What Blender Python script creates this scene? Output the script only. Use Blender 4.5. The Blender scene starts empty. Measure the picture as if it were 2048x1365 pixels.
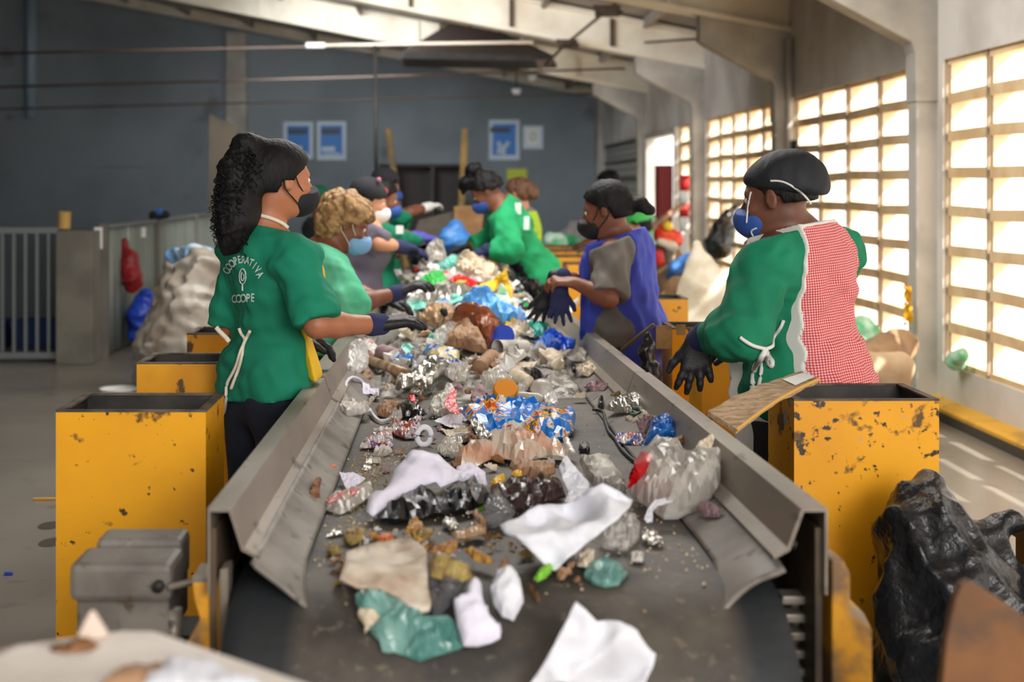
import bpy, bmesh, math, random
import numpy as np
from mathutils import Vector, Matrix, noise as mnoise, geometry as mgeo
from mathutils.bvhtree import BVHTree

# ------------------------------------------------------------------ camera, world, light, exposure
S = bpy.context.scene
COL = S.collection
FPX, CX, CY, HC = 2600.0, 882.0, 372.0, 1.5      # focal length in px, principal point (2048x1365), eye height
FOCUS = 4.12

cam_d = bpy.data.cameras.new('camera')
cam = bpy.data.objects.new('camera', cam_d)
COL.objects.link(cam)
cam.location = (0, 0, HC)
cam.rotation_euler = (math.pi / 2, 0, 0)
cam_d.sensor_width = 36.0
cam_d.lens = FPX / 2048 * 36
cam_d.shift_x = (1024 - CX) / 2048
cam_d.shift_y = -(682.5 - CY) / 2048
cam_d.dof.use_dof = True
cam_d.dof.focus_distance = FOCUS
cam_d.dof.aperture_fstop = 2.4
cam_d.clip_start = 0.05
S.camera = cam

S.view_settings.view_transform = 'Standard'
S.view_settings.look = 'None'
S.view_settings.gamma = 1.0
S.view_settings.use_curve_mapping = False
S.view_settings.exposure = 0.2
S.cycles.use_denoising = True
S.cycles.max_bounces = 8
S.cycles.diffuse_bounces = 4
S.cycles.transparent_max_bounces = 12
S.cycles.sample_clamp_indirect = 6.0
S.cycles.caustics_reflective = False
S.cycles.caustics_refractive = False

W = bpy.data.worlds.new('sky')
S.world = W
W.use_nodes = True
_n = W.node_tree.nodes
_n['Background'].inputs['Color'].default_value = (1.0, 0.985, 0.955, 1)
_n['Background'].inputs['Strength'].default_value = 2.2


def area(name, loc, target, sx, sy, power, col, spread=180):
    l = bpy.data.lights.new(name, 'AREA')
    l.shape = 'RECTANGLE'
    l.size, l.size_y, l.energy, l.color = sx, sy, power, col
    l.spread = math.radians(spread)
    o = bpy.data.objects.new(name, l)
    COL.objects.link(o)
    o.location = loc
    o.rotation_euler = (Vector(target) - Vector(loc)).to_track_quat('-Z', 'Y').to_euler()
    return o


# daylight through the open gate behind the photographer and the near rooflight
area('gate_daylight', (2.6, -3.4, 3.0), (-0.2, 9.0, 2.0), 3.2, 2.4, 330, (1.0, 0.97, 0.93))
area('rooflight_daylight', (0.75, 7.3, 3.85), (0.55, 7.3, 0.0), 2.4, 3.6, 230, (1.0, 0.98, 0.95))
area('far_wall_fill', (-1.9, 17.9, 4.28), (1.4, 27.0, 0.6), 2.0, 1.5, 100, (0.93, 0.97, 1.0), 110)  # unseen lamp added to brighten the far wall
area('middle_hall_fill', (-1.0, 12.8, 3.95), (0.8, 26.0, 1.2), 3.6, 3.2, 190, (0.97, 0.98, 1.0), 125)  # unseen fill lamp added for the beams and back of the hall

sun_d = bpy.data.lights.new('sun', 'SUN')
sun_d.energy, sun_d.angle, sun_d.color = 9.0, 0.02, (1.0, 0.965, 0.91)
sun = bpy.data.objects.new('sun', sun_d)
COL.objects.link(sun)
sun.location = (12, -8, 12)
sun.rotation_euler = Vector((-0.62, 0.48, -0.62)).to_track_quat('-Z', 'Y').to_euler()

# ------------------------------------------------------------------ small helpers
RNG = random.Random(7)


def P(px, py, Y):
    """the point of the place seen at photo pixel (px, py) at distance Y from the camera plane"""
    return Vector(((px - CX) * Y / FPX, Y, HC + (CY - py) * Y / FPX))


def put(o, parent=None):
    COL.objects.link(o)
    if parent is not None:
        o.parent = parent
        o.matrix_parent_inverse = Matrix.Translation(-Vector(parent.location)) if parent.type == 'EMPTY' or True else None
    return o


def tag(o, label=None, cat=None, group=None, kind=None):
    if label:
        o['label'] = label
    if cat:
        o['category'] = cat
    if group:
        o['group'] = group
    if kind:
        o['kind'] = kind
    return o


def empty(name, loc, label=None, cat=None, group=None):
    o = bpy.data.objects.new(name, None)
    o.empty_display_size = 0.1
    COL.objects.link(o)
    o.location = loc
    return tag(o, label, cat, group)


def mesh_obj(name, verts, faces, mat, parent=None, smooth=False, uvs=None, mats=None, fmat=None):
    me = bpy.data.meshes.new(name)
    me.from_pydata([tuple(v) for v in verts], [], [tuple(f) for f in faces])
    for m in (mats if mats else [mat]):
        me.materials.append(m)
    if fmat is not None:
        me.polygons.foreach_set('material_index', fmat)
    if smooth:
        me.polygons.foreach_set('use_smooth', [True] * len(me.polygons))
    if uvs is not None:
        ul = me.uv_layers.new(name='UVMap')
        li = np.zeros(len(me.loops), dtype=np.int32)
        me.loops.foreach_get('vertex_index', li)
        ul.data.foreach_set('uv', np.asarray(uvs, dtype=np.float32)[li].ravel())
    me.update()
    o = bpy.data.objects.new(name, me)
    COL.objects.link(o)
    if parent is not None:
        o.parent = parent
        # vertices are given in world coordinates: cancel the chain of parents (all unrotated)
        t = Vector((0, 0, 0))
        p = parent
        while p is not None:
            t -= p.location
            p = p.parent
        o.location = t if parent.type == 'EMPTY' else Vector((0, 0, 0))
    return o


class MB:
    """collects shapes in world coordinates and links them as ONE mesh object"""

    def __init__(self):
        self.v, self.f = [], []

    def add(self, vs, fs):
        b = len(self.v)
        self.v += [Vector(v) for v in vs]
        self.f += [tuple(i + b for i in f) for f in fs]
        return self

    def box(self, x0, x1, y0, y1, z0, z1, M=None):
        vs = [Vector((x, y, z)) for z in (z0, z1) for y in (y0, y1) for x in (x0, x1)]
        if M is not None:
            vs = [M @ v for v in vs]
        return self.add(vs, [(0, 2, 3, 1), (4, 5, 7, 6), (0, 1, 5, 4), (2, 6, 7, 3), (0, 4, 6, 2), (1, 3, 7, 5)])

    def prism(self, poly, d):
        """poly: 3D points of a planar outline, d: extrusion vector"""
        d = Vector(d)
        n = len(poly)
        vs = [Vector(p) for p in poly] + [Vector(p) + d for p in poly]
        fs = [tuple(range(n))[::-1], tuple(range(n, 2 * n))]
        fs += [(i, (i + 1) % n, n + (i + 1) % n, n + i) for i in range(n)]
        return self.add(vs, fs)

    def tube(self, pts, r, n=8, r2=None, cap=True):
        pts = [Vector(p) for p in pts]
        m = len(pts)
        vs, fs = [], []
        for i, p in enumerate(pts):
            t = (pts[min(i + 1, m - 1)] - pts[max(i - 1, 0)])
            t = t.normalized() if t.length > 1e-9 else Vector((0, 0, 1))
            a = t.cross(Vector((0, 0, 1)))
            if a.length < 0.2:
                a = t.cross(Vector((1, 0, 0)))
            a.normalize()
            b = t.cross(a)
            rr = r if r2 is None else r + (r2 - r) * i / max(1, m - 1)
            for k in range(n):
                an = 2 * math.pi * k / n
                vs.append(p + a * (rr * math.cos(an)) + b * (rr * math.sin(an)))
        for i in range(m - 1):
            for k in range(n):
                fs.append((i * n + k, i * n + (k + 1) % n, (i + 1) * n + (k + 1) % n, (i + 1) * n + k))
        if cap:
            fs.append(tuple(range(n))[::-1])
            fs.append(tuple(range((m - 1) * n, m * n)))
        return self.add(vs, fs)

    def build(self, name, mat, parent=None, smooth=False, bevel=0.0):
        o = mesh_obj(name, self.v, self.f, mat, parent, smooth)
        bm = bmesh.new()
        bm.from_mesh(o.data)
        bmesh.ops.recalc_face_normals(bm, faces=bm.faces)
        bm.to_mesh(o.data)
        bm.free()
        if bevel > 0:
            md = o.modifiers.new('bevel', 'BEVEL')
            md.width, md.segments, md.limit_method = bevel, 2, 'ANGLE'
        return o


# ------------------------------------------------------------------ materials
def _mat(name):
    m = bpy.data.materials.new(name)
    m.use_nodes = True
    return m, m.node_tree.nodes, m.node_tree.links, m.node_tree.nodes['Principled BSDF']


def rgb(h):
    """sRGB 0-255 triple -> linear"""
    return tuple((c / 255 / 12.92) if c / 255 <= 0.04045 else ((c / 255 + 0.055) / 1.055) ** 2.4 for c in h) + (1,)


def mat(name, c, rough=0.7, metal=0.0, c2=None, scale=6.0, lo=0.42, hi=0.62, bump=0.0, bscale=40.0, stretch=None,
        c3=None, scale3=30.0, lo3=0.62, hi3=0.7, coat=0.0, trans=0.0, sss=0.0, spec=None, detail=6.0):
    """painted / worn surface: base c, a broad second tone c2 and a finer third tone c3 laid by noise"""
    m, N, L, b = _mat(name)
    b.inputs['Roughness'].default_value = rough
    b.inputs['Metallic'].default_value = metal
    if spec is not None:
        b.inputs['Specular IOR Level'].default_value = spec
    if coat:
        b.inputs['Coat Weight'].default_value = coat
    if trans:
        b.inputs['Transmission Weight'].default_value = trans
    if sss:
        b.inputs['Subsurface Weight'].default_value = sss
        b.inputs['Subsurface Radius'].default_value = (0.02, 0.008, 0.004)
    b.inputs['Base Color'].default_value = rgb(c)
    tc = N.new('ShaderNodeTexCoord')
    vec = tc.outputs['Object']
    if stretch:
        mp = N.new('ShaderNodeMapping')
        mp.inputs['Scale'].default_value = stretch
        L.new(vec, mp.inputs['Vector'])
        vec = mp.outputs['Vector']
    out = None

    def layer(prev, prevcol, col, sc, a, z):
        nz = N.new('ShaderNodeTexNoise')
        nz.inputs['Scale'].default_value = sc
        nz.inputs['Detail'].default_value = detail
        L.new(vec, nz.inputs['Vector'])
        rp = N.new('ShaderNodeMapRange')
        rp.inputs['From Min'].default_value = a
        rp.inputs['From Max'].default_value = z
        L.new(nz.outputs['Fac'], rp.inputs['Value'])
        mx = N.new('ShaderNodeMix')
        mx.data_type = 'RGBA'
        L.new(rp.outputs['Result'], mx.inputs['Factor'])
        if prev is None:
            mx.inputs['A'].default_value = rgb(prevcol)
        else:
            L.new(prev, mx.inputs['A'])
        mx.inputs['B'].default_value = rgb(col)
        return mx.outputs['Result']

    if c2 is not None:
        out = layer(out, c, c2, scale, lo, hi)
    if c3 is not None:
        out = layer(out, c, c3, scale3, lo3, hi3)
    if out is not None:
        L.new(out, b.inputs['Base Color'])
    if bump:
        nz = N.new('ShaderNodeTexNoise')
        nz.inputs['Scale'].default_value = bscale
        nz.inputs['Detail'].default_value = 5
        L.new(vec, nz.inputs['Vector'])
        bp = N.new('ShaderNodeBump')
        bp.inputs['Strength'].default_value = bump
        bp.inputs['Distance'].default_value = 0.01
        L.new(nz.outputs['Fac'], bp.inputs['Height'])
        L.new(bp.outputs['Normal'], b.inputs['Normal'])
    return m


def film(name, c, alpha=0.6, rough=0.22, c2=None, scale=9.0, bump=0.5):
    """thin plastic film: partly see-through, glossy, crinkled"""
    m = mat(name, c, rough, c2=c2, scale=scale, bump=bump, bscale=28.0, spec=0.7)
    m.node_tree.nodes['Principled BSDF'].inputs['Alpha'].default_value = alpha
    return m


M = {}
M['concrete_floor'] = mat('concrete_floor', (140, 134, 124), 0.28, c2=(116, 111, 103), scale=0.9, lo=0.35, hi=0.68,
                          c3=(100, 94, 85), scale3=7, lo3=0.6, hi3=0.75, bump=0.05)
M['ground'] = mat('outdoor_ground', (225, 215, 200), 0.9)
M['back_wall'] = mat('grey_wall_paint', (142, 151, 158), 0.8, c2=(116, 125, 131), scale=0.5, lo=0.35, hi=0.65,
                     c3=(92, 88, 84), scale3=1.1, lo3=0.62, hi3=0.78)
M['right_wall'] = mat('block_wall_paint', (218, 213, 206), 0.85, c2=(192, 185, 177), scale=1.2, bump=0.12, bscale=25)
M['left_wall'] = mat('left_wall_paint', (80, 88, 92), 0.85)
M['column'] = mat('column_concrete', (190, 185, 176), 0.8, c2=(164, 159, 151), scale=2.0, bump=0.08)
M['beam'] = mat('cream_beam_paint', (246, 238, 220), 0.6, c2=(226, 212, 188), scale=1.5)
M['roof'] = mat('roof_sheet', (176, 168, 158), 0.8, c2=(146, 136, 126), scale=0.8)
M['rooflight'] = mat('milky_rooflight_sheet', (235, 235, 228), 0.6)
M['rust_joint'] = mat('rusty_joint', (92, 74, 60), 0.8, c2=(60, 48, 40))
M['hood_brown'] = mat('hood_brown_sheet', (74, 62, 56), 0.8)
M['louvre'] = mat('louvre_concrete', (238, 227, 208), 0.85, c2=(226, 210, 184), scale=4)
M['louvre_edge'] = mat('louvre_post', (150, 136, 114), 0.8)
M['louvre_slat'] = mat('louvre_slat', (228, 200, 158), 0.85, c2=(210, 176, 130), scale=4)
M['shutter'] = mat('grey_shutter', (176, 174, 164), 0.7)
M['curb'] = mat('curb_yellow_paint', (222, 170, 60), 0.7, c2=(150, 120, 70), scale=3.0, lo=0.45, hi=0.7, c3=(90, 78, 60), scale3=8)
M['curb_dark'] = mat('curb_dark_face', (70, 62, 52), 0.9)  # one dark tone along the kerb's front face
M['yellow'] = mat('yellow_bin_paint', (240, 168, 8), 0.42, c2=(222, 148, 6), scale=2.5, lo=0.4, hi=0.7,
                  c3=(70, 50, 24), scale3=17, lo3=0.685, hi3=0.72, bump=0.03, bscale=8)
M['yellow_worn'] = mat('worn_yellow_paint', (238, 168, 18), 0.5, c2=(206, 134, 16), scale=3.0, lo=0.4, hi=0.7,
                       c3=(86, 62, 34), scale3=13, lo3=0.64, hi3=0.68, bump=0.03, bscale=8)


def worn(m, z0, z1, amount, seed):
    """chipped and scuffed paint that gets denser towards the bin's upper edge, and a few grey scrapes"""
    N, L = m.node_tree.nodes, m.node_tree.links
    b = N['Principled BSDF']
    prev = b.inputs['Base Color'].links[0].from_socket
    tc = N.new('ShaderNodeTexCoord')
    mp = N.new('ShaderNodeMapping'); mp.inputs['Location'].default_value = (seed, seed * 2, seed); L.new(tc.outputs['Object'], mp.inputs['Vector'])
    sx = N.new('ShaderNodeSeparateXYZ'); L.new(tc.outputs['Object'], sx.inputs['Vector'])
    gr = N.new('ShaderNodeMapRange'); gr.inputs['From Min'].default_value = z0; gr.inputs['From Max'].default_value = z1
    gr.inputs['To Min'].default_value = 0.0; gr.inputs['To Max'].default_value = amount
    L.new(sx.outputs['Z'], gr.inputs['Value'])
    for sc, th, col in ((13, 0.66, (96, 66, 26)), (34, 0.67, (50, 38, 26)), (9, 0.72, (168, 164, 150))):
        nz = N.new('ShaderNodeTexNoise'); nz.inputs['Scale'].default_value = sc; nz.inputs['Detail'].default_value = 7
        L.new(mp.outputs['Vector'], nz.inputs['Vector'])
        ad = N.new('ShaderNodeMath'); ad.operation = 'ADD'; L.new(nz.outputs['Fac'], ad.inputs[0]); L.new(gr.outputs['Result'], ad.inputs[1])
        mr = N.new('ShaderNodeMapRange'); mr.inputs['From Min'].default_value = th; mr.inputs['From Max'].default_value = th + 0.05
        L.new(ad.outputs[0], mr.inputs['Value'])
        mx = N.new('ShaderNodeMix'); mx.data_type = 'RGBA'
        L.new(mr.outputs['Result'], mx.inputs['Factor']); L.new(prev, mx.inputs['A']); mx.inputs['B'].default_value = rgb(col)
        prev = mx.outputs['Result']
    L.new(prev, b.inputs['Base Color'])
    return m


M['yellow_scuffed'] = worn(mat('scuffed_yellow_paint', (240, 168, 8), 0.42, c2=(222, 148, 6), scale=2.5, lo=0.4, hi=0.7, bump=0.03, bscale=8), 0.62, 0.93, 0.13, 3.0)
worn(M['yellow'], 0.80, 0.93, 0.08, 1.0)
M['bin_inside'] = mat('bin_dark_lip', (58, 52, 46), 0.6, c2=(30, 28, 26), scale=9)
M['bin_rim'] = mat('bin_rim_steel', (104, 90, 76), 0.55, c2=(52, 44, 38), scale=12)
M['steel'] = mat('dirty_steel', (150, 140, 128), 0.42, 0.3, c2=(112, 102, 92), scale=5, lo=0.38, hi=0.66, stretch=(1, 0.25, 1),
                 c3=(70, 62, 54), scale3=24, lo3=0.62, hi3=0.72, bump=0.06)
M['steel_dark'] = mat('dark_steel', (46, 43, 40), 0.6, 0.2, c2=(28, 27, 26), scale=6)
M['rust'] = mat('rusty_plate', (128, 84, 48), 0.7, 0.1, c2=(96, 66, 44), scale=5, c3=(70, 58, 50), scale3=9, lo3=0.55, hi3=0.7)
M['yellow_rusty'] = mat('rusty_yellow_paint', (214, 150, 30), 0.6, c2=(120, 92, 62), scale=9, lo=0.46, hi=0.6, c3=(150, 138, 122), scale3=5, lo3=0.58, hi3=0.66)
M['brown_steel'] = mat('brown_frame_plate', (96, 78, 60), 0.6, 0.2, c2=(60, 50, 40), scale=6)
M['rubber'] = mat('black_rubber', (34, 35, 36), 0.5, c2=(46, 46, 46), scale=8)
M['skirt'] = mat('grey_rubber_skirt', (138, 131, 123), 0.55, c2=(108, 102, 95), scale=6, c3=(60, 55, 50), scale3=20, lo3=0.6, hi3=0.7)
M['motor'] = mat('motor_grey_paint', (126, 120, 112), 0.55, c2=(98, 92, 86), scale=7, c3=(84, 70, 56), scale3=22)
M['galvanised'] = mat('galvanised_bar', (122, 128, 128), 0.5, 0.3)
M['panel_grey'] = mat('panel_sheet', (140, 148, 140), 0.6, c2=(122, 129, 121), scale=2, stretch=(1, 6, 0.4))
M['pillar'] = mat('pillar_render', (122, 117, 107), 0.85, c2=(106, 101, 92), scale=3)
M['pipe_blue'] = mat('pale_blue_pipe', (150, 172, 186), 0.5)
M['wire'] = mat('brown_rod', (92, 76, 66), 0.6)
M['wire_bright'] = mat('bright_conduit', (210, 198, 180), 0.5)
M['black_hole'] = mat('dark_opening', (58, 54, 52), 0.9)
M['white'] = mat('white_paint', (235, 235, 232), 0.6)
M['black'] = mat('black_plastic', (24, 24, 26), 0.5)
M['cardboard'] = mat('cardboard', (176, 136, 94), 0.85, c2=(150, 112, 74), scale=6)
M['wood_yellow'] = mat('yellowed_post', (170, 134, 60), 0.7, c2=(110, 90, 56), scale=2)
M['red'] = mat('red_paint', (200, 34, 30), 0.5)
M['dark_red'] = mat('dark_red_paint', (122, 28, 30), 0.6)
M['blue_print'] = mat('blue_print', (36, 120, 205), 0.5)
M['dark_print'] = mat('dark_print', (40, 58, 76), 0.5)
M['pale_print'] = mat('pale_print', (205, 220, 232), 0.6)
M['yellow_print'] = mat('yellow_green_print', (200, 210, 40), 0.5)
M['crate_blue'] = mat('blue_crate', (20, 48, 100), 0.6)
# ------------------------------------------------------------------ the building
YB = 27.2            # far wall
XW = 3.34            # face of the right wall
XL = -12.0


def struct(name, mb, m, bevel=0.0, smooth=False):
    return tag(mb.build(name, m, None, smooth, bevel), kind='structure')


struct('floor', MB().box(XL, XW + 0.3, -6, YB + 0.2, -0.12, 0.0), M['concrete_floor'])
struct('ground_outside', MB().box(XW + 0.3, 40, -10, 45, -0.2, -0.1), M['ground'])
struct('wall_back', MB().box(XL - 0.2, XW + 0.3, YB, YB + 0.2, 0, 7), M['back_wall'])
struct('wall_left', MB().box(XL - 0.2, XL, -6, YB, 0, 7), M['left_wall'])
struct('wall_sky_block', MB().box(XL, -1.6, -6.2, -6.0, 0, 7), M['left_wall'])  # unseen wall added to cut the sky fill on the left
# pilaster strip on the far wall and the corner pier
struct('trim_1', MB().box(-4.46, -4.04, YB - 0.25, YB, 0, 4.7), M['column'], 0.01)
struct('trim_2', MB().box(3.22, XW, YB - 0.5, YB, 0, 3.6), M['column'], 0.01)
# shallow ledge on the left half of the far wall
struct('trim_3', MB().box(XL, -5.2, YB - 0.08, YB, 1.9, 2.12), M['back_wall'])

COLY = [4.9, 8.75, 12.44, 16.5, 21.1]
WT, WB = 2.34, 0.315
# right wall: spandrel below, band above, solid piers at the columns, openings between
wr = MB()
wr.box(XW, XW + 0.15, -6, YB, 0, WB)
wr.box(XW, XW + 0.15, -6, YB, WT, 3.5)
piers = [(-6, 1.0)] + [(y - 0.10, y + 0.46) for y in COLY[:-1]] + [(COLY[-1] - 0.1, COLY[-1] + 0.35), (26.6, YB)]
for a, b in piers:
    wr.box(XW, XW + 0.15, a, b, WB, WT)
struct('wall_right', wr, M['right_wall'])

# louvred openings, one per bay; bay between the 3rd and 4th column has an open doorway at its far end
bays = [(1.0, 4.8), (5.36, 8.65), (9.21, 12.34), (12.9, 16.4), (16.96, 18.3)]
for i, (a, b) in enumerate(bays):
    e = empty('window_%d' % (i + 1), (XW + 0.12, (a + b) / 2, WB))
    tag(e, kind='structure')
    n = max(1, round((b - a) / 0.72))
    posts, fins = MB(), MB()
    for k in range(n + 1):
        y = a + (b - a) * k / n
        posts.box(XW + 0.015, XW + 0.05, y - 0.008, y + 0.008, WB, WT)
        fins.box(XW + 0.05, XW + 0.17, y - 0.018, y + 0.018, WB, WT)
    posts.build('mullion', M['louvre_edge'], e)
    fins.build('fin', M['louvre'], e)
    sl = MB()
    nz = 8
    for k in range(nz + 1):
        z = WB + (WT - WB) * k / nz
        # slats tilt outwards and down, and bow a little like the sagging boards in the photo
        for j in range(n):
            y0, y1 = a + (b - a) * j / n + 0.02, a + (b - a) * (j + 1) / n - 0.02
            ym = (y0 + y1) / 2
            sag = 0.012 * math.sin(j * 2.1 + k * 1.3)
            sl.prism([(XW + 0.025, y0, z + 0.036), (XW + 0.17, y0, z + 0.004), (XW + 0.17, y0, z - 0.022), (XW + 0.025, y0, z - 0.036)],
                     (0, y1 - y0, sag))
    sl.build('slat', M['louvre_slat'], e)
# closed grey shutter in the last bay
e = empty('window_6', (XW + 0.05, 24, WB), None)
tag(e, kind='structure')
MB().box(XW + 0.04, XW + 0.07, 21.45, 26.6, WB, WT).build('shutter', M['shutter'], e)
sl = MB()
for k in range(17):
    z = WB + 0.02 + (WT - WB - .04) * k / 16
    sl.prism([(XW + 0.0, 21.45, z + 0.0), (XW + 0.04, 21.45, z + 0.05), (XW + 0.04, 21.45, z + 0.03), (XW + 0.0, 21.45, z - 0.015)], (0, 5.15, 0))
sl.build('slat', M['shutter'], e)
sl = MB()
for k in range(6):
    z = WB + 0.3 + 0.33 * k
    sl.box(XW - 0.01, XW + 0.0, 21.45, 26.6, z, z + .035)
sl.build('bar', M['steel_dark'], e)
# doorway frame beside the far bay
dr = empty('door_1', (XW, 19.6, 0))
tag(dr, kind='structure')
MB().box(XW - 0.05, XW + 0.12, 18.3, 18.42, 0, WT).box(XW - 0.05, XW + 0.12, 20.88, 21.0, 0, WT).box(XW - 0.05, XW + 0.12, 18.42, 20.88, WT - 0.1, WT).build('door_frame', M['column'], dr, bevel=0.01)

# kerb along the right wall
tag(MB().prism([(3.19, -4, 0), (3.19, -4, 0.075), (3.21, -4, 0.085), (XW, -4, 0.095), (XW, -4, 0)], (0, YB + 3.9, 0)).build('trim_4', M['curb']), kind='structure')
tag(MB().box(3.178, 3.191, -4, YB, 0, 0.055).build('trim_5', M['curb_dark']), kind='structure')


def beam_z(x, y):
    return HC + 1.464 + 0.02 * (y - 12.4) / 4 + 0.195 * (3.35 - x)


# portal frames: column, knee and sloping I-beam each
for i, y in enumerate(COLY):
    o = tag(empty('portal_frame', (3.28, y, 0)), kind='structure')
    d = 0.17
    MB().box(3.2, 3.40, y, y + d, 0, beam_z(3.3, y)).build('column', M['column'], o, bevel=0.012)
    zb = beam_z(2.474, y)
    zl = 2.46 + 0.012 * (y - 12.4)
    kn = MB()
    kn.prism([(3.40, y - 0.015, zl - 0.35), (3.19, y - 0.015, zl - 0.35), (3.19, y - 0.015, zl - 0.02), (3.165, y - 0.015, zl + 0.05), (2.55, y - 0.015, zl + 0.38), (2.474, y - 0.015, zl + 0.43),
              (2.474, y - 0.015, zb), (3.40, y - 0.015, beam_z(3.40, y))], (0, d + 0.03, 0))
    kn.build('knee', M['column'], o, bevel=0.01)
    bm = MB()
    x0, x1 = -11.8, 3.42
    h = 0.46
    pts = lambda x, dz: Vector((x, 0, beam_z(x, y) + dz))
    def bar(z0, z1, ya, yb):
        a, b = pts(x1, z0), pts(x0, z0)
        c, dd = pts(x0, z1), pts(x1, z1)
        for q in (a, b, c, dd):
            q.y = ya
        bm.prism([a, b, c, dd], (0, yb - ya, 0))
    bar(0, 0.05, y - 0.03, y + d + 0.03)          # lower flange
    bar(0.05, h - 0.05, y + 0.05, y + d - 0.05)   # web
    bar(h - 0.05, h, y - 0.03, y + d + 0.03)      # upper flange
    bm.build('beam', M['beam'], o)
    st = MB()
    x = 2.2
    while x > x0:
        st.prism([pts(x, 0.05) + Vector((0, y - 0.02, 0)), pts(x - 0.05, 0.05) + Vector((0, y - 0.02, 0)),
                  pts(x - 0.05, h - 0.05) + Vector((0, y - 0.02, 0)), pts(x, h - 0.05) + Vector((0, y - 0.02, 0))], (0, d + 0.04, 0))
        x -= 1.28
    st.build('stiffener', M['rust_joint'] if i % 2 else M['beam'], o)

# gable band along the far wall
g = MB()
g.prism([(3.34, YB - 0.3, HC + 1.82), (-11.9, YB - 0.3, HC + 1.82 + 0.192 * 15.24), (-11.9, YB - 0.3, HC + 2.15 + 0.192 * 15.24), (3.34, YB - 0.3, HC + 2.15)], (0, 0.28, 0))
tag(g.build('trim_6', M['beam']), kind='structure')

# roof: sheets on purlins, a rooflight out of frame, and two openings added for fill lamps
def roof_z(x):
    return HC + 1.99 + 0.195 * (3.35 - x)


rf = MB()
def roof_patch(xa, xb, ya, yb):
    rf.prism([(xa, ya, roof_z(xa)), (xb, ya, roof_z(xb)), (xb, ya, roof_z(xb) + 0.04), (xa, ya, roof_z(xa) + 0.04)], (0, yb - ya, 0))
roof_patch(-12.2, 3.7, -1.0, 5.2)
roof_patch(-12.2, -0.6, 5.2, 9.6)
roof_patch(2.1, 3.7, 5.2, 9.6)
roof_patch(-12.2, 3.7, 9.6, 11.0)
roof_patch(-12.2, -3.0, 11.0, 14.5)
roof_patch(1.0, 3.7, 11.0, 14.5)
roof_patch(-12.2, 3.7, 14.5, 17.0)
roof_patch(-12.2, -3.0, 17.0, 18.8)
roof_patch(-0.8, 3.7, 17.0, 18.8)
roof_patch(-12.2, 3.7, 18.8, YB + 0.2)
tag(rf.build('ceiling', M['roof']), kind='structure')
# milky rooflight sheets close the openings; area lights under them stand in for daylight
rf = MB()
roof_patch(-0.6, 2.1, 5.2, 9.6)
tag(rf.build('window_7', M['rooflight']), kind='structure')
rf = MB()
roof_patch(-3.0, -0.8, 17.0, 18.8)
tag(rf.build('window_8', M['rooflight']), kind='structure')  # invented rooflight over the far fill lamp
rf = MB()
roof_patch(-3.0, 1.0, 11.0, 14.5)
tag(rf.build('window_9', M['rooflight']), kind='structure')  # invented rooflight over the middle fill lamp
pl = MB()
for x in (2.6, 1.3, 0.0, -1.3, -2.6, -3.9, -5.2, -6.5, -7.8, -9.1, -10.4):
    pl.box(x - 0.03, x + 0.03, 9.0, YB, roof_z(x) - 0.13, roof_z(x) - 0.005)
tag(pl.build('trim_7', M['roof']), kind='structure')

# tie rods and the pale conduit that cross under the roof
def rod(name, pts, r, m, label, cat, group=None):
    return tag(MB().tube(pts, r, 8).build(name, m, None, True), label, cat, group)


rod('conduit', [P(-60, 108, 15.0), P(500, 96, 15.0), P(1075, 85, 15.0)], 0.016, M['wire'], 'brown tie rod running level across the hall just under the roof beams', 'rod')
cd_ = empty('conduit', P(840, 88, 15.0), 'pale conduit with a white end fitting along the right part of the upper tie rod', 'conduit')
MB().tube([P(650, 91, 15.0), P(840, 87.5, 15.0), P(1066, 84.5, 15.0)], 0.021, 8).build('pipe', M['wire_bright'], cd_, True)
MB().tube([P(612, 91, 15.0), P(650, 90.5, 15.0)], 0.035, 8).build('end_fitting', M['white'], cd_, True)
rod('conduit', [P(-60, 176, 19.0), P(700, 155, 19.0), P(1250, 137, 19.0)], 0.018, M['wire'], 'thin brown rod across the dark far wall, second below the roof', 'rod')
rod('conduit', [P(-60, 220, 22.5), P(640, 202, 22.5), P(1188, 188, 22.5)], 0.016, M['wire'], 'thin faint brown rod across the far wall, lowest of the three', 'rod')
rod('cable_drop', [P(750, 91, 15.0), P(752, 240, 15.0), P(752, 372, 15.0)], 0.022, M['steel_dark'], 'dark cable hanging straight down from the upper tie rod to the belt heap', 'cable')
br_ = empty('bracing_rod', P(1130, 90, 16.2), 'rusty diagonal bracing rod between the roof beams', 'rod')
MB().tube([P(1232, 6, 14.6), P(1130, 90, 16.2), P(1085, 135, 17.4)], 0.02, 8).build('rod', M['rust_joint'], br_, True)
rod('bracing_rod', [P(1290, 85, 16.4), P(1420, 76, 13.4), P(1556, 38, 12.6)], 0.014, M['rust_joint'], 'thin rusty bracing cable running right to the column head', 'rod')
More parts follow.
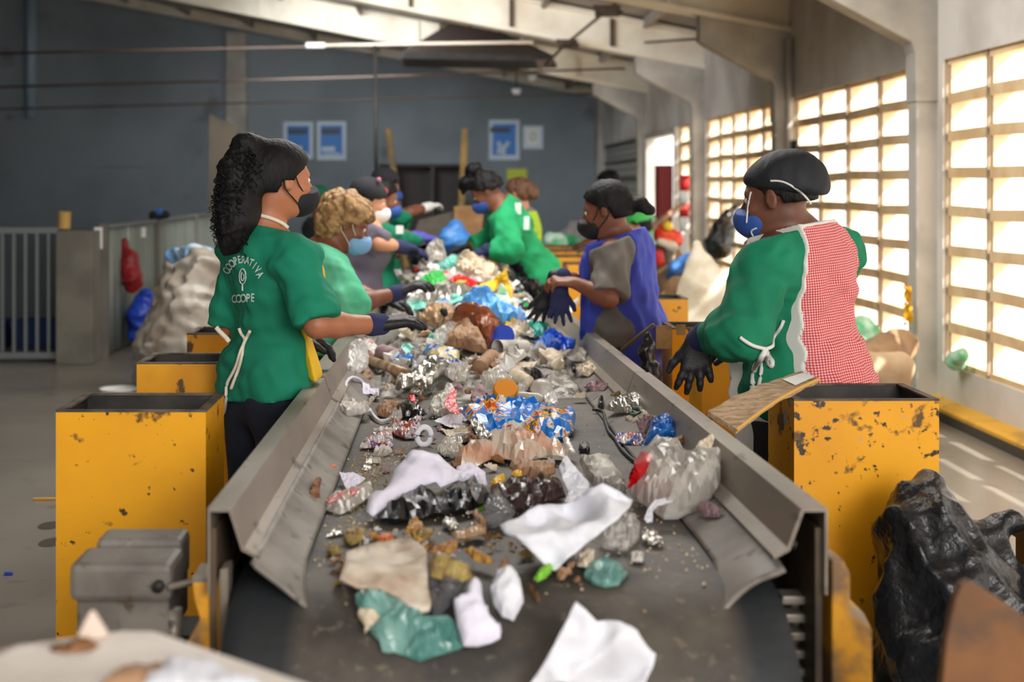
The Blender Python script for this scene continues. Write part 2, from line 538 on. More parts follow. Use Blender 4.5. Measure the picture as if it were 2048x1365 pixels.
# round lamps and junction fittings on the beams
for (px, py, Y, rr, lab) in ((1215, 22, 13.8, 0.13, 'dark rusty clamp fitting where the bracing rod meets the nearer beam'),
                             (1135, 88, 16.3, 0.12, 'dark rusty clamp fitting halfway down the bracing rod'),
                             (1092, 128, 17.3, 0.12, 'dark rusty clamp fitting at the lower end of the bracing rod')):
    c = P(px, py, Y)
    MBc = MB().box(c.x - rr, c.x + rr, c.y - 0.05, c.y + 0.05, c.z - rr * 0.45, c.z + rr * 0.45, None)
    MBc.tube([c + Vector((-rr * 1.2, 0, rr * .3)), c + Vector((rr * 1.2, 0, -rr * .2))], 0.035, 8)
    MBc.build('clamp_fitting', M['rust_joint'], br_, False, 0.01)
for (px, py, Y, lab) in ((1065, 150, 23.0, 'small round white lamp under the far beam, upper of two'), (1033, 178, 24.0, 'small round white lamp under the far beam, lower of two')):
    c = P(px, py, Y)
    e = empty('ceiling_lamp', c, lab, 'lamp')
    MB().tube([c + Vector((0, 0, .0)), c + Vector((0, 0, -.1))], 0.1, 14, 0.06).build('lamp_shade', M['white'], e, True)
    MB().tube([c + Vector((0, 0, .0)), c + Vector((0, 0, .35))], 0.015, 6).build('stem', M['rust_joint'], e)

# dark sheet-metal hood hanging under the roof
hd = empty('extraction_hood', P(960, 100, 18.0), 'dark brown sheet metal hood hanging under the roof beams', 'hood')
Yh = 18.0
a, b, c, d_ = P(803, 104, Yh), P(1110, 112, Yh), P(1075, 84, Yh), P(905, 50, Yh)
MB().prism([a, P(803, 117, Yh), P(1100, 122, Yh), b], (0, 1.3, 0)).build('rim', M['steel_dark'], hd)
hv = [a, b, b + Vector((0, 1.3, 0)), a + Vector((0, 1.3, 0))]
t0, t1 = P(900, 46, Yh + .35), P(1010, 66, Yh + .35)
tv = [t0, t1, t1 + Vector((0, .6, 0)), t0 + Vector((0, .6, 0))]
MB().add(hv + tv, [(0, 1, 5, 4), (1, 2, 6, 5), (2, 3, 7, 6), (3, 0, 4, 7), (4, 5, 6, 7)]).build('canopy', M['hood_brown'], hd)
for q in (P(940, 60, Yh + .6), P(1000, 72, Yh + .6)):
    MB().tube([q, q + Vector((0, 0, 1.2))], 0.02, 6).build('hanger', M['steel_dark'], hd)

# pale blue downpipe on the far left
rod('downpipe', [P(62, -22, 27.07), P(62, 236, 27.07)], 0.12, M['pipe_blue'], 'pale blue downpipe high on the far wall at the left', 'pipe')
# pipe on the second column
rod('drain_pipe', [Vector((3.29, 12.30, 2.9)), Vector((3.29, 12.30, 1.9)), Vector((3.29, 12.30, 0.0))], 0.035, M['column'], 'grey drain pipe running down beside the second column', 'pipe')
tag(MB().box(3.31, 3.335, 12.15, 12.3, 1.52, 1.93).build('wall_switch_box', M['black'], None, False, 0.01), 'slim black box fixed beside the drain pipe above the cap', 'switch box')
# ------------------------------------------------------------------ sorting conveyor
KS = -0.0212             # the belt falls slightly away from the camera
Y0 = 2.41
BXL, BXR = -0.39, 0.63   # belt edges
SXL, SXR = -0.27, 0.546  # where the rubber skirts touch the belt


def belt_z(y):
    return 0.749 + KS * (y - Y0)


def rail_z(y):
    return 0.901 + KS * (y - Y0)


cv = empty('sorting_conveyor', (0.14, 4.0, 0), 'long grey sorting conveyor with steel side rails heaped with litter', 'conveyor')


def dirty_belt():
    m, N, L, b = _mat('dirty_belt_rubber')
    tc = N.new('ShaderNodeTexCoord')
    nz = N.new('ShaderNodeTexNoise'); nz.inputs['Scale'].default_value = 5; nz.inputs['Detail'].default_value = 8
    L.new(tc.outputs['Object'], nz.inputs['Vector'])
    n2 = N.new('ShaderNodeTexNoise'); n2.inputs['Scale'].default_value = 42; n2.inputs['Detail'].default_value = 6
    L.new(tc.outputs['Object'], n2.inputs['Vector'])
    r1 = N.new('ShaderNodeValToRGB')
    r1.color_ramp.elements[0].position = 0.38; r1.color_ramp.elements[0].color = rgb((56, 52, 48))
    r1.color_ramp.elements[1].position = 0.66; r1.color_ramp.elements[1].color = rgb((96, 88, 79))
    L.new(nz.outputs['Fac'], r1.inputs['Fac'])
    mr = N.new('ShaderNodeMapRange'); mr.inputs['From Min'].default_value = 0.6; mr.inputs['From Max'].default_value = 0.72
    L.new(n2.outputs['Fac'], mr.inputs['Value'])
    mx = N.new('ShaderNodeMix'); mx.data_type = 'RGBA'
    L.new(mr.outputs['Result'], mx.inputs['Factor']); L.new(r1.outputs['Color'], mx.inputs['A'])
    mx.inputs['B'].default_value = rgb((110, 100, 86))
    # clean black rubber outside the skirts
    sx = N.new('ShaderNodeSeparateXYZ'); L.new(tc.outputs['Object'], sx.inputs['Vector'])
    ab = N.new('ShaderNodeMath'); ab.operation = 'SUBTRACT'; L.new(sx.outputs['X'], ab.inputs[0]); ab.inputs[1].default_value = 0.138
    aa = N.new('ShaderNodeMath'); aa.operation = 'ABSOLUTE'; L.new(ab.outputs[0], aa.inputs[0])
    m2 = N.new('ShaderNodeMapRange'); m2.inputs['From Min'].default_value = 0.385; m2.inputs['From Max'].default_value = 0.42
    L.new(aa.outputs[0], m2.inputs['Value'])
    mm = N.new('ShaderNodeMix'); mm.data_type = 'RGBA'
    L.new(m2.outputs['Result'], mm.inputs['Factor']); L.new(mx.outputs['Result'], mm.inputs['A']); mm.inputs['B'].default_value = rgb((36, 39, 42))
    L.new(mm.outputs['Result'], b.inputs['Base Color'])
    b.inputs['Roughness'].default_value = 0.62
    bp = N.new('ShaderNodeBump'); bp.inputs['Strength'].default_value = 0.35; bp.inputs['Distance'].default_value = 0.006
    L.new(n2.outputs['Fac'], bp.inputs['Height']); L.new(bp.outputs['Normal'], b.inputs['Normal'])
    return m


M['belt'] = dirty_belt()
R = 0.30
YD = 2.50               # drum axis


def belt_pt(s):
    """point on the belt's upper surface; s>=0 runs back along the top, s<0 runs down round the drum"""
    if s >= 0:
        return YD + s, belt_z(YD + s)
    th = -s / R
    return YD - R * math.sin(th), belt_z(YD) - R * (1 - math.cos(th))


ss = [-R * math.pi * (1 - k / 22) for k in range(22)] + [0.25 * k for k in range(int((9.6 - YD) / 0.25) + 1)]
vs, fs = [], []
nx = 24
for s in ss:
    y, z = belt_pt(s)
    for k in range(nx + 1):
        x = BXL + (BXR - BXL) * k / nx
        vs.append((x, y, z))
for i in range(len(ss) - 1):
    for k in range(nx):
        a = i * (nx + 1) + k
        fs.append((a, a + 1, a + nx + 2, a + nx + 1))
o = mesh_obj('belt', vs, fs, M['belt'], cv, True)
md = o.modifiers.new('thick', 'SOLIDIFY'); md.thickness = 0.012; md.offset = -1
MB().tube([(BXL + 0.01, YD, belt_z(YD) - R), (BXR - 0.01, YD, belt_z(YD) - R)], R - 0.014, 40).build('drum', M['rubber'], cv, True)
MB().tube([(BXL - 0.1, YD, belt_z(YD) - R), (BXR + 0.09, YD, belt_z(YD) - R)], 0.03, 14).build('axle', M['steel'], cv, True)


def rail(side, ya, yb, dx=0.0, dz=0.0, name='side_rail'):
    """inverted-U rail of bent sheet: outer wall, flat top, sloping inner wall and foot"""
    if side < 0:
        xo, xi, xb, xf = -0.433 - dx, -0.388, -0.365, -0.338
    else:
        xo, xi, xb, xf = 0.717 + dx, 0.668, 0.642, 0.617
    t = 0.005 * (1 if side < 0 else -1)
    prof = [(xo, -0.16), (xo, 0), (xi, 0), (xb, -0.072), (xf, -0.088), (xf, -0.094), (xb - t, -0.078), (xi - t, -0.006), (xo + t, -0.006), (xo + t, -0.16)]
    m = MB()
    vv = [Vector((x, ya, rail_z(ya) + z + dz)) for x, z in prof] + [Vector((x, yb, rail_z(yb) + z + dz)) for x, z in prof]
    n = len(prof)
    ff = [(i, (i + 1) % n, n + (i + 1) % n, n + i) for i in range(n)]
    # end caps as quads along the sheet
    for k in range(n // 2 - 1):
        ff.append((k, k + 1, n - 2 - k, n - 1 - k))
        ff.append((n + k, n + n - 1 - k, n + n - 2 - k, n + k + 1))
    return m.add(vv, ff).build(name, M['steel'], cv)


rail(-1, Y0, 4.33)
rail(-1, 4.345, 7.9, 0.012, 0.006)
rail(1, Y0, 4.48, 0.0)
rail(1, 4.49, 7.9, -0.008)
# dark inner filler bars seen in the open rail ends
MB().box(-0.425, -0.40, Y0 + 0.06, 9.0, 0.60, 0.72).build('frame_bar', M['steel_dark'], cv)
MB().box(0.69, 0.709, Y0 + 0.3, 9.0, 0.60, 0.72).build('frame_bar', M['steel_dark'], cv)
# bolts on the right rail
for (px, py) in ((1484, 1001), (1537, 1051), (1570, 1087), (1330, 840)):
    Y = Y0 * 1.0
    # point on the sloping inner wall
    t = (py - 427) / (1105 - 427)
    Yb = Y0 / max(t, 0.2)
    p = P(px, py, Yb)
    MB().tube([p + Vector((-0.012, 0, 0.006)), p + Vector((0.02, 0, -0.004))], 0.009, 6).build('bolt', M['steel_dark'], cv)

# rubber skirts: hang from the rail foot to the belt, curling over the drum at the near end
def skirt(side):
    vs, fs = [], []
    if side < 0:
        xa, xb = -0.35, SXL
    else:
        xa, xb = 0.63, SXR
    m = 10
    ys = [2.385, 2.40, 2.42, 2.46, 2.5, 2.6, 2.75, 3.0] + [3.0 + 0.3 * k for k in range(1, 21)]
    for i, y in enumerate(ys):
        yy = max(y, Y0)
        for k in range(m + 1):
            u = k / m
            x = xa + (xb - xa) * u
            za, zb = rail_z(y) - 0.085, belt_z(y) + 0.006
            z = za + (zb - za) * (u ** 0.75)
            w = 0.006 * math.sin(y * 9 + side) * math.sin(math.pi * u)
            if y < 2.62:
                f = (2.62 - y) / 0.24
                z -= (0.035 if side < 0 else 0.065) * f * f * (0.3 + 0.7 * u)
                x += (0.02 if side < 0 else -0.035) * f * f * u
                if side > 0:
                    x += -0.02 * f * u
                    z += 0.03 * math.sin(math.pi * u) * f
            vs.append((x, y, z + w))
    for i in range(len(ys) - 1):
        for k in range(m):
            a = i * (m + 1) + k
            fs.append((a, a + 1, a + m + 2, a + m + 1))
    o = mesh_obj('skirt', vs, fs, M['skirt'], cv, True)
    md = o.modifiers.new('thick', 'SOLIDIFY'); md.thickness = 0.008; md.offset = 1
    return o


skirt(-1)
skirt(1)

# side plates carrying the drum; yellow bearing brackets
def side_plate(x, sgn):
    poly = [(2.43, 0.86), (2.43, 0.12), (2.60, 0.12), (2.60, 0.52), (2.72, 0.60), (2.95, 0.66), (2.95, 0.74), (2.62, 0.74), (2.62, 0.86)]
    return MB().prism([(x, y, z) for y, z in poly], (0.012 * sgn, 0, 0)).build('side_plate', M['brown_steel'], cv)


side_plate(0.700, 1)
side_plate(-0.432, 1)
MB().box(-0.43, -0.40, 2.6, 9.0, 0.46, 0.58).build('frame_beam', M['steel_dark'], cv)
MB().box(0.66, 0.70, 2.98, 9.0, 0.46, 0.60).build('frame_beam', M['steel_dark'], cv)
for y in (3.3, 6.0, 8.8):
    for x in (-0.42, 0.66):
        MB().box(x, x + 0.05, y, y + 0.05, 0, 0.47).build('leg', M['steel_dark'], cv)
MB().box(-0.40, 0.66, 3.2, 8.9, 0.30, 0.33).build('belt_return', M['rubber'], cv)
Yb = 2.44
br = [P(x, y, Yb) for x, y in ((1664, 1122), (1686, 1120), (1701, 1150), (1701, 1205), (1728, 1228), (1745, 1262), (1745, 1420), (1664, 1420))]
MB().prism(br, (0, 0.09, 0)).build('bearing_bracket', M['yellow_rusty'], cv, bevel=0.004)
bl = [P(x, y, Yb) for x, y in ((384, 1166), (440, 1166), (440, 1420), (372, 1420), (372, 1290), (400, 1240), (388, 1200))]
MB().prism(bl, (0, 0.05, 0)).build('bearing_bracket', M['yellow_rusty'], cv, bevel=0.003)
MB().prism([P(384, 1166, Yb), P(440, 1166, Yb), P(455, 1136, Yb + 0.1), P(402, 1136, Yb + 0.1)], (0, 0, 0.008)).build('bracket_cap', M['steel'], cv)
MB().prism([P(440, 1140, Yb - .02), P(456, 1136, Yb - .02), P(456, 1400, Yb - .02), P(440, 1400, Yb - .02)], (0, 0.05, 0)).build('drum_guard', M['steel'], cv)
# tensioning stack by the drum's right end
for k in range(5):
    c = P(1580, 1196 + 36 * k, 2.52)
    MB().box(c.x - 0.02, c.x + 0.025, c.y - 0.02, c.y + 0.03, c.z - 0.008, c.z + 0.008).build('tension_lug', M['steel'], cv, bevel=0.003)
tr = [P(1592, 1190, 2.55), P(1592, 1400, 2.55)]
MB().tube(tr, 0.012, 8).build('tension_rod', M['steel'], cv)

# gear motor on the left flank
mx0, mx1, my0, my1 = -0.728, -0.526, 2.54, 2.757
MB().box(mx0, mx1, my0, my0 + 0.13, 0.684, 0.76).build('motor_housing', M['motor'], cv, bevel=0.014)
MB().box(mx0 + 0.02, mx1 - 0.005, my0 + 0.125, my1, 0.684, 0.775).build('motor_end', M['motor'], cv, bevel=0.012)
MB().box(mx0 + 0.01, mx1 - 0.01, my0 + 0.02, my1, 0.60, 0.686).build('motor_foot', M['motor'], cv, bevel=0.006)
MB().tube([(mx1 - 0.005, my0 + 0.04, 0.66), (mx1 - 0.005, my0 + 0.04, 0.55)], 0.018, 16).build('motor_shaft', M['steel'], cv, True)
c = P(318, 1172, my0)
MB().tube([c + Vector((0, -.012, 0)), c + Vector((0, .03, 0))], 0.012, 12).build('bolt', M['steel_dark'], cv, True)
MB().tube([c + Vector((0.02, -.01, 0)), c + Vector((0.11, .02, 0.012))], 0.007, 8).build('tension_rod', M['steel'], cv, True)
MB().box(-0.70, -0.44, 2.6, 2.72, 0.42, 0.60).build('motor_bracket', M['steel_dark'], cv)

# ------------------------------------------------------------------ yellow steel bins
def bin_thing(x0, x1, y0, y1, zt, label, m, group='yellow steel sorting bins', taper=0.0, zb=0.0):
    e = empty('sorting_bin', ((x0 + x1) / 2, (y0 + y1) / 2, 0), label, 'bin', group)
    t = 0.006
    b = MB()
    b.box(x0, x1, y0, y0 + t, zb, zt).box(x0, x1, y1 - t, y1, zb, zt)
    b.box(x0, x0 + t, y0 + t, y1 - t, zb, zt).box(x1 - t, x1, y0 + t, y1 - t, zb, zt)
    b.box(x0 + t, x1 - t, y0 + t, y1 - t, zb, zb + t)
    b.build('body', m, e)
    r = 0.022
    rim = MB()
    rim.box(x0 - 0.001, x1 + 0.001, y0 - 0.001, y0 + 0.012, zt, zt + 0.006).box(x0 - 0.001, x1 + 0.001, y1 - 0.012, y1, zt, zt + 0.006)
    rim.box(x0 - 0.001, x0 + r, y0 + 0.012, y1 - 0.012, zt, zt + 0.006).box(x1 - r, x1 + 0.001, y0 + 0.012, y1 - 0.012, zt, zt + 0.006)
    rim.build('rim', M['bin_rim'], e)
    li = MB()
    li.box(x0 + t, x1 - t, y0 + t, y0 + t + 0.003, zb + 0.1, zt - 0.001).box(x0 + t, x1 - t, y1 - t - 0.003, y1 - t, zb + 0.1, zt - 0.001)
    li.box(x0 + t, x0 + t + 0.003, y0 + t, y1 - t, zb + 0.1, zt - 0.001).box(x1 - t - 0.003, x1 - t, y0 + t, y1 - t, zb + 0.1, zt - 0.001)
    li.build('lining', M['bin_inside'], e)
    return e


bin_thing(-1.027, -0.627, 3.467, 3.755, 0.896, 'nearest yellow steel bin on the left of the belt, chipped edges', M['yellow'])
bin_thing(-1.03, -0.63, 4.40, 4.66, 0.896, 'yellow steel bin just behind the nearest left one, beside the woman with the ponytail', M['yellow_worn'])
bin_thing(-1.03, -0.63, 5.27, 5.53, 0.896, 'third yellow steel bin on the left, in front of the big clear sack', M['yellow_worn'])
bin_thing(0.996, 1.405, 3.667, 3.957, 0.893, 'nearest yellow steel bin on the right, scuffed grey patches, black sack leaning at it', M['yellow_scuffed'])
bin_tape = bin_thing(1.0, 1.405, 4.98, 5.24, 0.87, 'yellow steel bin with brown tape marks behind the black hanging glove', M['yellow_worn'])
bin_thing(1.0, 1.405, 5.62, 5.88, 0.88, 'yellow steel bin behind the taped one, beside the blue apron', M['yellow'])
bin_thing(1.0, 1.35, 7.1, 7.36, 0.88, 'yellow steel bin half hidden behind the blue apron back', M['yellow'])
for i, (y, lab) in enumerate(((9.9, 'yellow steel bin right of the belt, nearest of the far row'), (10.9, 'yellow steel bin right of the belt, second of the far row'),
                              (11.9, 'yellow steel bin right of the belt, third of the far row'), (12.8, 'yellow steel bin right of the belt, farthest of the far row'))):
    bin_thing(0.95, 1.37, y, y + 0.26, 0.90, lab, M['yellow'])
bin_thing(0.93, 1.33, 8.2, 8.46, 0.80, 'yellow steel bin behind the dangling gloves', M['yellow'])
tape = MB()
for (x0, y0, x1, y1) in ((1312, 652, 1343, 698), (1352, 650, 1371, 671)):
    a, b = P(x0, y1, 4.978), P(x1, y0, 4.978)
    tape.box(a.x, b.x, 4.976, 4.9795, a.z, b.z)
tape.build('tape_patch', mat('brown_tape', (176, 138, 84), 0.6, c2=(150, 110, 60), scale=20), bin_tape)
# ------------------------------------------------------------------ implicit surfaces for bodies, clothes and bags
def A3(v):
    return np.array(tuple(v), dtype=np.float32)


class SD:
    """smooth union / subtraction of tapered capsules and ellipsoids"""

    def __init__(self):
        self.p = []
        self.mods = []

    def cone(self, a, b, ra, rb, k=0.03, clip=None, sub=False):
        self.p.append(('c', A3(a), A3(b), ra, rb, k, clip, sub))
        return self

    def chain(self, pts, rs, k=0.03):
        for i in range(len(pts) - 1):
            self.cone(pts[i], pts[i + 1], rs[i], rs[i + 1], k)
        return self

    def ell(self, c, r, Rm=None, k=0.03, clip=None, sub=False):
        self.p.append(('e', A3(c), np.array(r, dtype=np.float32), Rm, None, k, clip, sub))
        return self

    def mod(self, f):
        self.mods.append(f)
        return self

    def __call__(self, X):
        d = None
        for kind, a, b, c, e, k, clip, sub in self.p:
            if kind == 'c':
                ba = b - a
                q = X - a
                t = np.clip((q @ ba) / max(float(ba @ ba), 1e-9), 0, 1)
                v = np.linalg.norm(q - t[:, None] * ba, axis=1) - (c + t * (e - c))
            else:
                q = X - a
                if c is not None:
                    q = q @ c
                k0 = np.linalg.norm(q / b, axis=1)
                k1 = np.linalg.norm(q / (b * b), axis=1)
                v = k0 * (k0 - 1) / np.maximum(k1, 1e-6)
            if clip is not None:
                for pt, nr in clip:
                    v = np.maximum(v, (X - A3(pt)) @ A3(nr))
            if d is None:
                d = v
            elif sub:
                h = np.maximum(k - np.abs(d + v), 0) / k
                d = np.maximum(d, -v) + h * h * k * 0.25
            else:
                h = np.maximum(k - np.abs(d - v), 0) / k
                d = np.minimum(d, v) - h * h * k * 0.25
        for f in self.mods:
            d = f(X, d)
        return d


def frame(f, u):
    """columns forward, left, up"""
    f, u = Vector(f).normalized(), Vector(u)
    l = u.cross(f).normalized()
    u = f.cross(l).normalized()
    return np.array([[f[i], l[i], u[i]] for i in range(3)], dtype=np.float32)


def waves(X, amp, freq, seed=0):
    r = np.random.RandomState(seed)
    out = np.zeros(len(X), dtype=np.float32)
    for i in range(4):
        k1 = r.normal(size=3).astype(np.float32)
        k1 *= freq * (1 + 0.5 * i) / np.linalg.norm(k1)
        k2 = r.normal(size=3).astype(np.float32)
        k2 *= freq * 0.7 / np.linalg.norm(k2)
        out += np.sin(X @ k1 + 1.7 * np.sin(X @ k2 + i) + 6.28 * r.rand()) / (1 + 0.4 * i)
    return out * amp / 2.2


def sdf_mesh(fn, lo, hi, res):
    lo, hi = np.array(lo, dtype=np.float32), np.array(hi, dtype=np.float32)
    B = 8
    nb = np.maximum(1, np.ceil((hi - lo) / (res * B)).astype(int))
    n = nb * B
    bi = np.stack(np.meshgrid(*[np.arange(m) for m in nb], indexing='ij'), -1).reshape(-1, 3)
    cen = lo + (bi * B + (B - 1) / 2) * res
    dc = fn(cen.astype(np.float32))
    keep = np.abs(dc) < res * B * 1.15
    D = np.where(dc > 0, 1.0, -1.0).astype(np.float32).reshape(nb)
    D = D.repeat(B, 0).repeat(B, 1).repeat(B, 2)
    off = np.stack(np.meshgrid(*[np.arange(B)] * 3, indexing='ij'), -1).reshape(-1, 3)
    kb = bi[keep]
    if len(kb):
        idx = (kb[:, None, :] * B + off[None]).reshape(-1, 3)
        X = (lo + idx * res).astype(np.float32)
        vals = np.empty(len(X), dtype=np.float32)
        for s in range(0, len(X), 400000):
            vals[s:s + 400000] = fn(X[s:s + 400000])
        D[idx[:, 0], idx[:, 1], idx[:, 2]] = vals
    # keep the border outside
    for ax in range(3):
        sl = [slice(None)] * 3
        for e in (0, -1):
            sl[ax] = e
            D[tuple(sl)] = np.maximum(D[tuple(sl)], 0.01)
    neg = D < 0
    cs = [(i, j, k) for i in (0, 1) for j in (0, 1) for k in (0, 1)]
    sh = tuple(m - 1 for m in n)
    cnt = np.zeros(sh, dtype=np.int8)
    for i, j, k in cs:
        cnt += neg[i:i + sh[0], j:j + sh[1], k:k + sh[2]]
    act = np.argwhere((cnt > 0) & (cnt < 8))
    if not len(act):
        return np.zeros((0, 3)), np.zeros((0, 4), dtype=int)
    cv_ = np.stack([D[act[:, 0] + i, act[:, 1] + j, act[:, 2] + k] for i, j, k in cs], 1)
    acc = np.zeros((len(act), 3), dtype=np.float32)
    num = np.zeros(len(act), dtype=np.float32)
    for a in range(8):
        for b in range(a + 1, 8):
            da = np.array(cs[b]) - np.array(cs[a])
            if np.abs(da).sum() != 1:
                continue
            va, vb = cv_[:, a], cv_[:, b]
            m = (va < 0) != (vb < 0)
            t = np.where(m, va / np.where(m, va - vb, 1), 0)
            acc += np.where(m[:, None], np.array(cs[a]) + t[:, None] * da, 0)
            num += m
    vid = -np.ones(sh, dtype=np.int64)
    vid[act[:, 0], act[:, 1], act[:, 2]] = np.arange(len(act))
    V = lo + (act + acc / num[:, None]) * res
    F = []
    for ax in range(3):
        o1, o2 = [(1, 2), (2, 0), (0, 1)][ax]
        sa, sb = [slice(0, m) for m in n], [slice(0, m) for m in n]
        sa[ax], sb[ax] = slice(0, n[ax] - 1), slice(1, n[ax])
        A, Bm = neg[tuple(sa)], neg[tuple(sb)]
        E = np.argwhere(A != Bm)
        E = E[(E[:, o1] > 0) & (E[:, o2] > 0) & (E[:, o1] < sh[o1]) & (E[:, o2] < sh[o2])]
        if not len(E):
            continue
        q = []
        for d1, d2 in ((1, 1), (0, 1), (0, 0), (1, 0)):
            c = E.copy()
            c[:, o1] -= d1
            c[:, o2] -= d2
            q.append(vid[c[:, 0], c[:, 1], c[:, 2]])
        q = np.stack(q, 1)
        flip = ~A[E[:, 0], E[:, 1], E[:, 2]]
        q[flip] = q[flip][:, ::-1]
        F.append(q[(q >= 0).all(1)])
    return V, np.concatenate(F)


def sdf_obj(name, fn, lo, hi, res, m, parent=None, uvf=None, keep=None):
    V, F = sdf_mesh(fn, lo, hi, res)
    if keep is not None and len(F):
        ok = keep(V)
        F = F[ok[F].all(1)]
        used = np.unique(F)
        rm = -np.ones(len(V), dtype=int)
        rm[used] = np.arange(len(used))
        V, F = V[used], rm[F]
    uvs = uvf(V) if uvf is not None else None
    me = bpy.data.meshes.new(name)
    me.vertices.add(len(V))
    me.vertices.foreach_set('co', V.astype(np.float32).ravel())
    me.loops.add(len(F) * 4)
    me.loops.foreach_set('vertex_index', F.astype(np.int32).ravel())
    me.polygons.add(len(F))
    me.polygons.foreach_set('loop_start', np.arange(len(F), dtype=np.int32) * 4)
    me.polygons.foreach_set('use_smooth', [True] * len(F))
    me.update(calc_edges=True)
    me.validate()
    me.materials.append(m)
    if uvs is not None and len(me.loops):
        ul = me.uv_layers.new(name='UVMap')
        li = np.zeros(len(me.loops), dtype=np.int32)
        me.loops.foreach_get('vertex_index', li)
        ul.data.foreach_set('uv', np.asarray(uvs, dtype=np.float32)[li].ravel())
    o = bpy.data.objects.new(name, me)
    COL.objects.link(o)
    if parent is not None:
        o.parent = parent
        t = Vector((0, 0, 0))
        p = parent
        while p is not None:
            t -= p.location
            p = p.parent
        o.location = t if parent.type == 'EMPTY' else Vector((0, 0, 0))
    return o


def bvh_of(objs):
    """surface in world coordinates of meshes whose vertices are world coordinates"""
    vs, fs = [], []
    for o in objs:
        b = len(vs)
        vs += [v.co.copy() for v in o.data.vertices]
        fs += [tuple(i + b for i in p.vertices) for p in o.data.polygons]
    return BVHTree.FromPolygons(vs, fs)


EYE = Vector((0, 0, HC))


def on(bvh, px, py, lift=0.004, Yd=4.0):
    d = (P(px, py, 1.0) - EYE).normalized()
    h = bvh.ray_cast(EYE, d)
    if h[0] is None:
        return P(px, py, Yd)
    n = h[1] if h[1].dot(d) < 0 else -h[1]
    return h[0] + n * lift


def smooth_path(pts, n=6):
    """Catmull-Rom through the points"""
    out = []
    pts = [Vector(p) for p in pts]
    q = [pts[0] * 2 - pts[1]] + pts + [pts[-1] * 2 - pts[-2]]
    for i in range(1, len(q) - 2):
        for k in range(n):
            t = k / n
            a, b, c, d = q[i - 1], q[i], q[i + 1], q[i + 2]
            out.append(0.5 * ((2 * b) + (c - a) * t + (2 * a - 5 * b + 4 * c - d) * t * t + (3 * b - a - 3 * c + d) * t ** 3))
    out.append(pts[-1])
    return out
# ------------------------------------------------------------------ people
def skin(name, c, c2):
    m = mat(name, c, 0.5, c2=c2, scale=7, lo=0.35, hi=0.7, sss=0.12)
    return m


M['skin_tan'] = skin('tan_skin', (190, 124, 88), (168, 106, 74))
M['skin_brown'] = skin('brown_skin', (136, 82, 58), (112, 66, 46))
M['skin_dark'] = skin('dark_brown_skin', (120, 74, 54), (98, 60, 44))
M['skin_fair'] = skin('fair_skin', (205, 150, 118), (190, 132, 100))
M['hair_black'] = mat('black_hair', (13, 12, 14), 0.6, spec=0.25, c2=(22, 20, 20), scale=30, stretch=(1, 1, .3), bump=0.5, bscale=90)
M['hair_brown'] = mat('brown_hair', (122, 84, 56), 0.6, c2=(80, 54, 38), scale=40, bump=0.5, bscale=70)
M['hair_blond'] = mat('blond_hair', (178, 140, 90), 0.6, c2=(122, 90, 54), scale=26, lo=0.4, hi=0.6, bump=0.6, bscale=60)
M['tee_green'] = mat('green_tee_cloth', (6, 128, 98), 0.85, c2=(4, 118, 90), scale=4, bump=0.08, bscale=160)
M['sweat_green'] = mat('green_sweat_cloth', (4, 126, 90), 0.85, c2=(3, 112, 80), scale=4, bump=0.1, bscale=160)
M['mint_green'] = mat('mint_green_cloth', (96, 190, 150), 0.85, c2=(66, 170, 126), scale=6, bump=0.1, bscale=160)
M['leaf_green'] = mat('bright_green_cloth', (24, 158, 98), 0.85, c2=(18, 140, 84), scale=5)
M['denim'] = mat('dark_denim', (22, 30, 48), 0.85, c2=(16, 22, 36), scale=9, bump=0.15, bscale=220)
M['grey_tee'] = mat('grey_tee_cloth', (112, 106, 100), 0.75, c2=(98, 93, 88), scale=5)
M['grey_mauve'] = mat('mauve_grey_cloth', (108, 100, 116), 0.85)
M['blue_apron'] = mat('royal_blue_apron_cloth', (62, 76, 190), 0.7, c2=(54, 66, 172), scale=5)
M['brown_trouser'] = mat('brown_trouser_cloth', (62, 50, 40), 0.9)
M['grey_trouser'] = mat('grey_trouser_cloth', (132, 126, 128), 0.9)
M['dark_cloth'] = mat('dark_cloth', (38, 38, 44), 0.9)
M['mask_black'] = mat('black_mask_cloth', (22, 23, 26), 0.75)
M['mask_blue'] = mat('blue_respirator', (44, 82, 160), 0.7, bump=0.1, bscale=90)
M['mask_pale'] = mat('pale_blue_mask', (126, 172, 216), 0.7)
M['elastic'] = mat('white_elastic', (222, 220, 214), 0.8)
M['cord'] = mat('cream_cord', (226, 216, 196), 0.9)
M['cap_black'] = mat('black_cap_cloth', (20, 24, 30), 0.72, c2=(26, 30, 36), scale=8, bump=0.2, bscale=130)
M['glove_navy'] = mat('navy_knit_glove', (42, 46, 88), 0.9, bump=0.3, bscale=260)
M['glove_black'] = mat('black_latex_glove', (20, 20, 23), 0.55, bump=0.25, bscale=180)
M['apron_yellow'] = mat('yellow_apron_cloth', (236, 186, 30), 0.7)
M['eye_white'] = mat('eye_white', (225, 220, 214), 0.2)
M['iris'] = mat('dark_iris', (34, 22, 16), 0.15)
M['print_white'] = mat('white_print', (196, 216, 206), 0.8)
M['hi_vis'] = mat('hi_vis_yellow', (186, 220, 60), 0.8)


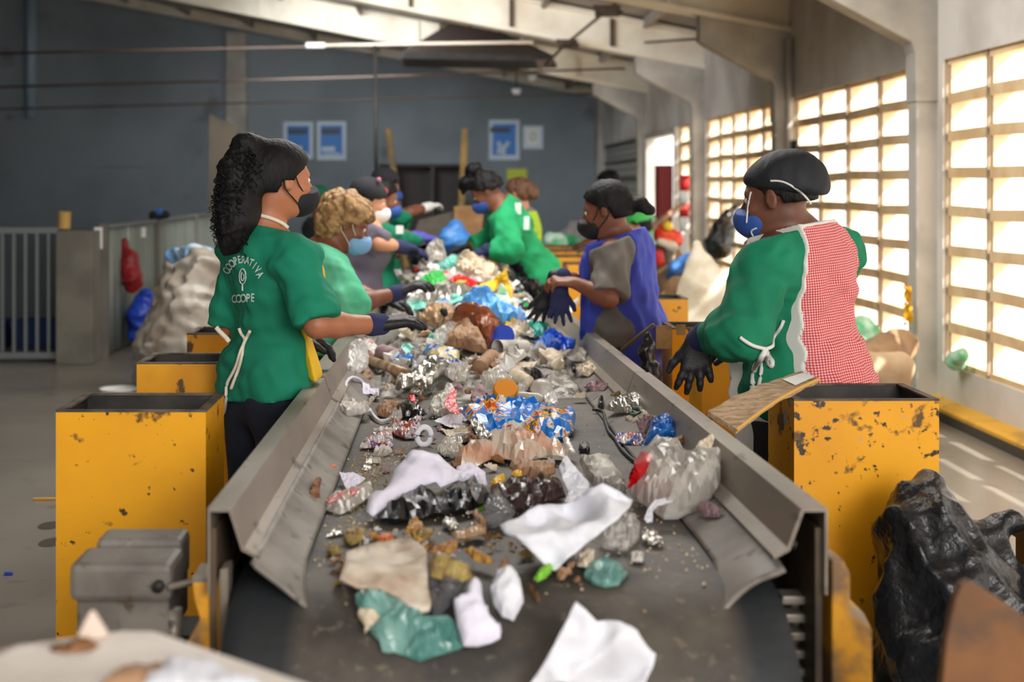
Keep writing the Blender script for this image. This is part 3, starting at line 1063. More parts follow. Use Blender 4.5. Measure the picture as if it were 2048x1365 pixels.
def gingham():
    m, N, L, b = _mat('red_gingham_cloth')
    tc = N.new('ShaderNodeTexCoord')
    sx = N.new('ShaderNodeSeparateXYZ'); L.new(tc.outputs['UV'], sx.inputs['Vector'])
    facs = []
    for ax in ('X', 'Y'):
        ml = N.new('ShaderNodeMath'); ml.operation = 'MULTIPLY'; L.new(sx.outputs[ax], ml.inputs[0]); ml.inputs[1].default_value = 125.0
        fr = N.new('ShaderNodeMath'); fr.operation = 'FRACT'; L.new(ml.outputs[0], fr.inputs[0])
        gt = N.new('ShaderNodeMath'); gt.operation = 'GREATER_THAN'; L.new(fr.outputs[0], gt.inputs[0]); gt.inputs[1].default_value = 0.5
        facs.append(gt)
    ad = N.new('ShaderNodeMath'); ad.operation = 'ADD'; L.new(facs[0].outputs[0], ad.inputs[0]); L.new(facs[1].outputs[0], ad.inputs[1])
    hf = N.new('ShaderNodeMath'); hf.operation = 'MULTIPLY'; L.new(ad.outputs[0], hf.inputs[0]); hf.inputs[1].default_value = 0.5
    cr = N.new('ShaderNodeValToRGB')
    cr.color_ramp.interpolation = 'CONSTANT'
    e = cr.color_ramp.elements
    e[0].color = rgb((228, 190, 188)); e[0].position = 0.0
    e[1].color = rgb((208, 104, 106)); e[1].position = 0.4
    e.new(0.9).color = rgb((182, 44, 54))
    L.new(hf.outputs[0], cr.inputs['Fac'])
    L.new(cr.outputs['Color'], b.inputs['Base Color'])
    b.inputs['Roughness'].default_value = 0.85
    return m


M['gingham'] = gingham()


def hand_prims(s, W, d, n, t, curl=(20, 20, 20), spread=0.0, sc=1.0, inflate=0.0, thumb_out=0.9, kk=0.008):
    """W wrist, d towards the fingers, n out of the back of the hand, t towards the thumb"""
    d, n, t = Vector(d).normalized(), Vector(n).normalized(), Vector(t).normalized()
    W = Vector(W)
    offs = (0.032, 0.011, -0.011, -0.031)
    lens = (0.070, 0.079, 0.073, 0.057)
    kd = (0.088, 0.092, 0.088, 0.080)
    for i in range(4):
        a = W + t * (offs[i] * 0.62 * sc) + d * 0.004
        k = W + t * (offs[i] * sc) + d * (kd[i] * sc)
        s.cone(a, k, 0.0165 * sc + inflate, 0.0125 * sc + inflate, 0.014)
        ang, q = 0.0, k
        fd = (d + t * (spread * offs[i] / 0.03)).normalized()
        for j, fl in enumerate((0.44, 0.31, 0.25)):
            ang += math.radians(curl[j])
            v = fd * math.cos(ang) - n * math.sin(ang)
            e = q + v * (lens[i] * fl * sc)
            s.cone(q, e, (0.0098 - 0.0011 * j) * sc + inflate, (0.0090 - 0.0011 * j) * sc + inflate, kk)
            q = e
    a = W + t * (0.020 * sc) + d * (0.018 * sc)
    b = W + t * (0.046 * sc * (0.6 + 0.4 * thumb_out)) + d * (0.050 * sc) - n * 0.010
    c = b + (d * 0.75 + t * 0.65 * thumb_out - n * 0.2).normalized() * (0.034 * sc)
    e = c + (d * 0.9 + t * 0.35 * thumb_out - n * 0.25).normalized() * (0.028 * sc)
    s.cone(a, b, 0.017 * sc + inflate, 0.0135 * sc + inflate, 0.014)
    s.cone(b, c, 0.0125 * sc + inflate, 0.0108 * sc + inflate, kk)
    s.cone(c, e, 0.0106 * sc + inflate, 0.0085 * sc + inflate, kk)


def head_axes(yaw, pitch, roll=0.0):
    y, p = math.radians(yaw), math.radians(pitch)
    f = Vector((math.cos(p) * math.cos(y), math.cos(p) * math.sin(y), math.sin(p)))
    l = Vector((-math.sin(y), math.cos(y), 0))
    u = f.cross(l)
    if roll:
        q = Matrix.Rotation(math.radians(roll), 3, f)
        l, u = q @ l, q @ u
    return f, l, u


class Person:
    def __init__(self, label, J, head, torso_yaw, girth=1.0, cat='person'):
        """J: joints; head: (centre, yaw, pitch, roll, scale)"""
        self.J = J
        self.e = empty('person', (J['hip'].x, J['hip'].y, 0), label, cat)
        self.C, hy, hp, hr, self.hs = head
        self.f, self.l, self.u = head_axes(hy, hp, hr)
        ty = math.radians(torso_yaw)
        self.tf = Vector((math.cos(ty), math.sin(ty), 0))
        self.tu = (J['neck'] - J['hip']).normalized()
        self.tl = self.tu.cross(self.tf).normalized()
        self.tf = self.tl.cross(self.tu).normalized()
        self.g = girth
        self.RH = np.array([[self.f[i], self.l[i], self.u[i]] for i in range(3)], dtype=np.float32)
        self.RT = np.array([[self.tf[i], self.tl[i], self.tu[i]] for i in range(3)], dtype=np.float32)

    def h(self, a, b, c):
        """head coordinates (forward, left, up) in metres"""
        s = self.hs
        return self.C + self.f * (a * s) + self.l * (b * s) + self.u * (c * s)

    def tp(self, fr, f=0.0, l=0.0):
        """point on the spine at fraction fr between hip and neck, moved forward / left"""
        return self.J['hip'].lerp(self.J['neck'], fr) + self.tf * f + self.tl * l

    def torso(self, s, ex=0.0, k=0.05, bust=0.0, belly=0.0, seat=0.0):
        g = self.g
        s.ell(self.tp(0.02), ((0.115 + 0.02 * belly) * g + ex, 0.165 * g + ex, 0.13 * g + ex), self.RT, k)
        s.ell(self.tp(0.34, 0.01 + 0.03 * belly), ((0.10 + 0.05 * belly) * g + ex, 0.138 * g + ex, 0.17 * g + ex), self.RT, k)
        s.ell(self.tp(0.70, 0.005), (0.112 * g + ex, 0.158 * g + ex, 0.17 * g + ex), self.RT, k)
        J = self.J
        for sd in ('l', 'r'):
            sh = J['sh_' + sd]
            s.cone(self.tp(0.93), sh, 0.058 * g + ex, 0.056 * g + ex, k)
        s.cone(self.tp(0.90), self.tp(1.03), 0.07 + ex, 0.056 + ex, k)
        if bust:
            for sg in (-1, 1):
                s.ell(self.tp(0.66, 0.075, 0.075 * sg), (0.07 + ex * .6, 0.075 + ex * .6, 0.075 + ex * .6), self.RT, 0.04)
        if seat:
            for sg in (-1, 1):
                s.ell(self.tp(-0.08, -0.055, 0.075 * sg), (0.10 * seat + ex, 0.095 + ex, 0.12 + ex), self.RT, 0.05)

    def arm(self, s, sd, ex=0.0, upto=2.0, end=None, k=0.03, g=None):
        """upto: 0..1 upper arm fraction, 1..2 forearm fraction; end = radius of the sleeve's opening"""
        J = self.J
        a, b, c = J['sh_' + sd], J['el_' + sd], J['wr_' + sd]
        g = g or self.g
        ra, rb, rc = 0.052 * g + ex, 0.041 * g + ex, 0.028 + ex
        if upto <= 1:
            q = a.lerp(b, upto)
            d = (b - a).normalized()
            s.cone(a, q + d * 0.03, ra, (end or rb), k, clip=[(q, d)])
        else:
            s.cone(a, b, ra, rb, k)
            q = b.lerp(c, upto - 1)
            d = (c - b).normalized()
            if upto < 2:
                s.cone(b, q + d * 0.03, rb, (end or rc + 0.006), k, clip=[(q, d)])
            else:
                s.cone(b, b.lerp(c, 0.3), rb, 0.040 * g + ex, k)
                s.cone(b.lerp(c, 0.3), c, 0.040 * g + ex, rc, k)

    def legs(self, s, ex=0.0, k=0.04, feet=True):
        J = self.J
        for sd in ('l', 'r'):
            a, b, c = J['th_' + sd], J['kn_' + sd], J['an_' + sd]
            s.cone(a, b, 0.085 * self.g + ex, 0.056 * self.g + ex, k)
            s.cone(b, b.lerp(c, 0.35), 0.054 * self.g + ex, 0.055 * self.g + ex, k)
            s.cone(b.lerp(c, 0.35), c, 0.055 * self.g + ex, 0.038 + ex, k)
            if feet:
                t = Vector((self.tf.x, self.tf.y, 0)).normalized()
                s.cone(c + Vector((0, 0, -0.035)) - t * 0.03, c + t * 0.15 + Vector((0, 0, -0.055)), 0.035, 0.026, 0.03)

    def body(self, m, hands=(), bust=0.0, belly=0.0, res=0.008, seat=0.0):
        J = self.J
        s = SD()
        self.torso(s, 0.0, bust=bust, belly=belly, seat=seat)
        self.arm(s, 'l'); self.arm(s, 'r'); self.legs(s)
        # neck and head
        s.cone(self.tp(0.97), self.h(-0.022, 0, -0.05), 0.056, 0.050 * self.hs, 0.03)
        R = self.RH
        z = self.hs
        E = lambda c, r, k=0.02, sub=False: s.ell(self.h(*c), tuple(q * z for q in r), R, k, sub=sub)
        E((-0.012, 0, 0.034), (0.098, 0.077, 0.084))
        E((0.030, 0, -0.035), (0.066, 0.060, 0.082), 0.03)
        E((0.052, 0, -0.088), (0.034, 0.036, 0.026), 0.03)
        for sg in (-1, 1):
            s.cone(self.h(0.082, 0.012 * sg, 0.022), self.h(0.070, 0.046 * sg, 0.020), 0.013 * z, 0.012 * z, 0.015)
            E((0.094, 0.031 * sg, 0.002), (0.014, 0.017, 0.012), 0.012, True)
            E((0.066, 0.044 * sg, -0.024), (0.022, 0.018, 0.020), 0.02)
            ear_c = (-0.006, 0.079 * sg, -0.008)
            E(ear_c, (0.019, 0.009, 0.032), 0.006)
            E((-0.002, 0.089 * sg, -0.004), (0.010, 0.006, 0.018), 0.005, True)
        s.cone(self.h(0.090, 0, 0.008), self.h(0.113, 0, -0.030), 0.009 * z, 0.014 * z, 0.012)
        for sg in (-1, 1):
            E((0.101, 0.011 * sg, -0.033), (0.011, 0.009, 0.008), 0.008)
        s.cone(self.h(0.089, -0.016, -0.064), self.h(0.089, 0.016, -0.064), 0.008, 0.008, 0.008)
        s.cone(self.h(0.086, -0.014, -0.074), self.h(0.086, 0.014, -0.074), 0.009, 0.009, 0.008)
        for hd in hands:
            hand_prims(s, **hd)
        self.bodysd = s
        pts = [J[k] for k in J] + [self.h(0.13, 0, 0), self.h(-0.13, 0, 0), self.h(0, 0, 0.13)]
        pts += [hd['W'] + Vector(hd['d']).normalized() * 0.2 for hd in hands] + [hd['W'] - Vector(hd['n']).normalized() * 0.12 for hd in hands]
        lo = [min(p[i] for p in pts) - 0.22 for i in range(3)]
        hi = [max(p[i] for p in pts) + 0.22 for i in range(3)]
        lo[2] = max(lo[2], -0.02)
        self.lo, self.hi = lo, hi
        self.bo = sdf_obj('body', s, lo, hi, res, m, self.e)
        return self.bo

    def eyes(self):
        for sg in (-1, 1):
            c = self.h(0.080, 0.031 * sg, 0.002)
            o = sdf_obj('eye', SD().ell(c, (0.012, 0.013, 0.0115), self.RH), [q - .03 for q in c], [q + .03 for q in c], 0.003, M['eye_white'], self.bo)
            c2 = self.h(0.0895, 0.031 * sg, 0.001)
            sdf_obj('iris', SD().ell(c2, (0.0035, 0.0058, 0.0058), self.RH), [q - .012 for q in c2], [q + .012 for q in c2], 0.0015, M['iris'], o)

    def wear(self, name, s, m, res=0.008, box=None, uvf=None, keep=None, parent=None):
        lo, hi = box or (self.lo, self.hi)
        return sdf_obj(name, s, lo, hi, res, m, parent or self.e, uvf, keep)

    def box_around(self, pts, r):
        return [min(p[i] for p in pts) - r for i in range(3)], [max(p[i] for p in pts) + r for i in range(3)]

    def shirt(self, m, name, sleeves, hem, ex=0.016, folds=0.006, seed=1, bust=0.0, belly=0.0, res=0.008, flare=0.012, neck_r=0.07, ends=(None, None), seat=0.0, sg=None, sex=0.008):
        s = SD()
        self.torso(s, ex, 0.06, bust, belly, seat)
        s.ell(self.tp(-0.02), (0.118 * self.g + ex + flare, 0.17 * self.g + ex + flare, 0.16 * self.g), self.RT, 0.06)
        for i, sd in enumerate(('l', 'r')):
            if sleeves[i]:
                self.arm(s, sd, ex + sex, sleeves[i], ends[i], 0.05, sg)
        hp, hn = self.J['hip'] + self.tu * hem[0] + self.tf * 0, (-self.tu + self.tl * hem[1] + self.tf * (hem[2] if len(hem) > 2 else 0)).normalized()
        nc = self.tp(1.03, 0.03)
        tu = self.tu

        def cut(X, d):
            d = d + waves(X, folds, 26, seed) + waves(X, folds * 0.5, 55, seed + 5)
            d = np.maximum(d, (X - A3(hp)) @ A3(hn))
            up = (X - A3(self.tp(1.0))) @ A3(tu + self.tf * 0.35)
            return np.maximum(d, up)
        s.mod(cut)
        o = self.wear(name, s, m, res)
        self.shirt_sd = s
        return o

    def trousers(self, m, name='trousers', top=0.10, ex=0.014, folds=0.005, seed=3, res=0.01, seat=0.0, hem=0.02):
        s = SD()
        s.ell(self.tp(0.02), (0.122 * self.g + ex, 0.170 * self.g + ex, 0.16 * self.g + ex), self.RT, 0.05)
        if seat:
            for q in (-1, 1):
                s.ell(self.tp(-0.08, -0.055, 0.075 * q), (0.10 * seat + ex, 0.095 + ex, 0.12 + ex), self.RT, 0.05)
        self.legs(s, ex, 0.05, False)
        tp_, tu = self.J['hip'] + self.tu * top, self.tu
        zb = min(self.J['an_l'].z, self.J['an_r'].z) + hem

        def cut(X, d):
            d = d + waves(X, folds, 30, seed)
            d = np.maximum(d, (X - A3(tp_)) @ A3(tu))
            return np.maximum(d, zb - X[:, 2])
        s.mod(cut)
        return self.wear(name, s, m, res)

    def shoes(self, m):
        for sd in ('l', 'r'):
            c = self.J['an_' + sd]
            t = Vector((self.tf.x, self.tf.y, 0)).normalized()
            s = SD().cone(c + Vector((0, 0, -0.035)) - t * 0.035, c + t * 0.155 + Vector((0, 0, -0.05)), 0.046, 0.036, 0.03).cone(c + Vector((0, 0, .02)), c - Vector((0, 0, .03)), 0.048, 0.05, 0.03)
            s.mod(lambda X, d: np.maximum(np.maximum(d, 0.002 - X[:, 2]), X[:, 2] - (c.z + 0.03)))
            self.wear('shoe', s, m, 0.01, self.box_around([c, c + t * 0.17, c - t * 0.06], 0.08))

    def glove(self, hd, m, name='glove', cuff=None, cuff_r=0.036, cuff_m=None, res=0.0045):
        s = SD()
        hand_prims(s, inflate=0.0022, **hd)
        o = self.wear(name, s, m, res, self.box_around([hd['W'], hd['W'] + Vector(hd['d']).normalized() * 0.19], 0.10))
        if cuff is not None:
            c = SD().cone(hd['W'] + Vector(hd['d']).normalized() * 0.01, cuff, cuff_r * .92, cuff_r, 0.01)
            c.mod(lambda X, d: d + waves(X, 0.0015, 60, 3))
            self.wear('cuff', c, cuff_m or m, 0.005, self.box_around([hd['W'], Vector(cuff)], 0.08), parent=o)
        return o

    def mask(self, m, kind='cup'):
        s = SD()
        z = self.hs
        s.ell(self.h(0.062, 0, -0.058), (0.062 * z, 0.058 * z, 0.060 * z), self.RH, 0.02)
        s.cone(self.h(0.100, 0, -0.028), self.h(0.108, 0, -0.05), 0.018 * z, 0.02 * z, 0.03)
        if kind == 'cup':
            s.ell(self.h(0.085, 0, -0.055), (0.060 * z, 0.048 * z, 0.052 * z), self.RH, 0.02)
        ctr, f, u = self.C, self.f, self.u

        def cut(X, d):
            q = X - A3(ctr)
            a, b, c = q @ A3(f), q @ A3(self.l), q @ A3(u)
            d = np.maximum(d, 0.034 * z + 0.5 * np.abs(b) * 0 - a)
            d = np.maximum(d, c + 0.012 * z + np.abs(b) * 0.55)
            return d + waves(X, 0.0012, 70, 2)
        s.mod(cut)
        o = self.wear('face_mask', s, m, 0.004, self.box_around([self.h(0.07, 0, -0.06)], 0.13))
        return o

    def ear_loops(self, mask_o, m, r=0.0018, sides=(-1, 1)):
        for sg in sides:
            p = [self.h(0.055, 0.060 * sg, -0.035), self.h(0.03, 0.074 * sg, -0.012), self.h(0.004, 0.087 * sg, 0.022), self.h(-0.022, 0.086 * sg, 0.010),
                 self.h(-0.020, 0.083 * sg, -0.030), self.h(0.02, 0.070 * sg, -0.062), self.h(0.052, 0.056 * sg, -0.085)]
            MB().tube(smooth_path(p), r, 6).build('ear_loop', m, mask_o, True)

    def hair_cap(self, m, front=0.055, low=-0.005, ex=0.012, amp=0.004, freq=60, res=0.006, back_low=-0.07, name='hair', extra=None, seed=11, front_z=0.045):
        z = self.hs
        s = SD()
        s.ell(self.h(-0.012, 0, 0.034), ((0.098 + ex) * z, (0.077 + ex) * z, (0.084 + ex) * z), self.RH, 0.02)
        s.ell(self.h(-0.045, 0, -0.01), ((0.062 + ex) * z, (0.062 + ex) * z, (0.07 + ex) * z), self.RH, 0.03)

        def cut(X, d):
            q = (X - A3(self.C)) / z
            a, b, c = q @ A3(self.f), q @ A3(self.l), q @ A3(self.u)
            # hair line: forehead in front, round the ear, nape behind
            line = np.interp(a, [-0.09, -0.036, -0.03, 0.012, 0.022, front, front + 0.03, front + 0.045], [back_low, back_low, low, low, low + 0.02, front_z, front_z + 0.03, 9.0]).astype(np.float32)
            d = np.maximum(d, np.minimum(line - c, 0.03))
            return d
        s.mod(cut)
        if extra is not None:
            ex2 = SD()
            extra(ex2)

            def join(X, d):
                v = ex2(X)
                h = np.maximum(0.03 - np.abs(d - v), 0) / 0.03
                return np.minimum(d, v) - h * h * 0.0075
            s.mod(join)
        if amp:
            s.mod(lambda X, d: d + waves(X, amp, freq, seed) + waves(X, amp * .6, freq * 2, seed + 1))
        return s
def V3(*a):
    return Vector(a)


def full_joints(J, hipw=0.085, foot=0.0, yaw=0.0, stance=0.12, out=0.0):
    """legs that stand on the floor under the hips"""
    ty = math.radians(yaw)
    f = Vector((math.cos(ty), math.sin(ty), 0))
    l = Vector((-math.sin(ty), math.cos(ty), 0))
    for sd, sg in (('l', 1), ('r', -1)):
        J['th_' + sd] = J['hip'] + l * (hipw * sg) + V3(out * .5, 0, -0.06)
        J['an_' + sd] = Vector((J['hip'].x, J['hip'].y, 0.09)) + l * (stance * sg) + f * foot + V3(out, 0, 0)
        J['kn_' + sd] = (J['th_' + sd] + J['an_' + sd]) / 2 + f * 0.03
    return J


# ---- woman with the ponytail, left of the belt
YA = 4.15
J = dict(neck=P(525, 456, 4.17), hip=P(540, 752, 4.21), sh_r=P(595, 517, 4.03), sh_l=P(486, 512, 4.28),
         el_r=P(634, 650, 3.96), wr_r=P(757, 650, 4.12), el_l=P(464, 650, 4.33), wr_l=P(590, 668, 4.50))
full_joints(J, yaw=40, foot=-0.02, out=-0.05)
pa = Person('woman with long curly black ponytail in a green lettered tee, back turned', J,
            (P(560, 359, 4.16), 33, -4, 0, 0.99), 40, 0.90)
rh = dict(W=J['wr_r'], d=V3(0.90, 0.34, 0.12), n=V3(-.05, -0.15, 1), t=V3(-0.35, 0.9, 0.1), curl=(14, 18, 14), spread=0.12)
lh = dict(W=J['wr_l'], d=V3(0.9, 0.2, -0.3), n=V3(0.2, 0.1, 1), t=V3(0.2, -0.9, 0), curl=(20, 25, 20))
bo = pa.body(M['skin_tan'], (rh, lh), bust=1, seat=0.5)
pa.eyes()
sa = pa.shirt(M['tee_green'], 'tee_shirt', (0.97, 0.97), (-0.055, -0.10, 0.06), ex=0.016, folds=0.012, seed=4, bust=1, ends=(0.074, 0.078), seat=0.70, flare=-0.016, sex=0.004)
pa.trousers(M['denim'], 'jeans', top=-0.035, ex=0.008, seat=0.58, seed=8, folds=0.003)
pa.shoes(M['black'])
gl = pa.glove(rh, M['glove_black'], cuff=J['wr_r'].lerp(J['el_r'], 0.10), cuff_r=0.037, cuff_m=M['glove_navy'])
tag(gl, 'dark work glove with a navy knit cuff')
pa.glove(lh, M['glove_black'])
mk = pa.mask(M['mask_black'])
pa.ear_loops(mk, M['mask_black'], 0.0022)


def pony(s):  # gathered high, falling behind the shoulder
    pts = [P(512, 290, 4.12), P(490, 290, 4.10), P(474, 340, 4.08), P(471, 395, 4.07), P(472, 440, 4.06), P(462, 480, 4.06), P(454, 502, 4.06)]
    s.chain(pts, [0.028, 0.034, 0.050, 0.056, 0.054, 0.036, 0.012], 0.04)
    s.cone(P(492, 340, 4.12), P(494, 420, 4.10), 0.045, 0.040, 0.05)


hs = pa.hair_cap(M['hair_black'], ex=0.014, amp=0, extra=pony, back_low=-0.045)
tip = P(500, 300, 4.12)
hs.mod(lambda X, d: d + (waves(X, .006, 80, 3) + waves(X, .004, 150, 4)) * np.clip((A3(P(508, 300, 4.1))[0] - X[:, 0]) / 0.03, 0.0, 1))
ho = pa.wear('hair', hs, M['hair_black'], 0.006, ([-.95, 3.75, 1.2], [-0.28, 4.6, 1.85]))
r = random.Random(5)
cu = MB()
for k in range(190):
    t = r.random()
    base = smooth_path([P(500, 300, 4.08), P(470, 345, 4.06), P(460, 400, 4.05), P(460, 446, 4.05)], 8)
    b0 = base[int(t * (len(base) - 1))] + V3(r.uniform(-.05, .05), r.uniform(-.05, .03), r.uniform(-.03, .03))
    n = 16
    L_ = r.uniform(0.05, 0.11)
    sw = r.uniform(-0.02, 0.015)
    ph, rad = r.random() * 6, r.uniform(0.004, 0.008)
    cu.tube([b0 + V3(sw * (i / n) ** 2 + rad * math.cos(ph + i * 1.1), rad * math.sin(ph + i * 1.1), -L_ * i / n) for i in range(n + 1)], 0.0028, 5, 0.0008)
cu.build('curl', M['hair_black'], ho, True)
tag(MB().tube([P(497, 286, 4.10) + V3(0.035 * math.cos(a), 0.02 * math.sin(a) , 0.03 * math.sin(a)) for a in [i * .5 for i in range(13)]], 0.008, 8).build('hair_tie', M['hair_black'], ho, True))
# lettering on the back, laid on the cloth
bv = bvh_of([sa])


def lettering(txt, place, size, bv, m, parent, name='lettering'):
    """place(i, n) -> (px, py, angle) of each letter; the letter meshes are pressed onto the cloth"""
    vs, fs = [], []
    n = len(txt)
    for i, ch in enumerate(txt):
        cu_ = bpy.data.curves.new('glyph', 'FONT')
        cu_.body = ch
        cu_.size = size
        cu_.align_x = 'CENTER'
        cu_.offset = size * 0.022
        to = bpy.data.objects.new('glyph', cu_)
        COL.objects.link(to)
        me = bpy.data.meshes.new_from_object(to.evaluated_get(bpy.context.evaluated_depsgraph_get()))
        bpy.data.objects.remove(to)
        px, py, an, sx = place(i, n)
        bm = bmesh.new()
        bm.from_mesh(me)
        bmesh.ops.triangulate(bm, faces=bm.faces)
        bmesh.ops.subdivide_edges(bm, edges=[e for e in bm.edges if e.calc_length() > size * 0.15], cuts=2)
        bmesh.ops.triangulate(bm, faces=bm.faces)
        b = len(vs)
        bm.verts.ensure_lookup_table()
        for v in bm.verts:
            x, y = v.co.x * sx, v.co.y
            c, s_ = math.cos(an), math.sin(an)
            vs.append(on(bv, px + x * c + y * s_, py - (-x * s_ + y * c), 0.0035))
        fs += [tuple(q.index + b for q in f.verts) for f in bm.faces]
        bm.free()
        bpy.data.meshes.remove(me)
        bpy.data.curves.remove(cu_)
    return mesh_obj(name, vs, fs, m, parent)


def arc(i, n):
    u = i / (n - 1) * 2 - 1
    a = math.radians(62) * u
    return 488 + 31 * math.sin(a) - 0, 570 - 44 * math.cos(a) + 4 * u, a * 0.9, 0.62


lettering('COOPERATIVA', arc, 21, bv, M['print_white'], sa)
lettering('COOPE', lambda i, n: (470 + i * 9.0, 605 - i * 0.6, 0.03, 0.66), 22, bv, M['print_white'], sa)
em = [on(bv, 487 + 6.5 * math.cos(t) , 553 + 15 * math.sin(t), 0.004) for t in [i * 2 * math.pi / 20 for i in range(21)]]
em2 = [on(bv, 487 + 3 * math.cos(t), 553 + 8 * math.sin(t), 0.004) for t in [i * 5 / 14 - .6 for i in range(15)]]
MB().tube(em, 0.0022, 6).tube(em2, 0.0022, 6).tube([on(bv, 487, 568, .004), on(bv, 487, 575, .004), on(bv, 487, 583, .004)], 0.003, 6).build('emblem', M['print_white'], sa, True)
# apron: neck strap, tied cords at the back and the yellow bib edge in front
ap = SD()
pa.torso(ap, 0.030, 0.06, bust=1)
ap.ell(pa.tp(-0.1), (0.15, 0.195, 0.22), pa.RT, 0.05)
ap.mod(lambda X, d: np.maximum(d + waves(X, .004, 24, 2), np.maximum(0.045 - (X - A3(pa.tp(.4))) @ A3(pa.tf), np.maximum((X - A3(pa.tp(.75))) @ A3(pa.tu), -(X - A3(pa.tp(0.0))) @ A3(pa.tu)))))
apo = pa.wear('apron', ap, M['apron_yellow'], 0.007)
bvb = bvh_of([sa, bo])
MB().tube(smooth_path([on(bvb, 519, 431, .006), on(bvb, 540, 437, .006), on(bvb, 560, 447, .006), on(bvb, 573, 458, .006)]), 0.0065, 8).build('neck_strap', M['cord'], apo, True)
for pts in ([(482, 655), (486, 668), (492, 684), (484, 705), (478, 728), (470, 745), (458, 770), (455, 800), (452, 832)],
            [(503, 660), (497, 676), (489, 694), (487, 716), (480, 740), (474, 758), (466, 778)],
            [(432, 655), (440, 664), (452, 676), (458, 684)]):
    MB().tube(smooth_path([on(bvb, x, y, .008, 4.1) for x, y in pts]), 0.0055 if len(pts) > 4 else 0.008, 7).build('tie_cord', M['cord'], apo, True)

# ---- woman in the gingham apron, right of the belt
J = dict(neck=P(1592, 470, 4.20), hip=P(1606, 760, 4.22), sh_l=P(1541, 520, 4.07), sh_r=P(1664, 512, 4.33),
         el_l=P(1478, 668, 3.99), wr_l=P(1398, 674, 4.16), el_r=P(1600, 640, 4.48), wr_r=P(1475, 690, 4.46))
full_joints(J, yaw=132, foot=0.0, hipw=0.10)
pb = Person('woman in a black cap and red gingham apron beside the nearest right bin', J,
            (P(1556, 394, 4.18), 147, -10, 0, 1.10), 132, 1.16)
lh = dict(W=J['wr_l'], d=V3(-0.12, -0.12, -0.95), n=V3(-0.15, -0.95, 0.1), t=V3(-0.95, 0.1, -0.1), curl=(4, 8, 8), spread=0.32, sc=1.06, thumb_out=1.15)
rh = dict(W=J['wr_r'], d=V3(-0.8, 0.1, -0.4), n=V3(-0.3, 0, 0.9), t=V3(0, -0.9, 0.2), curl=(20, 25, 20))
pb.body(M['skin_dark'], (lh, rh), bust=1.0, belly=0.5, seat=1.0)
pb.eyes()
sb = pb.shirt(M['sweat_green'], 'sweatshirt', (1.88, 1.88), (-0.24, 0, 0), ex=0.02, folds=0.012, seed=14, bust=1, belly=.6, ends=(0.044, 0.044), sex=0.014)
pb.trousers(M['dark_cloth'], top=-0.1)
pb.shoes(M['black'])
g1 = pb.glove(lh, M['glove_black'], cuff=J['wr_l'].lerp(J['el_l'], 0.16) + V3(0, 0, .0), cuff_r=0.046, cuff_m=M['glove_navy'])
tag(g1, 'black dipped work glove with a navy knit cuff, fingers spread down')
pb.glove(rh, M['glove_black'])
mk = pb.mask(M['mask_blue'])
# respirator straps and fold mark
bvh_b = bvh_of([pb.bo, mk])
MB().tube(smooth_path([on(bvh_b, 1503, 384, .003), on(bvh_b, 1499, 402, .003), on(bvh_b, 1496, 425, .003), on(bvh_b, 1494, 446, .003)]), 0.003, 6).build('strap', M['elastic'], mk, True)
MB().tube(smooth_path([on(bvh_b, 1507, 472, .003), on(bvh_b, 1503, 463, .003), on(bvh_b, 1508, 458, .003), on(bvh_b, 1514, 456, .003)]), 0.003, 6).build('valve_strap', M['elastic'], mk, True)
cp = SD()
cc = P(1561, 362, 4.18)
pu = (pb.u * 0.9 + pb.f * 0.35).normalized()
RC = frame(pb.f + pb.u * -0.30, pb.u + pb.f * 0.30)
cp.ell(cc + pb.u * 0.004, (0.130, 0.110, 0.092), RC, 0.03)
cp.ell(pb.h(-0.075, 0, 0.005), (0.084, 0.098, 0.092), pb.RH, 0.05)


def cap_cut(X, d):
    d = d + waves(X, 0.0035, 34, 6) + waves(X, 0.0016, 90, 7)
    c = -((X - A3(pb.h(0, 0, 0.020))) @ A3(pb.u * 1.0 + pb.f * -0.30)) * 0.95
    h = np.maximum(0.035 - np.abs(d - c), 0) / 0.035
    return np.maximum(d, c) + h * h * 0.00875


cp.mod(cap_cut)
cpo = pb.wear('cap', cp, M['cap_black'], 0.006, pb.box_around([cc], 0.24))
bvc = bvh_of([cpo])
MB().tube(smooth_path([on(bvc, x, y, .002) for x, y in ((1541, 362), (1553, 362), (1566, 364), (1580, 370), (1594, 379), (1606, 389), (1616, 400), (1622, 409))]), 0.0034, 6).build('elastic_strap', M['elastic'], cpo, True)
hb = pb.hair_cap(M['hair_black'], ex=0.006, amp=0.002, back_low=-0.025, low=0.0)
pb.wear('hair', hb, M['hair_black'], 0.007, pb.box_around([pb.C], 0.2))


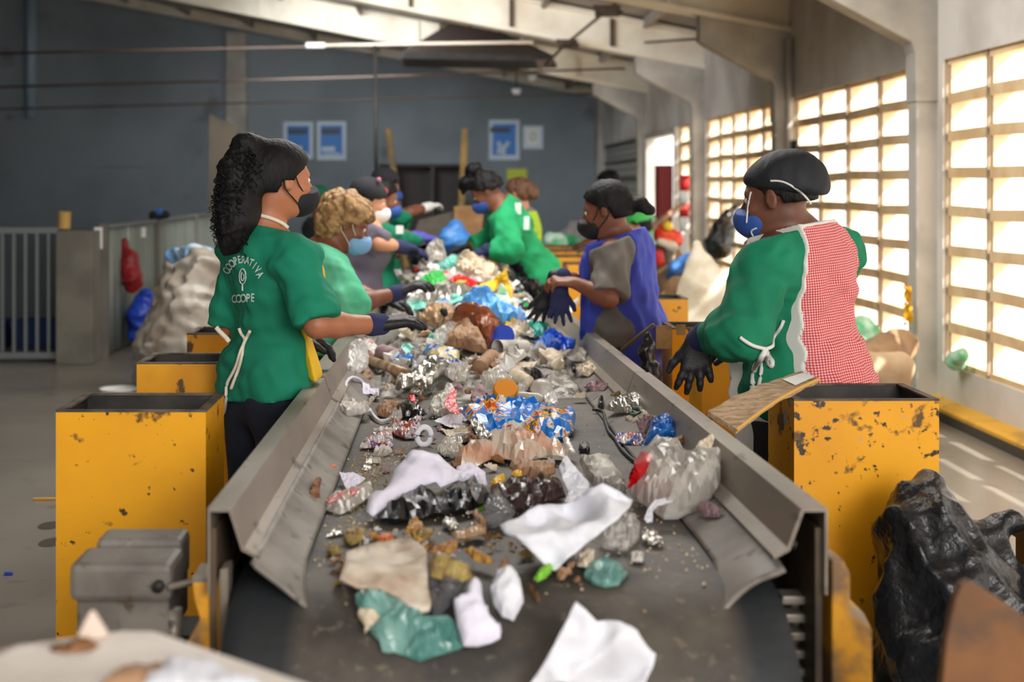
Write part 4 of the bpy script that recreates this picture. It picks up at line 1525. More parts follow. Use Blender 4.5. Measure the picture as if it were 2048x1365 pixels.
def pinafore(pp, m, trim, name, seed, folds, ex=0.034, half=0.125, off=0.0, low=-0.55, edge=0.016, res=0.007, bust=1, belly=0.5):
    """front and back panels joined over the shoulders, open at the sides; they lie on the shirt's own folds"""
    def base(e=0.0):
        s = SD()
        pp.torso(s, ex + e, 0.06, bust, belly)
        s.ell(pp.tp(-0.25), (0.15 * pp.g + ex + e, 0.19 * pp.g + ex + e, 0.36), pp.RT, 0.08)
        return s
    c0, tl, tu, tf = A3(pp.tp(0.0)), A3(pp.tl), A3(pp.tu), A3(pp.tf)
    Lh = (pp.J['neck'] - pp.J['hip']).length

    def width(X):
        q = X - c0
        h = (q @ tu) / Lh
        hw = half * np.interp(h, [-1.2, -0.1, 0.25, 0.62, 0.85, 1.05], [1.30, 1.18, 1.04, 0.96, 0.94, 0.80]).astype(np.float32)
        return np.abs(q @ tl - off) - hw, h, q

    def cut(X, d):
        w, h, q = width(X)
        d = d + waves(X, folds, 26, seed) + waves(X, folds * 0.5, 55, seed + 5)
        neck = (X - A3(pp.tp(1.02))) @ A3(pp.tu + pp.tf * 0.25)
        d = np.maximum(np.maximum(d, w), neck - 0.012)
        return np.maximum(d, (low - h) * Lh)

    def uv(V):
        q = V - c0
        a = np.arctan2(q @ tl, np.abs(q @ tf) + 0.03) * 0.19
        return np.stack([a, q @ tu], 1)
    o = pp.wear(name, base().mod(cut), m, res, uvf=uv)

    def tcut(X, d):
        w, h, q = width(X)
        d = d + waves(X, folds, 26, seed) + waves(X, folds * 0.5, 55, seed + 5)
        neck = (X - A3(pp.tp(1.02))) @ A3(pp.tu + pp.tf * 0.25)
        band = np.minimum(np.maximum(np.abs(w + edge * .3) - edge * 0.5, off - q @ tl), np.maximum(np.maximum(np.abs(neck - 0.006) - 0.006, w), q @ tf))
        d = np.maximum(np.maximum(d, band), neck - 0.016)
        return np.maximum(d, (low - h) * Lh)
    if trim is not None:
        pp.wear('trim', base(0.004).mod(tcut), trim, 0.005, parent=o)
    return o


apb = pinafore(pb, M['gingham'], M['elastic'], 'gingham_apron', 14, 0.012, half=0.208, off=-0.045, belly=.6, edge=0.008)
bvd = bvh_of([sb, apb])
for pts, rr in (([(1568, 640), (1560, 655), (1549, 675), (1540, 690), (1527, 697)], 0.006), ([(1527, 697), (1505, 692), (1490, 684), (1480, 676)], 0.006),
                ([(1527, 697), (1517, 715), (1512, 740), (1509, 770), (1508, 790)], 0.009), ([(1527, 697), (1529, 720), (1523, 750), (1519, 782)], 0.006),
                ([(1527, 697), (1538, 710), (1546, 725), (1543, 733), (1536, 722), (1529, 704)], 0.008)):
    MB().tube(smooth_path([on(bvd, x, y, .008, 4.05) for x, y in pts]), rr, 7).build('tie', M['elastic'], apb, True)

# ---- woman in the blue apron further along the right side
YC = 6.05
J = dict(neck=P(1238, 478, 6.08), hip=P(1250, 668, 6.10), sh_l=P(1226, 508, 5.92), sh_r=P(1250, 500, 6.26),
         el_l=P(1216, 596, 5.80), wr_l=P(1150, 566, 5.86), el_r=P(1200, 590, 6.30), wr_r=P(1146, 556, 6.08))
full_joints(J, yaw=158, hipw=0.085, out=0.07)
pc = Person('woman in a royal blue apron and grey tee, holding out a pair of gloves', J,
            (P(1213, 419, 6.06), 160, -14, 0, 1.08), 158, 1.06)
lh = dict(W=J['wr_l'], d=V3(-0.95, 0.2, 0.1), n=V3(0.1, -0.3, 0.95), t=V3(-0.1, 0.9, 0.3), curl=(35, 40, 30))
rh = dict(W=J['wr_r'], d=V3(-0.9, -0.2, 0.1), n=V3(0.1, 0.3, 0.95), t=V3(-0.1, -0.9, 0.3), curl=(35, 40, 30))
pc.body(M['skin_brown'], (lh, rh), bust=1, belly=0.3, res=0.009)
pc.eyes()
sc_ = pc.shirt(M['grey_tee'], 'tee_shirt', (0.98, 0.98), (-0.03, 0, 0), ex=0.02, folds=0.012, seed=31, bust=1, belly=.3, ends=(0.084, 0.08), res=0.009, sex=0.014)
pc.trousers(M['brown_trouser'])
pc.shoes(M['black'])
mk = pc.mask(M['mask_black'])
pc.ear_loops(mk, M['mask_black'], 0.003)


def knot(s):
    s.cone(pc.h(-0.10, 0, 0.0), pc.h(-0.15, 0, -0.015), 0.02, 0.03, 0.03)
    s.cone(pc.h(-0.15, 0, -0.01), pc.h(-0.185, 0, -0.05), 0.03, 0.022, 0.02)
    s.cone(pc.h(-0.15, 0, -0.01), pc.h(-0.17, 0.02, -0.055), 0.024, 0.012, 0.02)


hc = pc.hair_cap(M['hair_black'], ex=0.012, amp=0.002, freq=90, extra=knot, back_low=-0.05, low=0.0)
pc.wear('hair', hc, M['hair_black'], 0.007, pc.box_around([pc.C], 0.26))
pinafore(pc, M['blue_apron'], None, 'blue_apron', 31, 0.012, ex=0.046, half=0.165, low=-0.50, belly=.3, res=0.008)

# ---- blond woman leaning over the belt on the left
YD_ = 6.15
J = dict(neck=P(642, 502, 6.15), hip=P(612, 690, 6.05), sh_r=P(660, 545, 5.98), sh_l=P(640, 530, 6.32),
         el_r=P(704, 610, 5.86), wr_r=P(796, 586, 6.02), el_l=P(700, 585, 6.45), wr_l=P(770, 600, 6.42))
full_joints(J, yaw=22)
pd = Person('blond woman in a mint green top and pale blue mask reaching over the belt', J,
            (P(691, 446, 6.16), 12, -24, 0, 1.10), 22, 1.10)
rh = dict(W=J['wr_r'], d=V3(0.85, 0.2, 0.35), n=V3(-.35, -0.2, 0.9), t=V3(0.1, 0.95, 0.1), curl=(22, 28, 24), sc=1.1)
lh = dict(W=J['wr_l'], d=V3(0.9, 0, -0.2), n=V3(0.1, 0.1, 0.9), t=V3(0, -0.9, 0), curl=(25, 30, 20))
pd.body(M['skin_brown'], (rh, lh), bust=1, belly=.4, res=0.009)
pd.eyes()
pd.shirt(M['mint_green'], 'jersey', (1.12, 1.12), (-0.06, 0, 0), ex=0.022, folds=0.010, seed=41, bust=1, belly=.4, ends=(0.058, 0.058), res=0.009, sex=0.016)
pd.trousers(M['dark_cloth'])
pd.shoes(M['black'])
g = pd.glove(rh, M['glove_black'], cuff=J['wr_r'].lerp(J['el_r'], 0.12), cuff_r=0.04, cuff_m=M['glove_navy'], res=0.006)
pd.glove(lh, M['glove_black'], res=0.006)
mk = pd.mask(M['mask_pale'])
pd.ear_loops(mk, M['elastic'], 0.002)


def curls(s):
    s.ell(pd.h(-0.02, 0, 0.045), (0.115, 0.10, 0.095), pd.RH, 0.03)
    s.ell(pd.h(-0.06, 0, -0.02), (0.075, 0.092, 0.09), pd.RH, 0.03)
    s.cone(pd.h(0.06, 0.02, 0.095), pd.h(0.095, -0.01, 0.06), 0.035, 0.022, 0.03)
    s.mod(lambda X, d: np.maximum(d, np.where((X - A3(pd.C)) @ A3(pd.f) > 0.06, 0.045 - (X - A3(pd.C)) @ A3(pd.u), -1)))
    s.mod(lambda X, d: np.maximum(d, np.where(np.abs((X - A3(pd.C)) @ A3(pd.f) - 0.03) < 0.035, 0.01 - (X - A3(pd.C)) @ A3(pd.u), -1)))


hd_ = pd.hair_cap(M['hair_blond'], ex=0.02, amp=0.010, freq=55, extra=curls, back_low=-0.09)
pd.wear('hair', hd_, M['hair_blond'], 0.006, pd.box_around([pd.C], 0.24))

# ---- woman with a high bun bending over the belt, far right
J = dict(neck=P(1000, 408, 8.9), hip=P(1082, 555, 9.0), sh_l=P(1008, 440, 8.72), sh_r=P(1004, 424, 9.08),
         el_l=P(1022, 500, 8.55), wr_l=P(978, 500, 8.6), el_r=P(985, 480, 9.2), wr_r=P(938, 494, 9.1))
full_joints(J, yaw=168, out=0.10, hipw=0.07)
pe = Person('woman with a high black bun in a bright green top bending over the far heap', J,
            (P(972, 382, 8.9), 172, -38, 0, 1.05), 168, 1.0)
lh = dict(W=J['wr_l'], d=V3(-0.95, 0, -0.2), n=V3(0, -0.3, 0.9), t=V3(0, 0.9, 0.3), curl=(25, 30, 20))
rh = dict(W=J['wr_r'], d=V3(-0.95, 0, -0.2), n=V3(0, 0.3, 0.9), t=V3(0, -0.9, 0.3), curl=(25, 30, 20))
pe.body(M['skin_brown'], (lh, rh), bust=1, res=0.012)
pe.eyes()
se = pe.shirt(M['leaf_green'], 'jersey', (1.85, 1.9), (0.0, 0, 0), ex=0.024, folds=0.010, seed=51, bust=1, res=0.011, sex=0.014)
pe.trousers(M['grey_trouser'])
pe.shoes(M['black'])
pe.glove(lh, M['glove_navy'], cuff=J['wr_l'].lerp(J['el_l'], 0.2), cuff_r=0.05, res=0.008)
pe.glove(rh, M['glove_black'], res=0.008)
pe.mask(M['mask_blue'])
pf = SD()
pe.torso(pf, 0.034, 0.05, bust=1)
pf.mod(lambda X, d: np.maximum(np.abs(d) - 0.004, np.maximum(0.02 - (X - A3(pe.tp(.4))) @ A3(pe.tf), (X - A3(pe.tp(.55))) @ A3(pe.tu))))
pe.wear('apron', pf, M['dark_cloth'], 0.012)


def bun(s):
    s.ell(pe.h(-0.02, 0, 0.16), (0.06, 0.06, 0.05), pe.RH, 0.03)
    s.ell(pe.h(0.07, 0, 0.12), (0.05, 0.06, 0.04), pe.RH, 0.03)
    s.cone(pe.h(0.08, 0, 0.12), pe.h(0.13, 0, 0.08), 0.035, 0.015, 0.03)


he = pe.hair_cap(M['hair_black'], ex=0.014, amp=0.008, freq=50, extra=bun, back_low=-0.03)
pe.wear('hair', he, M['hair_black'], 0.009, pe.box_around([pe.C], 0.32))
bve = bvh_of([se])
for (x, y, w, h) in ((1035, 418, 12, 22), (1052, 447, 11, 26)):
    vs = [on(bve, x + a * w / 2, y + b * h / 2, .006, 8.8) for b in (-1, -.5, 0, .5, 1) for a in (-1, 0, 1)]
    mesh_obj('back_print', vs, [(i * 3 + j, i * 3 + j + 1, i * 3 + j + 4, i * 3 + j + 3) for i in range(4) for j in range(2)], M['print_white'], se)

# ---- people behind
def far_person(label, head, neck, hip, Y, yaw, hyaw, shirt_m, skin_m, hair_m, arms, tr=M['dark_cloth'], sleeves=(0.95, 0.95), hands_m=None, mask_m=None, cap_m=None, pitch=-15, extra=None, out=0.0, g=1.0, seed=60):
    hipp = P(hip[0], hip[1], Y)
    J = dict(neck=P(neck[0], neck[1], Y), hip=hipp)
    ty = math.radians(yaw)
    l = Vector((-math.sin(ty), math.cos(ty), 0))
    f = Vector((math.cos(ty), math.sin(ty), 0))
    for sd, sg in (('l', 1), ('r', -1)):
        J['sh_' + sd] = J['neck'] + l * (0.165 * sg) + V3(0, 0, -0.07)
        if arms.get(sd):
            (ex, ey, ed), (wx, wy, wd) = arms[sd]
            J['el_' + sd], J['wr_' + sd] = P(ex, ey, Y + ed), P(wx, wy, Y + wd)
        else:
            J['el_' + sd] = J['sh_' + sd] + V3(0, 0, -0.27) + f * 0.05
            J['wr_' + sd] = J['el_' + sd] + f * 0.2 + V3(0, 0, -0.06)
    full_joints(J, yaw=yaw, out=out)
    p = Person(label, J, (P(head[0], head[1], Y), hyaw, pitch, 0, 1.05), yaw, g)
    hands = []
    for sd, sg in (('l', 1), ('r', -1)):
        d = (J['wr_' + sd] - J['el_' + sd]).normalized()
        hands.append(dict(W=J['wr_' + sd], d=d, n=V3(0, 0, 1) - d * d.z, t=d.cross(V3(0, 0, 1)) * sg, curl=(25, 30, 20)))
    p.body(skin_m, hands, bust=1, res=0.014)
    p.eyes()
    p.sh = p.shirt(shirt_m, 'shirt', sleeves, (-0.04, 0, 0), ex=0.022, folds=0.009, seed=seed, bust=1, res=0.013, sex=0.012, ends=(0.06, 0.06))
    p.trousers(tr, res=0.014)
    p.shoes(M['black'])
    if hands_m is not None:
        for hd in hands:
            p.glove(hd, hands_m, cuff=hd['W'] - hd['d'] * 0.05, cuff_r=0.042, res=0.010)
    if mask_m is not None:
        p.mask(mask_m)
    if cap_m is not None:
        c = SD().ell(p.h(-0.02, 0, 0.055), (0.118, 0.098, 0.088), p.RH, 0.03)
        c.mod(lambda X, d: np.maximum(d + waves(X, .003, 30, 4), 0.02 - (X - A3(p.C)) @ A3(p.u)))
        p.cap = p.wear('cap', c, cap_m, 0.010, p.box_around([p.C], 0.2))
    hh = p.hair_cap(hair_m, ex=0.012, amp=0.006, freq=50, extra=extra(p) if extra else None, back_low=-0.07)
    p.wear('hair', hh, hair_m, 0.011, p.box_around([p.C], 0.26))
    return p


p1 = far_person('person in a mauve grey shirt and dark flowered cap behind the blond woman', (738, 402), (735, 446), (712, 590), 7.95, 20, 8, M['grey_mauve'], M['skin_fair'], M['hair_black'],
                dict(r=((757, 488, -.22), (806, 494, -.05)), l=((770, 490, .2), (815, 498, .25))), hands_m=M['glove_navy'], mask_m=M['white'], cap_m=M['dark_cloth'], seed=61, out=-0.20)
fl = p1.h(0.02, -0.06, 0.13)
MB().tube([fl, fl + V3(0, -0.02, 0.004)], 0.014, 10).build('cap_flower', mat('pink_cloth', (190, 110, 136), 0.8), p1.cap, True)
p2 = far_person('person in long green sleeves with a red hair cover, far left of the heap', (765, 398), (752, 440), (748, 580), 8.9, 12, 5, M['sweat_green'], M['skin_brown'], M['hair_black'],
                dict(r=((790, 478, -.2), (838, 478, .0)), l=((792, 470, .25), (842, 474, .3))), sleeves=(1.9, 1.9), hands_m=mat('violet_glove', (84, 80, 176), 0.7), mask_m=M['mask_blue'], cap_m=None, seed=62, out=-0.12)
rc = SD().ell(p2.h(-0.03, 0.0, 0.03), (0.11, 0.10, 0.095), p2.RH).ell(p2.h(0.02, -0.02, 0.02), (0.06, 0.085, 0.06), p2.RH)
rc.mod(lambda X, d: np.maximum(d, (X - A3(p2.h(0.02, 0, 0))) @ A3(p2.f)))
p2.wear('hair_cover', rc, M['red'], 0.011, p2.box_around([p2.C], 0.2))
MB().box(*[q for ab in zip(P(792, 452, 8.6), P(806, 468, 8.6)) for q in (min(ab), max(ab) + 0.002)]).build('sleeve_badge', M['white'], p2.sh)
p3 = far_person('person in a green short sleeved top reaching out right with a white glove', (772, 372), (785, 414), (760, 560), 10.4, 20, 10, M['sweat_green'], M['skin_brown'], M['hair_black'],
                dict(r=((822, 424, -.15), (858, 414, .0)), l=((800, 450, .25), (812, 470, .3))), sleeves=(1.1, 0.95), hands_m=M['white'], mask_m=M['mask_blue'], cap_m=M['dark_cloth'], seed=63, out=-0.1)
p4 = far_person('person in dark clothes and a green cap standing far left behind the blond woman', (641, 405), (640, 440), (640, 560), 11.2, 30, 20, M['dark_cloth'], M['skin_brown'], M['hair_black'],
                {}, cap_m=mat('green_cap', (12, 92, 66), .8), seed=64)
p5 = far_person('brown haired person in a hi-vis vest behind the woman with the bun', (1036, 388), (1044, 424), (1058, 550), 10.6, 165, 150, M['grey_trouser'], M['skin_fair'], M['hair_brown'],
                {}, seed=65, mask_m=M['white'], extra=lambda p: (lambda s: s.ell(p.h(-0.12, 0, -0.01), (0.055, 0.06, 0.075), p.RH, 0.03)))
vs_ = SD()
p5.torso(vs_, 0.036, 0.05, bust=1)
vs_.mod(lambda X, d: np.maximum(np.maximum(d, -d - .014), np.maximum(-(X - A3(p5.tp(0.1))) @ A3(p5.tu), (X - A3(p5.tp(1.0))) @ A3(p5.tu))))
p5.wear('vest', vs_, M['hi_vis'], 0.013)
p6 = far_person('person in a pale shirt and green hair cover behind the blue apron', (1275, 452), (1278, 482), (1275, 600), 11.45, 175, 170, mat('pale_blue_cloth', (150, 178, 190), .8), M['skin_fair'], M['hair_black'],
                {}, cap_m=mat('lime_cover', (70, 190, 90), .6), mask_m=M['white'], seed=66)
p7 = far_person('dark haired person almost hidden behind the blue apron woman', (1216, 368), (1222, 404), (1226, 540), 12.6, 175, 170, M['grey_mauve'], M['skin_brown'], M['hair_black'],
                {}, seed=67)
# ------------------------------------------------------------------ litter on the belt
def mound(x, y):
    """height of the heaped litter above the belt"""
    h = np.interp(y, [4.3, 4.9, 5.5, 6.2, 7.0, 8.0, 9.0, 9.6, 9.8], [0, 0.03, 0.075, 0.13, 0.20, 0.29, 0.36, 0.38, 0.30])
    u = np.clip(np.abs((x - 0.138) / 0.50), 0, 1)
    return h * (1 - u ** 3) + 0.012 * np.sin(x * 17 + y * 5) * np.clip((y - 4.6), 0, 1) * (1 - u ** 3)


def surf_z(x, y):
    """belt (with its drum end) plus the heap"""
    zb = 0.749 + KS * (y - Y0)
    dz = np.maximum(YD - y, 0)
    dr = R - np.sqrt(np.maximum(R * R - np.minimum(dz, R * 0.985) ** 2, 1e-6))
    # the rubber skirts rise from the belt to the rail feet
    wr = np.clip((x - SXR) / (0.63 - SXR), 0, 1)
    wl = np.clip((SXL - x) / (SXL + 0.35), 0, 1)
    sk = 0.067 * (1 - (1 - np.maximum(wr, wl)) ** 0.75)
    m = mound(x, y)
    return zb - dr + np.maximum(m, sk)


_YS = np.concatenate([np.arange(2.16, 6.0, 0.004), np.arange(6.0, 11.0, 0.02)])


def hit(px, py, lift=0.0):
    """distance at which the ray through a pixel meets the litter surface raised by lift"""
    px, py = np.atleast_1d(np.asarray(px, float)), np.atleast_1d(np.asarray(py, float))
    out = np.empty(len(px))
    for i in range(len(px)):
        x = (px[i] - CX) / FPX * _YS
        z = HC + (CY - py[i]) / FPX * _YS
        d = z - surf_z(x, _YS) - lift
        k = np.argmax(d < 0)
        if d[k] >= 0:
            out[i] = 9.6
        elif k == 0:
            out[i] = _YS[0]
        else:
            t = d[k - 1] / (d[k - 1] - d[k])
            out[i] = _YS[k - 1] + t * (_YS[k] - _YS[k - 1])
    return out


ZO = {'A': (600, 560, 3.4133), 'B': (600, 860, 2.703), 'C': (1000, 860, 2.703), 'D': (1100, 560, 3.412), 'E': (820, 380, 4.096), 'F': (560, 360, 4.875), 'P': (0, 0, 1.0)}


def fill(poly, step, rag, seed):
    """constrained triangulation of an outline with inner points; returns 2D verts, tris, boundary count"""
    r = random.Random(seed)
    bd = []
    n = len(poly)
    for i in range(n):
        a, b = Vector(poly[i]), Vector(poly[(i + 1) % n])
        m = max(1, int((b - a).length / step))
        nr = Vector((-(b - a).y, (b - a).x))
        nr = nr.normalized() if nr.length else nr
        for k in range(m):
            q = a.lerp(b, k / m)
            if k:
                q = q + nr * r.uniform(-rag, rag) * step
            bd.append(q)
    nb = len(bd)
    xs, ys = [q.x for q in bd], [q.y for q in bd]
    bx = np.array(xs); by = np.array(ys)
    cx2, cy2 = np.roll(bx, -1), np.roll(by, -1)

    def inside(x, y):
        c = ((by > y) != (cy2 > y)) & (x < (cx2 - bx) * (y - by) / np.where(cy2 == by, 1e-9, cy2 - by) + bx)
        return c.sum() % 2 == 1
    pts = list(bd)
    y = min(ys)
    row = 0
    while y < max(ys):
        x = min(xs) + (step / 2 if row % 2 else 0)
        while x < max(xs):
            q = (x + r.uniform(-.25, .25) * step, y + r.uniform(-.25, .25) * step)
            if inside(*q) and np.min((bx - q[0]) ** 2 + (by - q[1]) ** 2) > (0.45 * step) ** 2:
                pts.append(Vector(q))
            x += step
        y += step * 0.87
        row += 1
    v, e, f, *_ = mgeo.delaunay_2d_cdt([Vector((p[0], p[1])) for p in pts], [(i, (i + 1) % nb) for i in range(nb)], [], 1, 1e-4)
    return [Vector((q[0], q[1])) for q in v], [tuple(t) for t in f]


def crease(p, f, seed):
    """folded-sheet height: sharp ridges from layered folded noise, about -0.5..0.5"""
    q = Vector(p) * f + Vector((seed * 3.1, seed * 1.7, seed * 0.9))
    a = abs(mnoise.noise(q)) * 2
    b = abs(mnoise.noise(q * 2.1 + Vector((9, 4, 2)))) * 2
    return (0.65 * (1 - a) + 0.35 * (1 - b)) - 0.62


def sheet(name, pts2, tris, pos, nrm, m, thick=0.0016, puff=0.0, crumple=0.006, freq=22, seed=0, smooth=True, parent=None, fine=0.6):
    """a closed body from a filled outline: pos/nrm give the place and the outward direction of every point"""
    n = len(pts2)
    P3 = [Vector(q) for q in pos]
    # boundary edges
    cnt = {}
    for t in tris:
        for i in range(len(t)):
            a, b = t[i], t[(i + 1) % len(t)]
            k = (min(a, b), max(a, b))
            cnt.setdefault(k, []).append((a, b))
    bd = [v[0] for v in cnt.values() if len(v) == 1]
    bset = sorted({i for e in bd for i in e})
    B = np.array([P3[i] for i in bset])
    A = np.array([tuple(q) for q in P3])
    dist = np.sqrt(((A[:, None, :] - B[None]) ** 2).sum(-1)).min(1)
    dm = max(dist.max(), 1e-6)
    top, bot = [], []
    for i, q in enumerate(P3):
        nn = nrm[i] if isinstance(nrm, list) else nrm
        u = min(1.0, dist[i] / dm)
        bulge = puff * math.sqrt(max(0.0, 1 - (1 - u) ** 2))
        c = 1.5 * crumple * (crease(q, freq, seed) + fine * crease(q, freq * 2.7, seed + 5)) * (0.6 + 0.4 * min(1, u * 3))
        w = q + nn * (bulge + c + (crumple * 0.3))
        top.append(w)
        bot.append(q - nn * thick if puff > 0.004 else w - nn * thick)
    fs = [tuple(t) for t in tris] + [tuple(i + n for i in t)[::-1] for t in tris]
    fs += [(b, a, a + n, b + n) for a, b in bd]
    o = mesh_obj(name, top + bot, fs, m, parent, smooth)
    bm = bmesh.new()
    bm.from_mesh(o.data)
    bmesh.ops.recalc_face_normals(bm, faces=bm.faces)
    bm.to_mesh(o.data)
    bm.free()
    return o


_seed = [100]


def item(name, label, cat, zoom, poly, m, tilt=1.0, lift=0.004, puff=0.0, crumple=0.006, freq=22, rag=0.12, thick=0.0016, group=None, step=None, parent=None, smooth=False, Y=None, fine=0.6):
    """a piece of litter lying on the belt with the given outline; tilt 1 = flat, 0 = standing up"""
    ox, oy, sc = ZO[zoom]
    pl = [(ox + x / sc, oy + y / sc) for x, y in poly]
    _seed[0] += 1
    sd = _seed[0]
    w = max(max(p[0] for p in pl) - min(p[0] for p in pl), max(p[1] for p in pl) - min(p[1] for p in pl))
    st = step or max(3.0, min(10.0, w / 17))
    pts, tris = fill(pl, st, rag, sd)
    px, py = [q.x for q in pts], [q.y for q in pts]
    kb = int(np.argmax([p[1] for p in pl]))
    if Y is None:
        Yf = hit(px, py, lift)
        Yb = float(hit(pl[kb][0], pl[kb][1], lift)[0])
        Yf = np.minimum(Yf, Yb + 0.55)
    else:
        Yf, Yb = np.full(len(px), Y), Y
    pos = []
    for i in range(len(px)):
        y = Yb + tilt * (Yf[i] - Yb)
        if Y is None:
            y = min(y, Yf[i])
        pos.append(P(px[i], py[i], y))
    # outward direction: between up and towards the photographer, by the tilt
    a = math.radians(90 * tilt)
    nv = Vector((0, -math.cos(a) - 0.15, math.sin(a) + 0.1)).normalized()
    o = sheet(name, pts, tris, pos, nv, m, thick, puff, crumple, freq, sd, smooth, parent, fine)
    if label:
        tag(o, label, cat, group)
    return o


def lathe(name, label, cat, a, b, prof, m, n=20, parent=None, smooth=True, group=None):
    """prof: (fraction along a->b, radius); open profile walked out and back for hollow things"""
    a, b = Vector(a), Vector(b)
    t = (b - a).normalized()
    u = t.cross(Vector((0, 0, 1)))
    u = u.normalized() if u.length > 0.1 else t.cross(Vector((1, 0, 0))).normalized()
    w = t.cross(u)
    vs, fs = [], []
    for f, r_ in prof:
        for k in range(n):
            an = 2 * math.pi * k / n
            vs.append(a.lerp(b, f) + u * (r_ * math.cos(an)) + w * (r_ * math.sin(an)))
    for i in range(len(prof) - 1):
        for k in range(n):
            fs.append((i * n + k, i * n + (k + 1) % n, (i + 1) * n + (k + 1) % n, (i + 1) * n + k))
    o = mesh_obj(name, vs, fs, m, parent, smooth)
    if label:
        tag(o, label, cat, group)
    return o


def cup(name, label, a, b, ra, rb, m, group=None, lid=None):
    """open cup: a = base centre, b = mouth centre"""
    return lathe(name, label, 'cup', a, b, [(0, 0.001), (0, ra), (0.03, ra * 1.02), (0.97, rb), (1.0, rb * 1.06), (1.0, rb * 0.98), (0.95, rb * 0.95), (0.04, ra * 0.93), (0.04, 0.001)], m, group=group)


def bottle(name, label, a, b, r_, m, cap_m, group=None):
    o = lathe(name, label, 'bottle', a, b, [(0, 0.001), (0, r_ * .9), (0.04, r_), (0.3, r_), (0.34, r_ * .94), (0.38, r_), (0.66, r_), (0.84, r_ * .45), (0.92, r_ * .36), (0.92, 0.001)], m, group=group)
    a, b = Vector(a), Vector(b)
    lathe('bottle_cap', None, None, a.lerp(b, .9), b, [(0, 0.001), (0, r_ * .44), (1, r_ * .44), (1, 0.001)], cap_m, parent=o)
    return o


def sp(px, py, lift=0.0):
    """point on the litter surface under a pixel"""
    return P(px, py, float(hit(px, py, lift)[0]))


# materials of the litter
M['paper'] = mat('white_paper', (222, 222, 230), 0.8, sss=0.05)
M['lilac_cloth'] = mat('white_cloth', (226, 222, 238), 0.85, sss=0.05, bump=0.1, bscale=120)
M['grey_white'] = mat('dirty_white_plastic', (206, 202, 196), 0.5, c2=(170, 162, 152), scale=14)
M['cream'] = mat('cream_paper', (222, 208, 186), 0.8, c2=(190, 172, 146), scale=14)
M['dirty_board'] = mat('dirty_white_board', (216, 204, 188), 0.85, c2=(150, 118, 88), scale=9, lo=0.5, hi=0.72)
M['kraft'] = mat('kraft_board', (170, 132, 100), 0.7, c2=(140, 104, 76), scale=8)
M['brown_bag'] = mat('shiny_brown_bag', (150, 84, 52), 0.28, c2=(118, 62, 38), scale=9, bump=0.3)
M['tan_film'] = mat('tan_film', (186, 152, 116), 0.3, c2=(120, 92, 70), scale=16, bump=0.4)
M['foil'] = mat('silver_foil', (206, 204, 198), 0.22, 0.85, c2=(176, 170, 160), scale=20, bump=0.6, bscale=50)
M['clear'] = film('clear_film', (214, 210, 204), 0.42, 0.14)
M['clear_dense'] = film('cloudy_film', (208, 202, 192), 0.62, 0.2)
M['white_film'] = film('white_film', (232, 230, 228), 0.9, 0.25)
M['orange_print_film'] = film('printed_cream_film', (218, 206, 190), 0.88, 0.22, c2=(212, 158, 128))
M['teal_film'] = film('teal_film', (84, 142, 134), 0.72, 0.2, c2=(140, 184, 176))
M['aqua'] = mat('aqua_film', (116, 196, 182), 0.4, c2=(150, 214, 202), scale=10)
M['dark_film'] = film('dark_purple_film', (58, 40, 42), 0.9, 0.15)
M['smoke_film'] = film('smoky_grey_film', (96, 94, 98), 0.7, 0.18)
M['black_film'] = mat('black_film', (22, 23, 24), 0.25, bump=0.5, bscale=24, spec=0.7)
M['light_blue'] = mat('light_blue_film', (70, 150, 224), 0.35, c2=(110, 180, 238), scale=7, bump=0.4)
M['blue_film'] = mat('cobalt_film', (34, 84, 200), 0.3, c2=(60, 120, 220), scale=8, bump=0.4)
M['sky_film'] = mat('azure_film', (28, 122, 204), 0.35, c2=(40, 100, 180), scale=9, bump=0.4)
M['green_film'] = mat('grass_green_film', (40, 166, 62), 0.35, c2=(70, 190, 90), scale=9)
M['pale_green'] = mat('pale_green_film', (176, 222, 188), 0.4, c2=(200, 234, 204), scale=9)
M['yellow_film'] = mat('yellow_film', (240, 204, 52), 0.4, c2=(228, 180, 40), scale=9)
M['red_film'] = mat('red_film', (210, 24, 30), 0.35, c2=(180, 16, 22), scale=9)
M['teal'] = mat('teal_rubber', (50, 166, 148), 0.5)
M['cobalt'] = mat('cobalt_plastic', (30, 66, 176), 0.4)
M['orange_lid'] = mat('orange_plastic', (222, 140, 30), 0.45)
M['mauve_paper'] = mat('mauve_paper', (164, 136, 140), 0.8, c2=(140, 112, 116), scale=20)
M['peel'] = mat('mustard_peel', (190, 142, 64), 0.6, c2=(140, 92, 40), scale=40)
M['peel_olive'] = mat('olive_peel', (158, 136, 72), 0.6, c2=(120, 96, 50), scale=40)
M['peel_orange'] = mat('orange_peel', (226, 120, 34), 0.5, c2=(190, 92, 30), scale=40)
M['leaf_brown'] = mat('dry_brown_leaf', (140, 94, 56), 0.7, c2=(100, 66, 40), scale=40)
M['lime'] = mat('lime_leaf', (128, 196, 60), 0.5)
M['pink_plastic'] = mat('pink_plastic', (232, 60, 120), 0.4)
M['wood'] = mat('split_board', (178, 150, 116), 0.8, c2=(140, 114, 84), scale=7, stretch=(3, 12, 12), c3=(206, 184, 152), scale3=9)
M['wood_edge'] = mat('raw_wood_edge', (206, 158, 80), 0.8)
M['crumb'] = mat('food_crumbs', (150, 124, 84), 0.8, c2=(196, 180, 150), scale=60, lo=0.45, hi=0.55)
M['litter_mix'] = mat('mixed_litter', (122, 114, 104), 0.6, c2=(190, 186, 178), scale=13, lo=0.48, hi=0.56, c3=(60, 56, 54), scale3=17, lo3=0.56, hi3=0.6)


